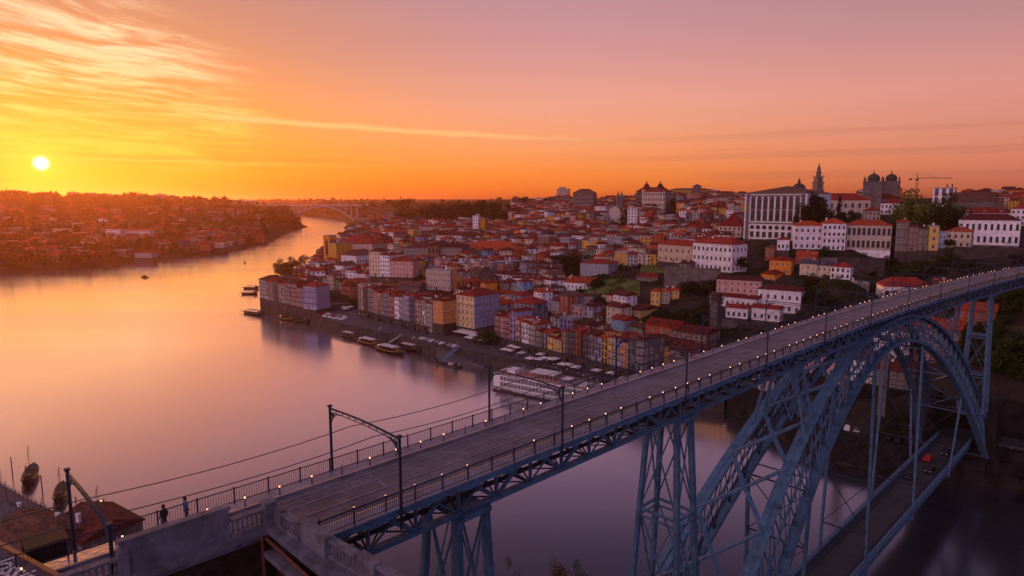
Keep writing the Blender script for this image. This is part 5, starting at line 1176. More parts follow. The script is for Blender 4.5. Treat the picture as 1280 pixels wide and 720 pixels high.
# far hills behind and the left bank
def scatter(n, x0, x1, y0, y1, Y0, Y1, hs, wds, wcs=wc):
    k = 0; tries = 0
    while k < n and tries < n * 30:
        tries += 1; px = random.uniform(x0, x1); py = random.uniform(y0, y1); P_ = onland(px, py, Y0, Y1)
        if P_ is None: continue
        if sdist(np.array([P_.x]), np.array([P_.y]))[0] < 14: continue
        s_ = random.choice(hs); wd = random.uniform(*wds)
        items.append((P_.x, P_.y, P_.z - .5, wd, random.uniform(9, 14), s_ * 3., random.choice(wcs), random.choice(rc), random.choice(('hip', 'hip', 'flat')), random.uniform(-.5, .5), s_)); k += 1
dull = ['stone', 'brown', 'brown', 'rust', 'stone', 'slate', 'red', 'beige']
scatter(150, 0, 335, 262, 330, 700, 2500, (2, 3, 3), (10, 24), dull)
scatter(90, 230, 330, 290, 312, 900, 1400, (3, 4, 4), (9, 14), dull)
scatter(60, 640, 900, 246, 262, 1000, 3000, (3, 4, 5), (12, 30), dull + ['white'])
scatter(40, 1200, 1280, 246, 262, 550, 1500, (3, 4), (10, 20), wc)
scatter(30, 440, 520, 270, 292, 1200, 2600, (3, 4), (10, 40), dull)
mass('far_houses', items)
# ------------------------------------------------------------------ trees
def crown_mesh(kind, n, leaf, seed):
    rg = np.random.default_rng(seed); vs = []; fs = []
    if kind == 'fine': cl = [(rg.normal(0, .2, 3) * (1, 1, .9) + (0, 0, .62), rg.uniform(.10, .2)) for _ in range(34)]
    elif kind == 'round': cl = [(rg.normal(0, .27, 3) * (1, 1, .8) + (0, 0, .62), rg.uniform(.18, .32)) for _ in range(15)]
    elif kind == 'column': cl = [((rg.normal(0, .10) * (1.15 - z_), rg.normal(0, .10) * (1.15 - z_), z_), .24 * (1.12 - z_) + .03) for z_ in np.linspace(.08, .98, 16)]
    elif kind == 'wide': cl = [(rg.normal(0, 1, 3) * (.34, .34, .12) + (0, 0, .7), rg.uniform(.16, .26)) for _ in range(16)]
    else: cl = [(rg.normal(0, .3, 3) * (1, 1, .5) + (0, 0, .3), rg.uniform(.2, .34)) for _ in range(9)]
    for i in range(n):
        c_, r_ = cl[rg.integers(len(cl))]; d = rg.normal(size=3); d /= np.linalg.norm(d); p_ = np.array(c_) + d * r_ * rg.uniform(.55, 1.05) * np.array((1, 1, .85))
        a = rg.normal(size=3); a /= np.linalg.norm(a); b_ = np.cross(a, d); b_ /= (np.linalg.norm(b_) + 1e-9); l_ = leaf * rg.uniform(.6, 1.4); a = np.cross(b_, d) * .6 + a * .4
        k = len(vs); vs += [p_ - a * l_ - b_ * l_ * .6, p_ + a * l_ * .2 - b_ * l_, p_ + a * l_ + b_ * l_ * .5, p_ - a * l_ * .3 + b_ * l_]; fs.append((k, k + 1, k + 2, k + 3))
    b = MB(); b.v = [tuple(v_) for v_ in vs]; b.f = fs; b.m = [0] * len(fs); b.uv = [None] * len(fs); return b
CROWN = {}
for kd, n, lf in (('fine', 7000, .016), ('round', 2600, .048), ('column', 1200, .035), ('wide', 1300, .04), ('bush', 700, .055)):
    for s_ in (1, 2):
        for mt in ('leaf', 'leaf_dark', 'leaf_light', 'leaf_brown'):
            if (kd, s_) not in CROWN: CROWN[(kd, s_)] = crown_mesh(kd, n, lf, s_ * 7 + len(kd)).build('crown', M[mt])
            base = CROWN[(kd, s_)]
            me_ = base.data.copy(); me_.materials.clear(); me_.materials.append(M[mt]); CROWN[(kd, s_, mt)] = me_
for k_ in [k for k in CROWN if len(k) == 2]: bpy.data.objects.remove(CROWN.pop(k_))
def trunk_mesh(seed):
    rg = random.Random(seed); b = MB(); b.tube([(0, 0, -.2), (.01, 0, .2), (.0, .02, .45), (0, 0, .75)], [.045, .034, .026, .008], 7)
    for k in range(6):
        a_ = k * 1.05 + rg.random(); z0 = rg.uniform(.28, .5); b.tube([(0, 0, z0), (.14 * math.cos(a_), .14 * math.sin(a_), z0 + .14), (.3 * math.cos(a_), .3 * math.sin(a_), z0 + .3)], [.018, .012, .004], 5)
    o = b.build('trunk', M['bark']); me_ = o.data; bpy.data.objects.remove(o); return me_
TRK = [trunk_mesh(k) for k in range(2)]
def tree(P_, H_, Wd, kind='round', mt='leaf', lab=None, name='tree', group='trees and bushes on the hillside'):
    r_ = empty(name, P_, random.uniform(0, 6.28), lab, 'bush' if kind == 'bush' else 'tree', group); s_ = random.choice((1, 2))
    o = inst('crown' if kind != 'bush' else 'foliage', CROWN[(kind, s_, mt)], r_, (0, 0, 0), 0, (Wd, Wd, H_))
    if kind != 'bush': inst('trunk', TRK[s_ - 1], r_, (0, 0, 0), 0, (Wd * .9, Wd * .9, H_))
    return r_
T_ = [((612, 434, 343), 10, 13, 'round', 'leaf', 'round dark tree on the quay between the white awnings'),
      ((1019, 293, 440), 27, 17, 'round', 'leaf_dark', 'tall dark conifer-like tree in front of the palace, largest there'), ((1009, 293, 436), 20, 13, 'round', 'leaf_dark', 'dark tree at the left foot of the tall palace tree'),
      ((1047, 290, 440), 24, 10, 'column', 'leaf_dark', 'pointed dark cypress in front of the pale palace wing'), ((1060, 292, 438), 15, 12, 'round', 'leaf_dark', 'dark rounded tree just right of the pointed cypress'), ((1033, 292, 440), 14, 10, 'round', 'leaf_dark', 'low dark tree between the palace tree and the cypress'),
      ((1140, 296, 440), 26, 24, 'round', 'leaf_light', 'big yellow-green tree right of the cathedral'), ((1128, 296, 445), 20, 15, 'round', 'leaf', 'green tree at the left edge of the big yellow-green one'), ((1152, 298, 436), 20, 14, 'round', 'leaf', 'green tree at the right edge of the big yellow-green one'),
      ((1181, 293, 430), 22, 19, 'round', 'leaf', 'dense green tree in front of the stone church'), ((1190, 295, 428), 16, 12, 'round', 'leaf_dark', 'smaller dark tree beside the dense one by the church'), ((1110, 297, 430), 9, 12, 'round', 'leaf_dark', 'low dark tree above the beige mansion roof'), ((1085, 297, 435), 9, 12, 'round', 'leaf_dark', 'low dark tree above the orange mansion roof'),
      ((352, 345, 655), 15, 13, 'round', 'leaf_brown', 'leftmost russet tree by the river bend'), ((362, 343, 665), 15, 14, 'round', 'leaf_brown', 'second russet tree by the river bend'), ((372, 340, 680), 14, 13, 'wide', 'leaf_brown', 'third russet tree by the river bend'), ((381, 336, 700), 15, 14, 'wide', 'leaf_brown', 'rightmost russet tree of the river bend group'), ((357, 347, 640), 12, 13, 'round', 'leaf_brown', 'low russet tree in front of the river bend group'),
      ((551, 335, 560), 8, 9, 'round', 'leaf', 'small green tree between the palace wing and market building'), ((712, 332, 500), 10, 26, 'round', 'leaf_dark', 'wide dark tree clump amid the middle roofs'),
      ((700, 790, 82), 10, 5.2, 'fine', 'leaf_brown', 'brownish tree top rising from the near slope, left of the green one'), ((728, 792, 82), 9.6, 4.6, 'fine', 'leaf', 'green tree top rising from the near slope below the bridge'), ((645, 800, 80), 9.3, 4.5, 'fine', 'leaf_brown', 'low russet tree top at the bottom edge beside the pier'),
      ((833, 420, 345), 12, 18, 'round', 'leaf_dark', 'large dark tree on the slope below the yellow triple house'), ((815, 418, 348), 10, 16, 'round', 'leaf', 'green tree left of the large slope tree'), ((850, 414, 345), 10, 14, 'round', 'leaf', 'green tree right of the large slope tree'), ((862, 425, 330), 16, 16, 'round', 'leaf_dark', 'dark tree low on the slope near the lift tower'), ((842, 430, 325), 10, 14, 'round', 'leaf_dark', 'dark tree over the orange quay roofs'),
      ((922, 338, 415), 9, 11, 'round', 'leaf_dark', 'round dark bush-like tree at the corner of the seminary terrace'), ((1186, 309, 383), 5, 5, 'round', 'leaf_dark', 'small round tree between the blue house and the cream house')]
for (px, py, Y), H_, Wd, kd, mt, lb in T_:
    P_ = gy(px, py, Y); P_.z -= .5; tree(P_, H_, Wd, kd, mt, lb, 'tree' if kd != 'column' else 'cypress_tree', None)
# scattered green on slopes
zones = [((690, 345, 782, 382), 26, (4, 8), 'on the green terraces'), ((862, 350, 900, 400), 14, (5, 9), 'beside the terraced white complex'), ((1000, 318, 1180, 350), 34, (4, 8), 'on the wall below the ragged row'), ((1120, 322, 1280, 360), 30, (4, 8), 'below the long white house'),
         ((955, 356, 1040, 398), 16, (5, 9), 'beside the tall white block'), ((1000, 360, 1100, 385), 12, (4, 8), 'on the slope above the bridge'), ((1195, 345, 1279, 470), 60, (4, 9), 'on the dark cliff right of the arch'), ((1240, 460, 1279, 530), 10, (3, 6), 'low on the dark cliff by the road'), ((870, 385, 955, 425), 14, (4, 8), 'around the lift tower'),
         ((640, 300, 900, 322), 24, (5, 9), 'amid the middle roofs'), ((755, 272, 850, 296), 16, (6, 12), 'on the middle hill'), ((560, 318, 800, 345), 22, (4, 7), 'in courtyards of the old town'), ((820, 262, 925, 292), 14, (7, 12), 'on the slope under the golden hilltop building')]
for zi, ((x0, y0, x1, y1), n, hs, wh) in enumerate(zones):
    got = []
    for k in range(n * 6):
        if len(got) >= n: break
        px, py = random.uniform(x0, x1), random.uniform(y0, y1); P_ = onland(px, py)
        if P_ is None or P_.z < 3: continue
        if zi < 9 and not free(P_.x, P_.y, 1.5): continue
        got.append((px, P_))
    got.sort(key=lambda q: q[0])
    for i, (px, P_) in enumerate(got):
        kd = random.choice(('bush', 'bush', 'round', 'round')) if zi < 9 else 'round'; mt = random.choice(('leaf', 'leaf_dark', 'leaf_light' if zi == 0 else 'leaf')); H_ = random.uniform(*hs); P_.z -= .4
        tree(P_, H_ * (.6 if kd == 'bush' else 1), H_ * random.uniform(.9, 1.5), kd, mt, '%s %s %s, %s from the left there' % ({'leaf': 'green', 'leaf_dark': 'dark green', 'leaf_light': 'light green'}[mt], 'bush' if kd == 'bush' else 'tree', wh, ordw(i + 1)), 'bush' if kd == 'bush' else 'tree')
# far woods: one object
def woods(name, spots, n_leaf=34):
    rg = np.random.default_rng(3); vs = []; fs = []
    for (x, y, z, h, w_) in spots:
        for k in range(n_leaf):
            d = rg.normal(size=3); d /= np.linalg.norm(d); p_ = np.array((x, y, z + h * .6)) + d * (w_ / 2, w_ / 2, h * .45) * rg.uniform(.5, 1.); a = rg.normal(size=3) * w_ * .13; b_ = rg.normal(size=3) * w_ * .13
            i = len(vs); vs += [p_ - a - b_ * .5, p_ + a * .3 - b_, p_ + a + b_ * .5, p_ - a * .3 + b_]; fs.append((i, i + 1, i + 2, i + 3))
    b = MB(); b.v = [tuple(v_) for v_ in vs]; b.f = fs; b.m = [0] * len(fs); b.uv = [None] * len(fs); return tag(b.build(name, M['leaf_dark']), kind='stuff')
spots = []
def wz(x0, x1, y0, y1, Y0, Y1, n, hs):
    k = tr_ = 0
    while k < n and tr_ < n * 20:
        tr_ += 1; px = random.uniform(x0, x1); py = random.uniform(y0, y1); P_ = onland(px, py, Y0, Y1)
        if P_ is None or sdist(np.array([P_.x]), np.array([P_.y]))[0] < 8: continue
        h = random.uniform(*hs); spots.append((P_.x, P_.y, P_.z - 1, h, h * random.uniform(.8, 1.3))); k += 1
wz(0, 330, 249, 257, 900, 3500, 190, (12, 22)); wz(0, 150, 258, 332, 650, 3000, 260, (7, 14)); wz(150, 335, 256, 320, 800, 3500, 300, (7, 14)); wz(335, 385, 262, 282, 1500, 4500, 60, (12, 20)); wz(495, 660, 250, 292, 1000, 3500, 300, (9, 18)); wz(660, 900, 244, 262, 900, 4000, 100, (8, 15)); wz(380, 500, 250, 272, 2200, 5000, 140, (14, 26)); wz(1190, 1280, 244, 262, 550, 3000, 50, (6, 12)); wz(300, 420, 250, 266, 2400, 6000, 90, (14, 26))
woods('woodland', spots)
# two tall pines seen on the left hill
for px, lb in ((505, 'left one of two lone umbrella pines on the far wooded hill'), (511, 'right one of two lone umbrella pines on the far wooded hill')):
    P_ = gy(px, 262, 1500); tree(P_, 26, 12, 'wide', 'leaf_dark', lb, 'pine_tree', None)

# ------------------------------------------------------------------ far bank blocks and the distant bridge
blk = [(0, 10, 246, 236, 1650), (13, 28, 252, 234, 1600), (37, 57, 252, 233, 1600), (84, 95, 252, 236, 1700), (95, 127, 252, 233, 1700), (136, 163, 252, 238, 1800), (192, 205, 252, 239, 1900), (206, 221, 252, 239, 1900), (166, 190, 254, 241, 2000), (222, 244, 254, 244, 2000), (245, 257, 256, 244, 2000), (262, 276, 256, 249, 2200), (280, 300, 257, 248, 2200), (300, 320, 257, 249, 2300), (333, 341, 258, 251, 2600), (345, 350, 258, 250.5, 2600), (415, 440, 258, 252, 3800), (446, 452, 258, 253, 3900), (384, 400, 259, 254, 3600)]
for i, (x0, x1, yb, yt, Y) in enumerate(blk):
    a = gy(x0, yb, Y); c_ = gy(x1, yb, Y); h = (yb - yt) / F * Y * random.uniform(.5, .72)
    house((a + c_) / 2, 0, (c_ - a).length, 18, h, random.choice(('brown', 'stone', 'slate')), rt='flat', st_=max(3, int(h / 3)), cols=max(3, int((c_ - a).length / 3.5)), far=True, found=30, chim=0, label='hazy apartment block on the far left skyline, %s from the left' % ordw(i + 1), cat='apartment block', group='apartment blocks on the skyline', name='apartment_block')
    if i % 3 != 2:
        b = MB(); b.box(-(c_ - a).length * .2, (c_ - a).length * .22, 4, 10, h, h + 3.5); b.build('roof_hut', M['beige'], COL.objects[-1] if False else [o for o in COL.objects if o.name.startswith('apartment_block')][-1])
gb = [((100, 300), (143, 300), 1000, 9, 'white', 'long white two-storey warehouse on the far bank'), ((133, 300), (151, 300), 990, 16, 'white', 'taller white four-window house at the end of the white warehouse'), ((152, 298), (188, 298), 1010, 12, 'white', 'white many-windowed lodge right of the taller white house'), ((81, 283), (118, 284), 1250, 9, 'ochre', 'orange-tinted long block higher on the far bank'), ((123, 281), (136, 281), 1280, 12, 'white', 'small white block with open balconies on the far bank hill'),
      ((165, 272), (188, 272), 1450, 9, 'white', 'pale hall near the top of the far bank'), ((25, 313), (35, 313), 900, 13, 'white', 'white three-storey house low on the far bank'), ((35, 313), (53, 313), 895, 7, 'white', 'low white wing attached to the far bank house'), ((168, 322), (190, 322), 860, 6, 'grey', 'low grey quay shed on the far bank'), ((38, 283), (60, 283), 1300, 3.5, 'white', 'flat white roofed hall on the far bank, higher one'), ((45, 274), (78, 274), 1500, 3.5, 'white', 'very long flat pale hall highest on the far bank'), ((313, 288), (334, 288), 1550, 13, 'beige', 'pale warehouse on the second river point'), ((262, 310), (280, 309), 1020, 9, 'beige', 'gabled warehouse row near the first river point'), ((240, 313), (262, 311), 990, 9, 'rust', 'rusty warehouse left of the gabled row'), ((295, 303), (330, 301), 1230, 10, 'rust', 'red-roofed houses at the tip of the first river point')]
for pl, pr_, Y, h, wl, lb in gb:
    facade(pl, pr_, Y=(Y, Y), d_=14, h=h, wall=wl, roof='tile', rt='hip' if h > 4 else 'flat', st_=max(1, round(h / 3.3)), far=h > 4, wins=False, found=15, label=lb, chim=0)
ar = empty('distant_arch_bridge', gy(410, 283, 2250), 0, 'hazy distant concrete arch bridge over the river bend', 'bridge'); AO = tuple(ar.location)
A0 = gy(362, 283, 2270); A1 = gy(447, 284, 2230); dA_ = (A1 - A0); zd = gy(410, 256.5, 2250).z
b = MB(); e0 = A0 - dA_ * .45; e1 = A1 + dA_ * .5; e0.z = e1.z = zd; b.beam(e0, e1, 22, 4.5); b.build('deck', M['grey'], ar, org=AO)
b = MB(); n = 24; pts = [A0.lerp(A1, k / n) + Vector((0, 0, -A0.lerp(A1, k / n).z + 4 + (zd - 8) * (1 - (2 * k / n - 1) ** 2))) for k in range(n + 1)]
for a, c_ in zip(pts[:-1], pts[1:]): b.beam(a, c_, 14, 4)
b.build('arch', M['grey'], ar, org=AO)
for k in list(range(0, n + 1, 2)) + [-4, -2, n + 2, n + 4, n + 6]:
    P_ = A0.lerp(A1, k / n); z0 = pts[k].z if 0 <= k <= n else 0
    if zd - z0 < 4: continue
    b = MB(); b.beam((P_.x, P_.y, z0), (P_.x, P_.y, zd), 8 if k in (0, n) else 4, 4); b.build('pier', M['grey'], ar, org=AO)

# ------------------------------------------------------------------ street furniture under the arch, cliff, road
F2 = lambda s, t_, z: BS(s, t_, z)
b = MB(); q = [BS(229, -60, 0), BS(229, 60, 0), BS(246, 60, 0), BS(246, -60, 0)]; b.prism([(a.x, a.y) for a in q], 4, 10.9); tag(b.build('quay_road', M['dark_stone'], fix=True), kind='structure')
b = MB(); b.face([BS(231, -60, 10.92), BS(245, -60, 10.92), BS(245, 60, 10.92), BS(231, 60, 10.92)]); tag(b.build('road', asph), kind='structure')
b = MB()
for tt in np.arange(-60, -8, 3.): b.beam(BS(230.2, tt, 10.9), BS(230.2, tt, 12), .25, .25); b.beam(BS(230.2, tt, 11.9), BS(230.2, tt + 3, 11.9), .18, .14); b.beam(BS(230.2, tt, 11.4), BS(230.2, tt + 3, 11.4), .1, .1)
tag(b.build('road_parapet', M['granite']), 'low stone and rail parapet beside the road at the right bridge end', 'parapet')
# tall masonry gate pillars of an older bridge
for s0, t0, h, lb in ((233, 26, 30, 'slender old stone obelisk pillar seen through the arch, nearer the bridge'), (233, 38, 28, 'slender old stone obelisk pillar seen through the arch, farther from the bridge')):
    P_ = BS(s0, t0, 6); r_ = empty('stone_pillar', P_, -AB, lb, 'pillar'); b = MB(); b.box(-2.2, 2.2, -2.2, 2.2, -6, 3); b.lathe([(2.3, 3), (1.8, 3.6), (1.55, h - 5), (2.3, h - 4.6), (2.4, h - 3.6), (1.6, h - 3.2), (1., h - 2.6)], 4, ph=math.pi / 4); b.build('shaft', M['brick_l'] if 'brick_l' in M else M['granite'], r_)
    b = MB(); b.lathe([(1.1, h - 2.7), (1.5, h - 2), (1.2, h - 1.2), (.4, h - .8), (.1, h)], 8); b.build('finial', M['white_paint'], r_)
for i, (s0, t0, wd, h, wl, rf) in enumerate(((262, 44, 12, 12, 'white', 'tile_dark'), (258, 30, 13, 10, 'stone', 'tile_dark'), (270, 20, 14, 13, 'brown', 'tile_or'), (262, 58, 13, 11, 'pink', 'tile_or'), (276, 36, 12, 12, 'white', 'tile_or'), (290, 30, 14, 9, 'beige', 'tile_or'), (285, 12, 12, 9, 'rust', 'tile_or'), (300, 22, 14, 9, 'orange', 'tile_or'), (250, 70, 12, 11, 'beige', 'tile'), (252, 84, 14, 10, 'stone', 'tile'))):
    P_ = BS(s0, t0, 0); P_.z = landz(P_.x, P_.y) - 1; house(P_, YQ + random.uniform(-.2, .2), wd, 11, h, wl, rf, 'gable', st_=3, found=10, label='%s house with %s seen under the bridge, %s of that cluster' % (CN[wl], RN[rf], ordw(i + 1)), group='houses behind the bridge arch')
for i, (s0, t0, L_, h) in enumerate(((243, 14, 26, 9), (247, 46, 22, 8), (242, -34, 40, 12))):
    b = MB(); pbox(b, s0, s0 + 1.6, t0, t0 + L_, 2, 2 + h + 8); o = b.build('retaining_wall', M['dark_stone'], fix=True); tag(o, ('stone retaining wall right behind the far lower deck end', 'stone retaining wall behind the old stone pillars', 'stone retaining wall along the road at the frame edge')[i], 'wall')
# terrace walls on the slopes
for i, (pl, pr_, Y, h, lb) in enumerate((((992, 352), (1045, 352), (402, 395), 15, 'tall old town wall below the orange-roofed mansion, left stretch'), ((1045, 351), (1105, 349), (395, 388), 14, 'tall old town wall below the orange-roofed mansion, right stretch'), ((830, 348), (900, 350), (395, 380), 7, 'long terrace wall below the white seminary block'), ((700, 372), (800, 378), (400, 380), 3.5, 'low wall across the green terraces'), ((858, 412), (935, 405), (335, 325), 6, 'stepped retaining wall beside the lift tower'), ((1190, 326), (1279, 322), (385, 370), 8, 'grey retaining wall under the long white house'), ((845, 428), (900, 420), (318, 312), 6, 'lower retaining wall under the lift tower'))):
    a = gy(pl[0], pl[1], Y[0]); c_ = gy(pr_[0], pr_[1], Y[1]); z0 = min(a.z, c_.z); d = (c_ - a); nn = Vector((-d.y, d.x, 0)).normalized() * 1.5; b = MB(); q = [a, c_, c_ + nn, a + nn]; b.prism([(v_.x, v_.y) for v_ in q], z0 - 12, z0 + h); b.prism([(v_.x, v_.y) for v_ in [a - nn * .1, c_ - nn * .1, c_ + nn * 1.1, a + nn * 1.1]], z0 + h, z0 + h + .4)
    tag(b.build('terrace_wall', M['wallstone'] if i % 2 else M['granite'], fix=True), lb, 'wall')
# lift tower
lt = empty('lift_tower', gy(893, 422, 315), YQ, 'dark lattice lift tower with a square viewing head on the slope', 'tower'); b = MB(); Hh = 19
b.box(-1.8, 1.8, -1.8, 1.8, -6, Hh)
b.build('shaft', M['granite'], lt)
b = MB()
for i in (-2, 2):
    for j in (-2, 2): b.beam((i, j, -6), (i, j, Hh), .3, .3)
for k in range(6):
    z = k * 3.2
    for i in (-2, 2): b.beam((i, -2, z), (i, 2, z + 3.2), .15, .15); b.beam((-2, i, z), (2, i, z + 3.2), .15, .15); b.beam((-2, i, z), (2, i, z), .2, .2)
b.build('frame', M['iron_dark'], lt); b = MB(); b.box(-3, 3, -3, 3, Hh, Hh + .5); b.box(-2.6, 2.6, -2.6, 2.6, Hh + 2.6, Hh + 3); b.box(-2, 2, -2, 2, Hh + .5, Hh + 2.6)
for k in range(8):
    for i in (-2.9, 2.9): b.beam((-2.9 + k * .83, i, Hh + .5), (-2.9 + k * .83, i, Hh + 1.5), .08, .08); b.beam((i, -2.9 + k * .83, Hh + .5), (i, -2.9 + k * .83, Hh + 1.5), .08, .08)
b.build('viewing_head', M['wallstone'], lt)
# ------------------------------------------------------------------ quay life
ZQ = 5.6
b = MB()
# arcade wall in front of the terraces (the old river wall)
def wallrow(pA, pB, h, lab, bays=True):
    A = g(pA[0], pA[1], ZQ); B_ = g(pB[0], pB[1], ZQ); d = (B_ - A); L_ = d.length; u = d.normalized(); nn = Vector((-u.y, u.x, 0)); A = A - nn * 1.2; b = MB()
    n = int(L_ / 4.2); bb = [(L_ * (k + .22) / n, L_ * (k + .78) / n) for k in range(n) if bays and k % 3 != 2]
    arch_wall(b, lambda x: A + u * x - Vector((0, 0, A.z)), L_, ZQ - .5, ZQ + h, bb, ZQ + 2.0, 1.2, nn, .5); q = [A - nn * .15, A + u * L_ - nn * .15, A + u * L_ + nn * 1.3, A + nn * 1.3]; b.prism([(v_.x, v_.y) for v_ in q], ZQ + h, ZQ + h + .3)
    tag(b.build('arcade_wall', M['wallstone'], fix=True), lab, 'wall')
wallrow((449, 395), (534, 416.5), 3.8, 'dark stone quay wall under the long terrace')
wallrow((620, 430), (716, 456), 4.0, 'arched stone wall under the middle quayside terrace')
wallrow((718, 457), (805, 479), 4.2, 'arched stone arcade with dark openings under the right quayside terrace')
# parasols
def parasol_proto():
    r_ = empty('cafe_parasol', (0, 0, 0)); b = MB(); b.mesh([(-1.9, -1.9, 2.3), (1.9, -1.9, 2.3), (1.9, 1.9, 2.3), (-1.9, 1.9, 2.3), (0, 0, 2.95), (-1.9, -1.9, 2.1), (1.9, -1.9, 2.1), (1.9, 1.9, 2.1), (-1.9, 1.9, 2.1)], [(0, 1, 4), (1, 2, 4), (2, 3, 4), (3, 0, 4), (5, 6, 1, 0), (6, 7, 2, 1), (7, 8, 3, 2), (8, 5, 0, 3)]); b.build('canopy', M['canvas'], r_)
    b = MB(); b.tube([(0, 0, 0), (0, 0, 2.9)], .05, 6); b.box(-.35, .35, -.35, .35, 0, .12); b.build('pole', M['iron_dark'], r_); return r_
pp = parasol_proto(); first = True
groups = [('beside the terrace left of the square', [(428 + i * 6, 383 + i * 2) for i in range(3)]), ('under the pink houses behind the awning', [(622 + i * 6, 425 + i * 1.3) for i in range(5)]), ('right of the dark quay tree', [(630 + i * 7, 434 + i * 2) for i in range(7)]), ('in the middle of the promenade cafe', [(674 + (i % 6) * 7, 443 + (i % 6) * 1.9 + (i // 6) * 3) for i in range(12)]), ('before the arched arcade', [(722 + i * 8, 458 + i * 2.) for i in range(6)]), ('at the right end by the bridge', [(762 + (i % 5) * 9, 466 + (i % 5) * 2.2 + (i // 5) * 3.5) for i in range(9)])]
for nm, L_ in groups:
    for i, (px, py) in enumerate(L_):
        if px > 600 and random.random() < .42: continue
        px += random.uniform(-2.5, 2.5); py += random.uniform(-2, 4)
        o = pp if first else copy_tree(pp); first = False; o.location = g(px, py + (5.5 if px > 600 else 1), ZQ); o.rotation_euler = (0, 0, YQ + random.uniform(-.15, .15)); s_ = random.uniform(.9, 1.2); o.scale = (s_, s_, 1)
        tag(o, 'white square parasol %s, %s from the left' % (nm, ordw(i + 1)), 'parasol', 'cafe parasols on the quay')
# big awnings
for (p1, wd, dp, lb) in (((588, 421), 18, 11, 'large white flat awning on the quayside square, rear one'), ((597, 429), 15, 7, 'large white flat awning on the quayside square, front one'), ((440, 384), 9, 5, 'white awning in front of the mustard yellow house'), ((786, 459), 17, 3.5, 'long white awning under the tall slate end house')):
    P_ = g(p1[0], p1[1], ZQ); r_ = empty('awning', P_, YQ, lb, 'awning'); b = MB(); b.mesh([(-wd / 2, -dp / 2, 2.7), (wd / 2, -dp / 2, 2.7), (wd / 2, dp / 2, 3.3), (-wd / 2, dp / 2, 3.3), (-wd / 2, -dp / 2, 2.8), (wd / 2, -dp / 2, 2.8), (wd / 2, dp / 2, 3.4), (-wd / 2, dp / 2, 3.4)], [(3, 2, 1, 0), (4, 5, 6, 7), (0, 1, 5, 4), (1, 2, 6, 5), (2, 3, 7, 6), (3, 0, 4, 7)]); b.build('canopy', M['canvas'], r_)
    b = MB()
    for i in (-1, 0, 1):
        for j in (-1, 1): b.beam((i * wd * .47, j * dp * .46, 0), (i * wd * .47, j * dp * .46, 2.75 + (.5 if j > 0 else 0)), .1, .1)
    b.build('frame', M['iron_dark'], r_)
# cars
def car_proto():
    r_ = empty('parked_car', (0, 0, 0)); b = MB(); pr_ = [(-2.1, .25), (-2.15, .7), (-2.0, .95), (-1.2, 1.0), (-.75, 1.42), (.75, 1.45), (1.35, 1.0), (2.0, .85), (2.15, .6), (2.1, .25)]
    n = len(pr_); vs = [(x, -.85 if z < 1.1 else -.68, z) for x, z in pr_] + [(x, .85 if z < 1.1 else .68, z) for x, z in pr_]; b.mesh(vs, [tuple(range(n)), tuple(reversed(range(n, 2 * n)))] + [(i, n + i, n + (i + 1) % n, (i + 1) % n) for i in range(n)]); bo = b.build('body', M['white_paint'], r_, fix=True)
    bo.material_slots[0].link = 'OBJECT'; bo.material_slots[0].material = M['white_paint']
    b = MB(); b.face([(-1.18, -.70, 1.02), (-1.18, .70, 1.02), (-.78, .60, 1.38), (-.78, -.60, 1.38)][::-1]); b.face([(1.33, -.70, 1.03), (1.33, .70, 1.03), (.80, .60, 1.41), (.80, -.60, 1.41)])
    for s_ in (-1, 1): b.face([(-1.0, s_ * .81, 1.04), (1.15, s_ * .81, 1.04), (.7, s_ * .70, 1.38), (-.7, s_ * .70, 1.38)])
    b.build('window', M['glass'], r_)
    for x in (-1.35, 1.35):
        for y in (-.86, .86):
            b = MB(); b.tube([(x, y - .1, .32), (x, y + .1, .32)], .32, 10); w_ = b.build('wheel', M['rubber'], r_)
    for y in (-.6, .6): b = MB(); b.box(2.08, 2.17, y - .18, y + .18, .62, .76); b.build('headlight', M['frame'], r_)
    return r_
cp = car_proto(); first = True; carp = dict(white=M['white_paint'], black=mat('car_black', (.02, .02, .025), .25), silver=mat('car_silver', (.4, .4, .42), .3, .6), red=mat('car_red', (.4, .03, .03), .3), blue=mat('car_blue', (.04, .08, .2), .3))
def car(P_, yaw, colr, lab, grp):
    global first
    o = cp if first else copy_tree(cp); first = False; o.location = P_; o.rotation_euler = (0, 0, yaw); tag(o, lab, 'car', grp)
    for c_ in o.children:
        if c_.name.startswith('body'): c_.material_slots[0].link = 'OBJECT'; c_.material_slots[0].material = carp[colr]
k = 0
A = g(527, 424, ZQ); B_ = g(572, 435, ZQ)
for i in range(16):
    cl_ = random.choice(('white', 'black', 'black', 'silver', 'silver', 'blue')); car(A.lerp(B_, i / 15), YQ + 1.2, cl_, '%s car parked nose-in on the quay edge, %s from the left' % (cl_, ordw(i + 1)), 'cars parked on the quay edge')
for i in range(11):
    cl_ = random.choice(('white', 'white', 'silver', 'red', 'black')); px = 396 + (i % 6) * 7 + (i // 6) * 3; py = 391 + (i % 6) * 1.3 + (i // 6) * 4
    car(g(px, py, ZQ), YQ + random.choice((0, 1.2)), cl_, '%s car on the square below the lilac corner house, %s car there' % (cl_, ordw(i + 1)), 'cars on the square')
for i in range(4):
    cl_ = ('black', 'red', 'black', 'black')[i]; car(BS(212 - i * 8.5, 5.8 if i % 2 else 3.4, ZL + .01), math.pi / 2 - AB + (0 if i % 2 else math.pi), cl_, '%s car on the lower bridge deck, %s from the far end' % (cl_, ordw(i + 1)), 'cars on the lower deck')
for i in range(9):
    cl_ = random.choice(('white', 'black', 'silver', 'blue')); car(BS(226 + random.uniform(-1, 1), 19 + i * 3.0, 7.02), math.pi / 2 - AB + .2, cl_, '%s car parked on the quay beyond the lower deck, %s from the bridge' % (cl_, ordw(i + 1)), 'cars beyond the lower deck')
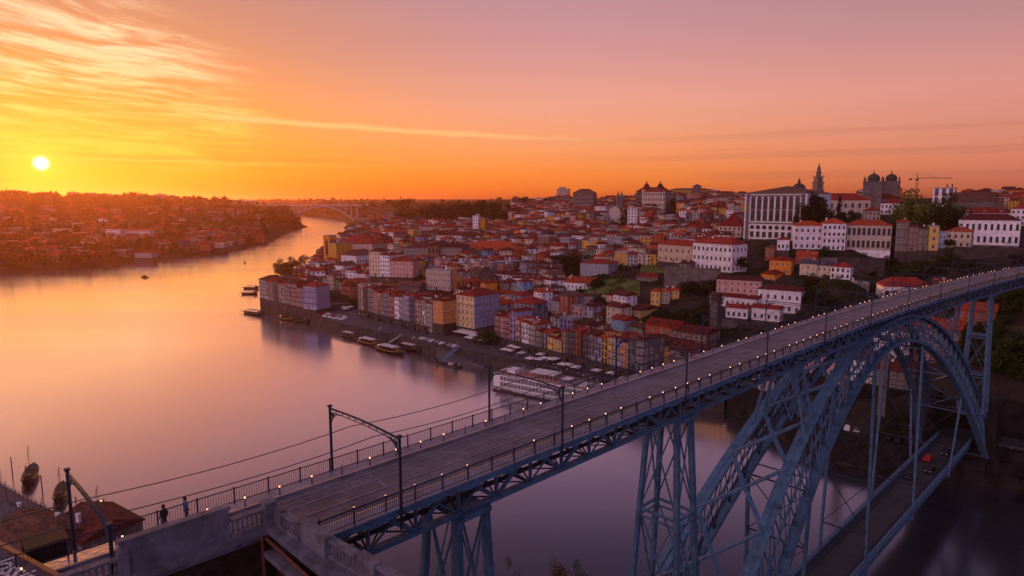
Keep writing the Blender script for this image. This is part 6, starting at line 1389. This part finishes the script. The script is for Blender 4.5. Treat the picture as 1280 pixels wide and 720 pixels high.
# people
def person_proto(pose, seed, shirt, trou):
    b = bmesh.new(); J = []; E = []
    def V(x, y, z, r_): J.append(((x, y, z), r_)); return len(J) - 1
    pel = V(0, 0, .95, .15); ch = V(0, .0, 1.2, .15); sh = V(0, 0, 1.40, .15); nk = V(0, .0, 1.50, .06); hd = V(0, .02, 1.62, .095); ht = V(0, .01, 1.72, .08); E += [(pel, ch), (ch, sh), (sh, nk), (nk, hd), (hd, ht)]
    for s_ in (-1, 1):
        st_ = .22 * s_ if pose == 'walk' else 0.; hip = V(.09 * s_, 0, .88, .10); kn = V(.10 * s_, .04 + st_ * .6, .48, .07); an = V(.11 * s_, -.02 + st_, .09, .045); to = V(.12 * s_, .13 + st_, .04, .04); E += [(pel, hip), (hip, kn), (kn, an), (an, to)]
        so = V(.19 * s_, 0, 1.38, .07); el_ = V(.25 * s_, -.03 - st_ * .5, 1.1, .05); wr = V(.26 * s_, .08 - st_ * .8, .87, .035); ha = V(.26 * s_, .11 - st_ * .9, .78, .035); E += [(sh, so), (so, el_), (el_, wr), (wr, ha)]
    me_ = bpy.data.meshes.new('body'); me_.from_pydata([j[0] for j in J], E, []); o = bpy.data.objects.new('tmp', me_); COL.objects.link(o); sk = o.modifiers.new('s', 'SKIN'); o.modifiers.new('u', 'SUBSURF').levels = 1
    for i, j in enumerate(J): me_.skin_vertices[0].data[i].radius = (j[1], j[1])
    me_.skin_vertices[0].data[0].use_root = True
    dg = bpy.context.evaluated_depsgraph_get(); nm = bpy.data.meshes.new_from_object(o.evaluated_get(dg)); nm.name = 'person'; bpy.data.objects.remove(o)
    nm.materials.clear()
    for m_ in (M['skin'], shirt, trou, M['rubber']): nm.materials.append(m_)
    for pl_ in nm.polygons:
        c_ = pl_.center; pl_.material_index = 3 if c_.z < .12 else 2 if c_.z < .93 and abs(c_.x) < .22 else 0 if (c_.z > 1.5 or (abs(c_.x) > .2 and c_.z < .88)) else 1; pl_.use_smooth = True
    r_ = bpy.data.objects.new('person', nm); COL.objects.link(r_)
    hb = MB(); hb.lathe([(.02, 1.50), (.10, 1.56), (.118, 1.66), (.10, 1.755), (.04, 1.79), (.005, 1.795)], 10, (0, -.02)); h_ = hb.build('hair', M['hair'], r_, smooth=True)
    for v_ in h_.data.vertices:
        if v_.co.y > .055 and v_.co.z < 1.70: v_.co.y = .055
    fb = MB(); fb.tube([(0, .105, 1.64), (0, .135, 1.60)], [.012, .018], 6)
    fb.build('nose', M['skin'], r_)
    return r_
cloth = [('dark jacket', mat('jacket_dark', (.03, .03, .04), .8)), ('red top', mat('top_red', (.35, .04, .04), .8)), ('white shirt', mat('shirt_white', (.6, .58, .55), .8)), ('blue coat', mat('coat_blue', (.06, .10, .22), .8))]; jeans = mat('jeans', (.05, .06, .10), .8)
protos = [person_proto(random.choice(('walk', 'stand')) if i else 'stand', i, c_[1], jeans) for i, c_ in enumerate(cloth)]; usedp = [False] * 4
def person(P_, yaw, k, lab, grp, z_=1.):
    o = protos[k] if not usedp[k] else copy_tree(protos[k]); usedp[k] = True; o.location = P_; o.rotation_euler = (0, 0, yaw); o.scale = (1, 1, z_); tag(o, lab, 'person', grp)
person(BC(12.2, 8.3, ZD + .12), 1.0, 0, 'person in dark jacket at the near west railing, left of the two', 'people on the bridge'); person(BC(13.6, 8.45, ZD + .12), -.6, 3, 'person in blue coat at the near west railing, right of the two', 'people on the bridge')
for k in range(70):
    px = random.uniform(640, 800); c0 = 441 + (px - 640) * .27; py = c0 + random.uniform(1, 12); q = random.randrange(4)
    person(g(px, py, ZQ), random.uniform(0, 6.28), q, 'person in %s and dark trousers among the crowd on the promenade' % cloth[q][0], 'people in %s on the promenade' % cloth[q][0], random.uniform(.93, 1.05))
for k in range(22):
    px = random.uniform(480, 600); py = 416 + (px - 480) * .17 + random.uniform(-1, 5); q = random.randrange(4)
    person(g(px, py, ZQ), random.uniform(0, 6.28), q, 'person in %s and dark trousers on the quay left of the square' % cloth[q][0], 'people in %s left of the square' % cloth[q][0])
# street lamps on the quay
def lamp_post(P_, lab, h=6.):
    r_ = empty('street_lamp', P_, YQ, lab, 'street lamp', 'lamps on the quay'); b = MB(); b.tube([(0, 0, 0), (0, 0, h)], [.09, .05], 6); b.tube([(0, 0, h), (.5, 0, h + .3), (1.1, 0, h + .25)], .04, 5); b.build('post', M['iron_dark'], r_); b = MB(); b.box(.9, 1.4, -.12, .12, h + .1, h + .26); b.build('lamp_head', M['frame'], r_)
for i, (px, py) in enumerate(((436, 403), (461, 411), (520, 424), (612, 449), (650, 452), (700, 468), (742, 479))): lamp_post(g(px, py, ZQ), 'slim street lamp on the quay edge, %s from the left' % ordw(i + 1))

# ------------------------------------------------------------------ boats
def hull_mb(L_, Wd, D, sheer=.6, n=14, m_=0, bow=.9):
    b = MB(); sec = []
    for i in range(n + 1):
        u = i / n; x = (u - .5) * L_; f_ = max(.04, (1 - abs(2 * u - 1) ** (2.6 if u < .5 else 3.0)) ** .55); zt = D + sheer * (2 * u - 1) ** 2 * (1.4 if u > .5 else .7); hw = Wd / 2 * f_
        sec.append([(x, -hw, zt), (x * .985, -hw * .82, zt * .25), (x * .95, 0, -.5), (x * .985, hw * .82, zt * .25), (x, hw, zt)])
    vs = [v_ for s_ in sec for v_ in s_]; fs = []
    for i in range(n):
        for k in range(4): a = i * 5 + k; fs.append((a, a + 5, a + 6, a + 1))
        fs.append((i * 5, i * 5 + 4, i * 5 + 9, i * 5 + 5))
    fs.append(tuple(range(5))); fs.append(tuple(reversed(range(n * 5, n * 5 + 5)))); b.mesh(vs, fs, m_); return b
def boat(P_, yaw, L_, lab, mast=False, canopy=True, sail=False, lamp=True, name='river_boat'):
    r_ = empty(name, P_, yaw, lab, 'boat', 'wooden river boats'); Wd = L_ * .24
    hull_mb(L_, Wd, 1.3, 1.0).build('hull', M['hull'], r_, fix=True); b = MB()
    n = 14
    for i in range(n):
        for s_ in (-1, 1):
            def q(u): f_ = max(.04, (1 - abs(2 * u - 1) ** (2.6 if u < .5 else 3.0)) ** .55); return ((u - .5) * L_, s_ * (Wd / 2 * f_ + .04), 1.3 + (2 * u - 1) ** 2 * (1.4 if u > .5 else .7) - .15)
            b.beam(q(i / n), q((i + 1) / n), .10, .22)
    b.build('gunwale', M['ochre'] if lamp else M['wood'], r_)
    if canopy:
        b = MB(); b.box(-L_ * .28, L_ * .25, -Wd * .4, Wd * .4, 3.3, 3.45); b.build('canopy', M['blue_paint'] if sail else M['canvas'], r_); b = MB()
        for i in range(5):
            for j in (-1, 1): x_ = -L_ * .27 + i * L_ * .13; b.beam((x_, j * Wd * .38, 1.2), (x_, j * Wd * .38, 3.3), .07, .07)
        b.build('canopy_frame', M['wood'], r_)
    b = MB(); b.box(L_ * .27, L_ * .38, -Wd * .22, Wd * .22, 1.2, 3.0); b.box(L_ * .26, L_ * .39, -Wd * .25, Wd * .25, 3., 3.15); b.build('wheelhouse', M['wood'], r_)
    b = MB(); b.box(-L_ * .3, L_ * .26, -Wd * .34, Wd * .34, 1.15, 1.25)
    for i in range(6): x_ = -L_ * .26 + i * L_ * .09; b.box(x_, x_ + .4, -Wd * .3, Wd * .3, 1.25, 1.7)
    b.build('bench', M['wood'], r_)
    b = MB(); b.beam((-L_ * .5, 0, 1.8), (-L_ * .72, 0, .9), .14, .3); b.build('steering_oar', M['wood'], r_)
    if mast:
        b = MB(); b.tube([(-.5, 0, .8), (-.5, 0, L_ * .62)], [.11, .05], 6); b.tube([(-3.2, 0, L_ * .56), (2.2, 0, L_ * .50)], .05, 5)
        for e_ in ((-L_ * .45, 0, 1.9), (L_ * .45, 0, 1.9)): b.tube([(-.5, 0, L_ * .6), e_], .025, 4)
        b.build('mast', M['wood'], r_)
    if lamp: b = MB(); b.lathe([(.2, 2.2), (.25, 2.35), (.2, 2.5)], 6, (-L_ * .40, 0)); b.build('lantern', M['lamp'], r_)
    return r_
boat(g(466, 429, 0) - VQ * 3, YQ, 21, 'tour boat with lit stern and blue-grey canopy, left one of the moored pair', sail=False)
boat(g(494, 438, 0) - VQ * 4, YQ, 25, 'larger tour boat with lit stern and long pale canopy, in front at the quay')
boat(g(508, 438, 0) + VQ * 2, YQ, 18, 'dark boat mostly hidden behind the larger tour boat', lamp=False)
boat(g(441, 421, 0) - VQ * 3, YQ, 16, 'small flat launch moored left of the tour boats', lamp=False)
boat(g(317, 393, 0), YQ + .2, 22, 'wooden excursion ship with upper cabin by the corner of the river wall', mast=False, lamp=False)
boat(g(358, 400, 0), YQ + .1, 17, 'black wooden boat with yellow gunwale under the river wall', mast=True, canopy=False)
boat(g(376, 403, 0), YQ + .3, 13, 'small dark boat at the foot of the river wall steps', canopy=False, lamp=False)
boat(g(312, 368, 0), YQ + .8, 14, 'boat moored in the glowing water left of the river wall, nearer', mast=True, lamp=False); boat(g(314, 361, 0), YQ + .8, 14, 'boat moored in the glowing water left of the river wall, farther', mast=True, lamp=False)
boat(g(38, 598, 0), -1.05, 16, 'old wine boat with mast at the near left bank, farthest of the three', mast=True, canopy=False, lamp=False); boat(g(76, 621, 0), -1.05, 14, 'old wine boat with mast at the near left bank, middle of the three', mast=True, canopy=False, lamp=False); boat(g(123, 648, 0), -1.15, 14, 'old wine boat with lit gunwale at the near left bank, nearest of the three', mast=True, canopy=False)
sb = empty('motor_boat', g(181, 347, 0), 3.0, 'tiny dark motor boat drawing a wake on the open river', 'boat'); hull_mb(9, 2.6, 1., .4).build('hull', M['hull'], sb, fix=True); b = MB(); b.box(-1.5, 1.5, -.8, .8, 1, 2.6); b.build('cabin', M['hull'], sb)
bu = empty('buoy', g(306, 329, 0), 0, 'small dark buoy on the bright river in the middle distance', 'buoy'); b = MB(); b.lathe([(1.2, -.5), (1.4, .5), (1.2, 1.), (.4, 1.6), (.3, 3.4), (.6, 3.8), (.1, 4.4)], 8); b.build('float', M['hull'], bu)
# cruise ship
P_ = (g(613, 487, 0) + g(737, 512, 0)) / 2; dsh = (g(737, 512, 0) - g(613, 487, 0)); L_ = dsh.length * 1.02
sh = empty('cruise_ship', P_ + VQ * 5.2, math.atan2(dsh.y, dsh.x), 'long white river cruise ship with two rows of dark cabin windows moored at the quay', 'ship')
Wd = 11.
b = hull_mb(L_, Wd, 2.3, .5, 20); b.build('hull', M['white_paint'], sh, fix=True); b = MB(); b.mesh([], []); b.box(-L_ * .47, L_ * .45, -Wd / 2 - .03, -Wd / 2 + .4, -.2, .7); b.build('waterline_stripe', M['hull'], sh)
b = MB(); b.box(-L_ * .47, L_ * .44, -Wd / 2 + .3, Wd / 2 - .3, 2.2, 7.6); b.build('superstructure', M['white_paint'], sh)
b = MB(); b.box(-L_ * .475, L_ * .46, -Wd / 2 + .05, Wd / 2 - .05, 7.6, 7.85); b.box(-L_ * .47, L_ * .44, -Wd / 2 + .1, -Wd / 2 + .3, 4.7, 5.0); b.build('deck_edge', M['white_paint'], sh)
b = MB(); b.box(-L_ * .46, L_ * .45, -Wd / 2 + .4, Wd / 2 - .4, 7.85, 7.9); b.build('sun_deck', M['deckred'], sh)
nC = 22
for i in range(nC):
    x_ = -L_ * .38 + (L_ * .80) * i / nC
    for z in (2.75, 5.3): inst('window', WM['w'], sh, (x_, -Wd / 2 + .28, z), 0, (1.9, 1, 1.75))
for i in range(12):
    inst('porthole', WM['w'], sh, (-L_ * .40 + L_ * .76 * i / 12, -Wd / 2 - .04, 1.2), 0, (.9, .6, .4))
b = MB(); b.box(-L_ * .12, L_ * .12, -3.6, 3.6, 10.5, 10.65); b.build('canopy', M['canvas'], sh); b = MB()
for i in range(7):
    for j in (-3.4, 3.4): b.beam((-L_ * .115 + L_ * .038 * i, j, 7.9), (-L_ * .115 + L_ * .038 * i, j, 10.5), .1, .1)
b.build('canopy_frame', M['frame'], sh)
b = MB()
for j in (-Wd / 2 + .25, Wd / 2 - .25):
    b.beam((-L_ * .46, j, 8.9), (L_ * .45, j, 8.9), .05, .05); b.beam((-L_ * .46, j, 8.4), (L_ * .45, j, 8.4), .04, .04)
    for i in range(40): x_ = -L_ * .46 + L_ * .91 * i / 39; b.beam((x_, j, 7.85), (x_, j, 8.9), .05, .05)
b.build('railing', M['frame'], sh)
b = MB(); b.box(-L_ * .36, -L_ * .28, -2.4, 2.4, 7.9, 9.6); b.box(-L_ * .365, -L_ * .275, -2.7, 2.7, 9.6, 9.75); b.build('wheelhouse', M['white_paint'], sh)
b = MB(); b.tube([(-L_ * .24, 0, 7.9), (-L_ * .22, 0, 12)], [.12, .06], 6); b.tube([(-L_ * .22, -1.2, 11), (-L_ * .22, 1.2, 11)], .05, 5); b.build('mast', M['frame'], sh)
b = MB()
for i in range(14): x_ = random.uniform(L_ * .14, L_ * .42); y_ = random.uniform(-4, 4); b.box(x_, x_ + .6, y_, y_ + 1.7, 7.92, 8.25)
b.build('sun_lounger', M['blue_paint'], sh)
b = MB(); b.box(L_ * .18, L_ * .26, -2.5, 2., 9.6, 9.7); b.box(L_ * .35, L_ * .41, -3, 3, 7.9, 8.5); b.build('bar_roof', M['canvas'], sh)
# pontoon and gangways
po = empty('pontoon', g(561, 457, 0), YQ, 'grey floating pontoon with black mooring posts', 'pontoon'); b = MB(); b.box(-8, 8, -1.9, 1.9, -.4, .7); b.build('float', M['wallstone'], po)
b = MB(); [b.tube([(x_, -1.4, -1), (x_, -1.4, 3.)], .35, 8) for x_ in (-7.2, 6.8)]; b.build('mooring_post', M['rubber'], po); b = MB(); b.beam((-6, 1.6, 1.6), (7, 1.6, 1.6), .08, .08)
for x_ in range(-6, 8, 2): b.beam((x_, 1.6, .7), (x_, 1.6, 1.6), .06, .06)
b.box(0, 2.5, -.5, .6, .7, 1.4); b.build('railing', M['frame'], po)
def gangway(a, c_, lab, mt):
    a = Vector(a); c_ = Vector(c_); r_ = empty('gangway', a, 0, lab, 'gangway'); O_ = tuple(a); b = MB(); b.beam(a, c_, 1.6, .18); b.build('walkway', M['pave'], r_, org=O_); d = (c_ - a).normalized(); s_ = Vector((-d.y, d.x, 0)).normalized() * .8; b = MB()
    for q in (-1, 1):
        b.beam(a + s_ * q + Vector((0, 0, 1.1)), c_ + s_ * q + Vector((0, 0, 1.1)), .12, .12); n = 8
        for i in range(n): p0 = a.lerp(c_, i / n) + s_ * q; p1 = a.lerp(c_, (i + 1) / n) + s_ * q; b.beam(p0, p1 + Vector((0, 0, 1.1)), .09, .09); b.beam(p1, p1 + Vector((0, 0, 1.1)), .09, .09)
    b.build('railing', mt, r_, org=O_)
gangway(g(554, 453, .9), g(570, 437, 5.7), 'blue railed gangway up from the pontoon', M['blue_paint'])
gangway(g(464, 422, 1.), g(476, 411, 5.7), 'white railed gangway behind the left tour boat', M['frame']); gangway(g(486, 430, 1.), g(501, 421, 5.7), 'white railed gangway behind the larger tour boat', M['frame']); gangway(g(505, 433, 1.), g(518, 423, 5.7), 'white railed gangway right of the larger tour boat', M['frame'])

# ------------------------------------------------------------------ near left bank
b = MB(); gp = [(-200, 213), (-174, 196), (-146, 175.5), (-126, 162.5), (-109, 152.5), (-70, 122)]; b.prism([(a - 1, c_ + 1) for a, c_ in gp] + [(-88, 105), (-128, 130), (-165, 155), (-230, 190)], -2, 4.0); o = tag(b.build('promenade', M['pave'], fix=True), kind='structure')
b = MB()
for a, c_ in zip(gp[:-1], gp[1:]):
    a = Vector((*a, 0)); c_ = Vector((*c_, 0)); n = max(2, int((c_ - a).length / 2.2))
    for k in range(n): q = a.lerp(c_, k / n); b.beam(q + Vector((0, 0, 4)), q + Vector((0, 0, 5.1)), .14, .14)
    for z in (4.5, 5.05): b.beam(a + Vector((0, 0, z)), c_ + Vector((0, 0, z)), .07, .07)
tag(b.build('promenade_railing', M['iron_dark']), 'dark low railing along the near left promenade edge', 'railing')
for i in range(9):
    a = Vector((-168 + i * 9.2, 196 - i * 6.6 + 4, -2)); b = MB(); b.tube([a, a + Vector((0, 0, 8.5))], .14, 6); tag(b.build('mooring_pole', M['wood']), 'thin mooring pole standing in the near left water, %s from the left' % ordw(i + 1), 'mooring pole', 'mooring poles by the wine boats')
for i, (px, py) in enumerate(((11, 645), (56, 668))): lamp_post(g(px, py, 4.), 'tall street lamp on the near left promenade, %s one' % ('left', 'right')[i], 9.)
for i, (px, py, z, yaw, wd, dp, h, wl, rf, lb, dpy) in enumerate(((20, 712, 5, -.5, 18, 11, 8, 'stone', 'tile_br', 'dark brown-roofed house low in the bottom left corner', 12), (52, 705, 5, -.5, 11, 12, 8.5, 'stone', 'tile_br', 'house with dark gable between the near left roofs', 14), (88, 700, 5, -.6, 14, 12, 8, 'stone', 'tile_dark', 'dull red-roofed house beside the bridge approach at lower left', 12), (-2, 664, 4.2, -.6, 9, 6, 3, 'white', 'slate_roof', 'low pale pavilion on the near left promenade', 2))):
    house(g(px, py + dpy, z), yaw, wd, dp, h, wl, rf, 'gable', st_=2, label=lb, found=6, rh=2.6)
# graffitied flat roof slab in the corner
gr = empty('graffiti_roof', Vector((-31.6, 36.4, 58.5)), 0, 'dark sloping roof with white spray-painted letters in the bottom left corner', 'roof'); 
P0, P1 = g(-6, 678, 61.5), g(78, 724, 61.5); d = (P1 - P0).normalized(); nn = Vector((d.y, -d.x, 0)); q = [P0 - d * 8, P1 + d * 6, P1 + d * 6 + nn * 14 + Vector((0, 0, -1.2)), P0 - d * 8 + nn * 14 + Vector((0, 0, -1.2))]
b = MB(); O_ = tuple(gr.location); dn = Vector((0, 0, -1.)); b.mesh(q + [v_ + dn for v_ in q], [(3, 2, 1, 0), (4, 5, 6, 7), (0, 1, 5, 4), (1, 2, 6, 5), (2, 3, 7, 6), (3, 0, 4, 7)]); b.build('roof_slab', mat('grey_roofing', (.11, .10, .11), .8, 0, .3, 1., .5, 0, .2, .6), gr, org=O_, fix=True)
b = MB(); b.beam(q[0] + Vector((0, 0, .05)), q[1] + Vector((0, 0, .05)), .28, .16); b.build('metal_edge', M['pipe'], gr, org=O_)
cu = bpy.data.curves.new('graffiti', 'FONT'); cu.body = 'lossin'; cu.size = 1.75; cu.extrude = .004; cu.shear = .3; cu.offset = .025
to = bpy.data.objects.new('graffiti', cu); COL.objects.link(to); to.data.materials.append(M['frame'])
xd = d; nz_ = (q[1] - q[0]).cross(q[3] - q[0]).normalized(); nz_ = nz_ if nz_.z > 0 else -nz_; yd = nz_.cross(xd)
t0_ = g(-16, 709, 61.3); kk = (t0_ - P0).dot(nn); st0 = P0 + d * (t0_ - P0).dot(d) + nn * kk + Vector((0, 0, -1.2 * kk / 14)) + nz_ * .03
to.matrix_world = Matrix(((xd.x, yd.x, nz_.x, st0.x - O_[0]), (xd.y, yd.y, nz_.y, st0.y - O_[1]), (xd.z, yd.z, nz_.z, st0.z - O_[2]), (0, 0, 0, 1))); to.parent = gr
# dark kiosk wall by the approach
kb = empty('dark_hut', Vector(g(58, 706, 58)), -AB, 'dark windowless hut beside the deck at lower left', 'hut'); b = MB(); b.box(-1.1, 1.1, -1.1, 1.1, -8, 1.9); b.build('wall', M['rubber'], kb); b = MB(); b.box(-1.2, 1.2, -1.2, 1.2, 1.9, 2.0); b.build('roof', M['rubber'], kb)
print('windows', nwin, 'objects', len(COL.objects), 'near', len(near), 'rest', len(rest))

for o in COL.objects:
    if 'label' in o.keys() and len(o['label'].replace('-', ' ').split()) > 16: print('LONG', o.name, o['label'])
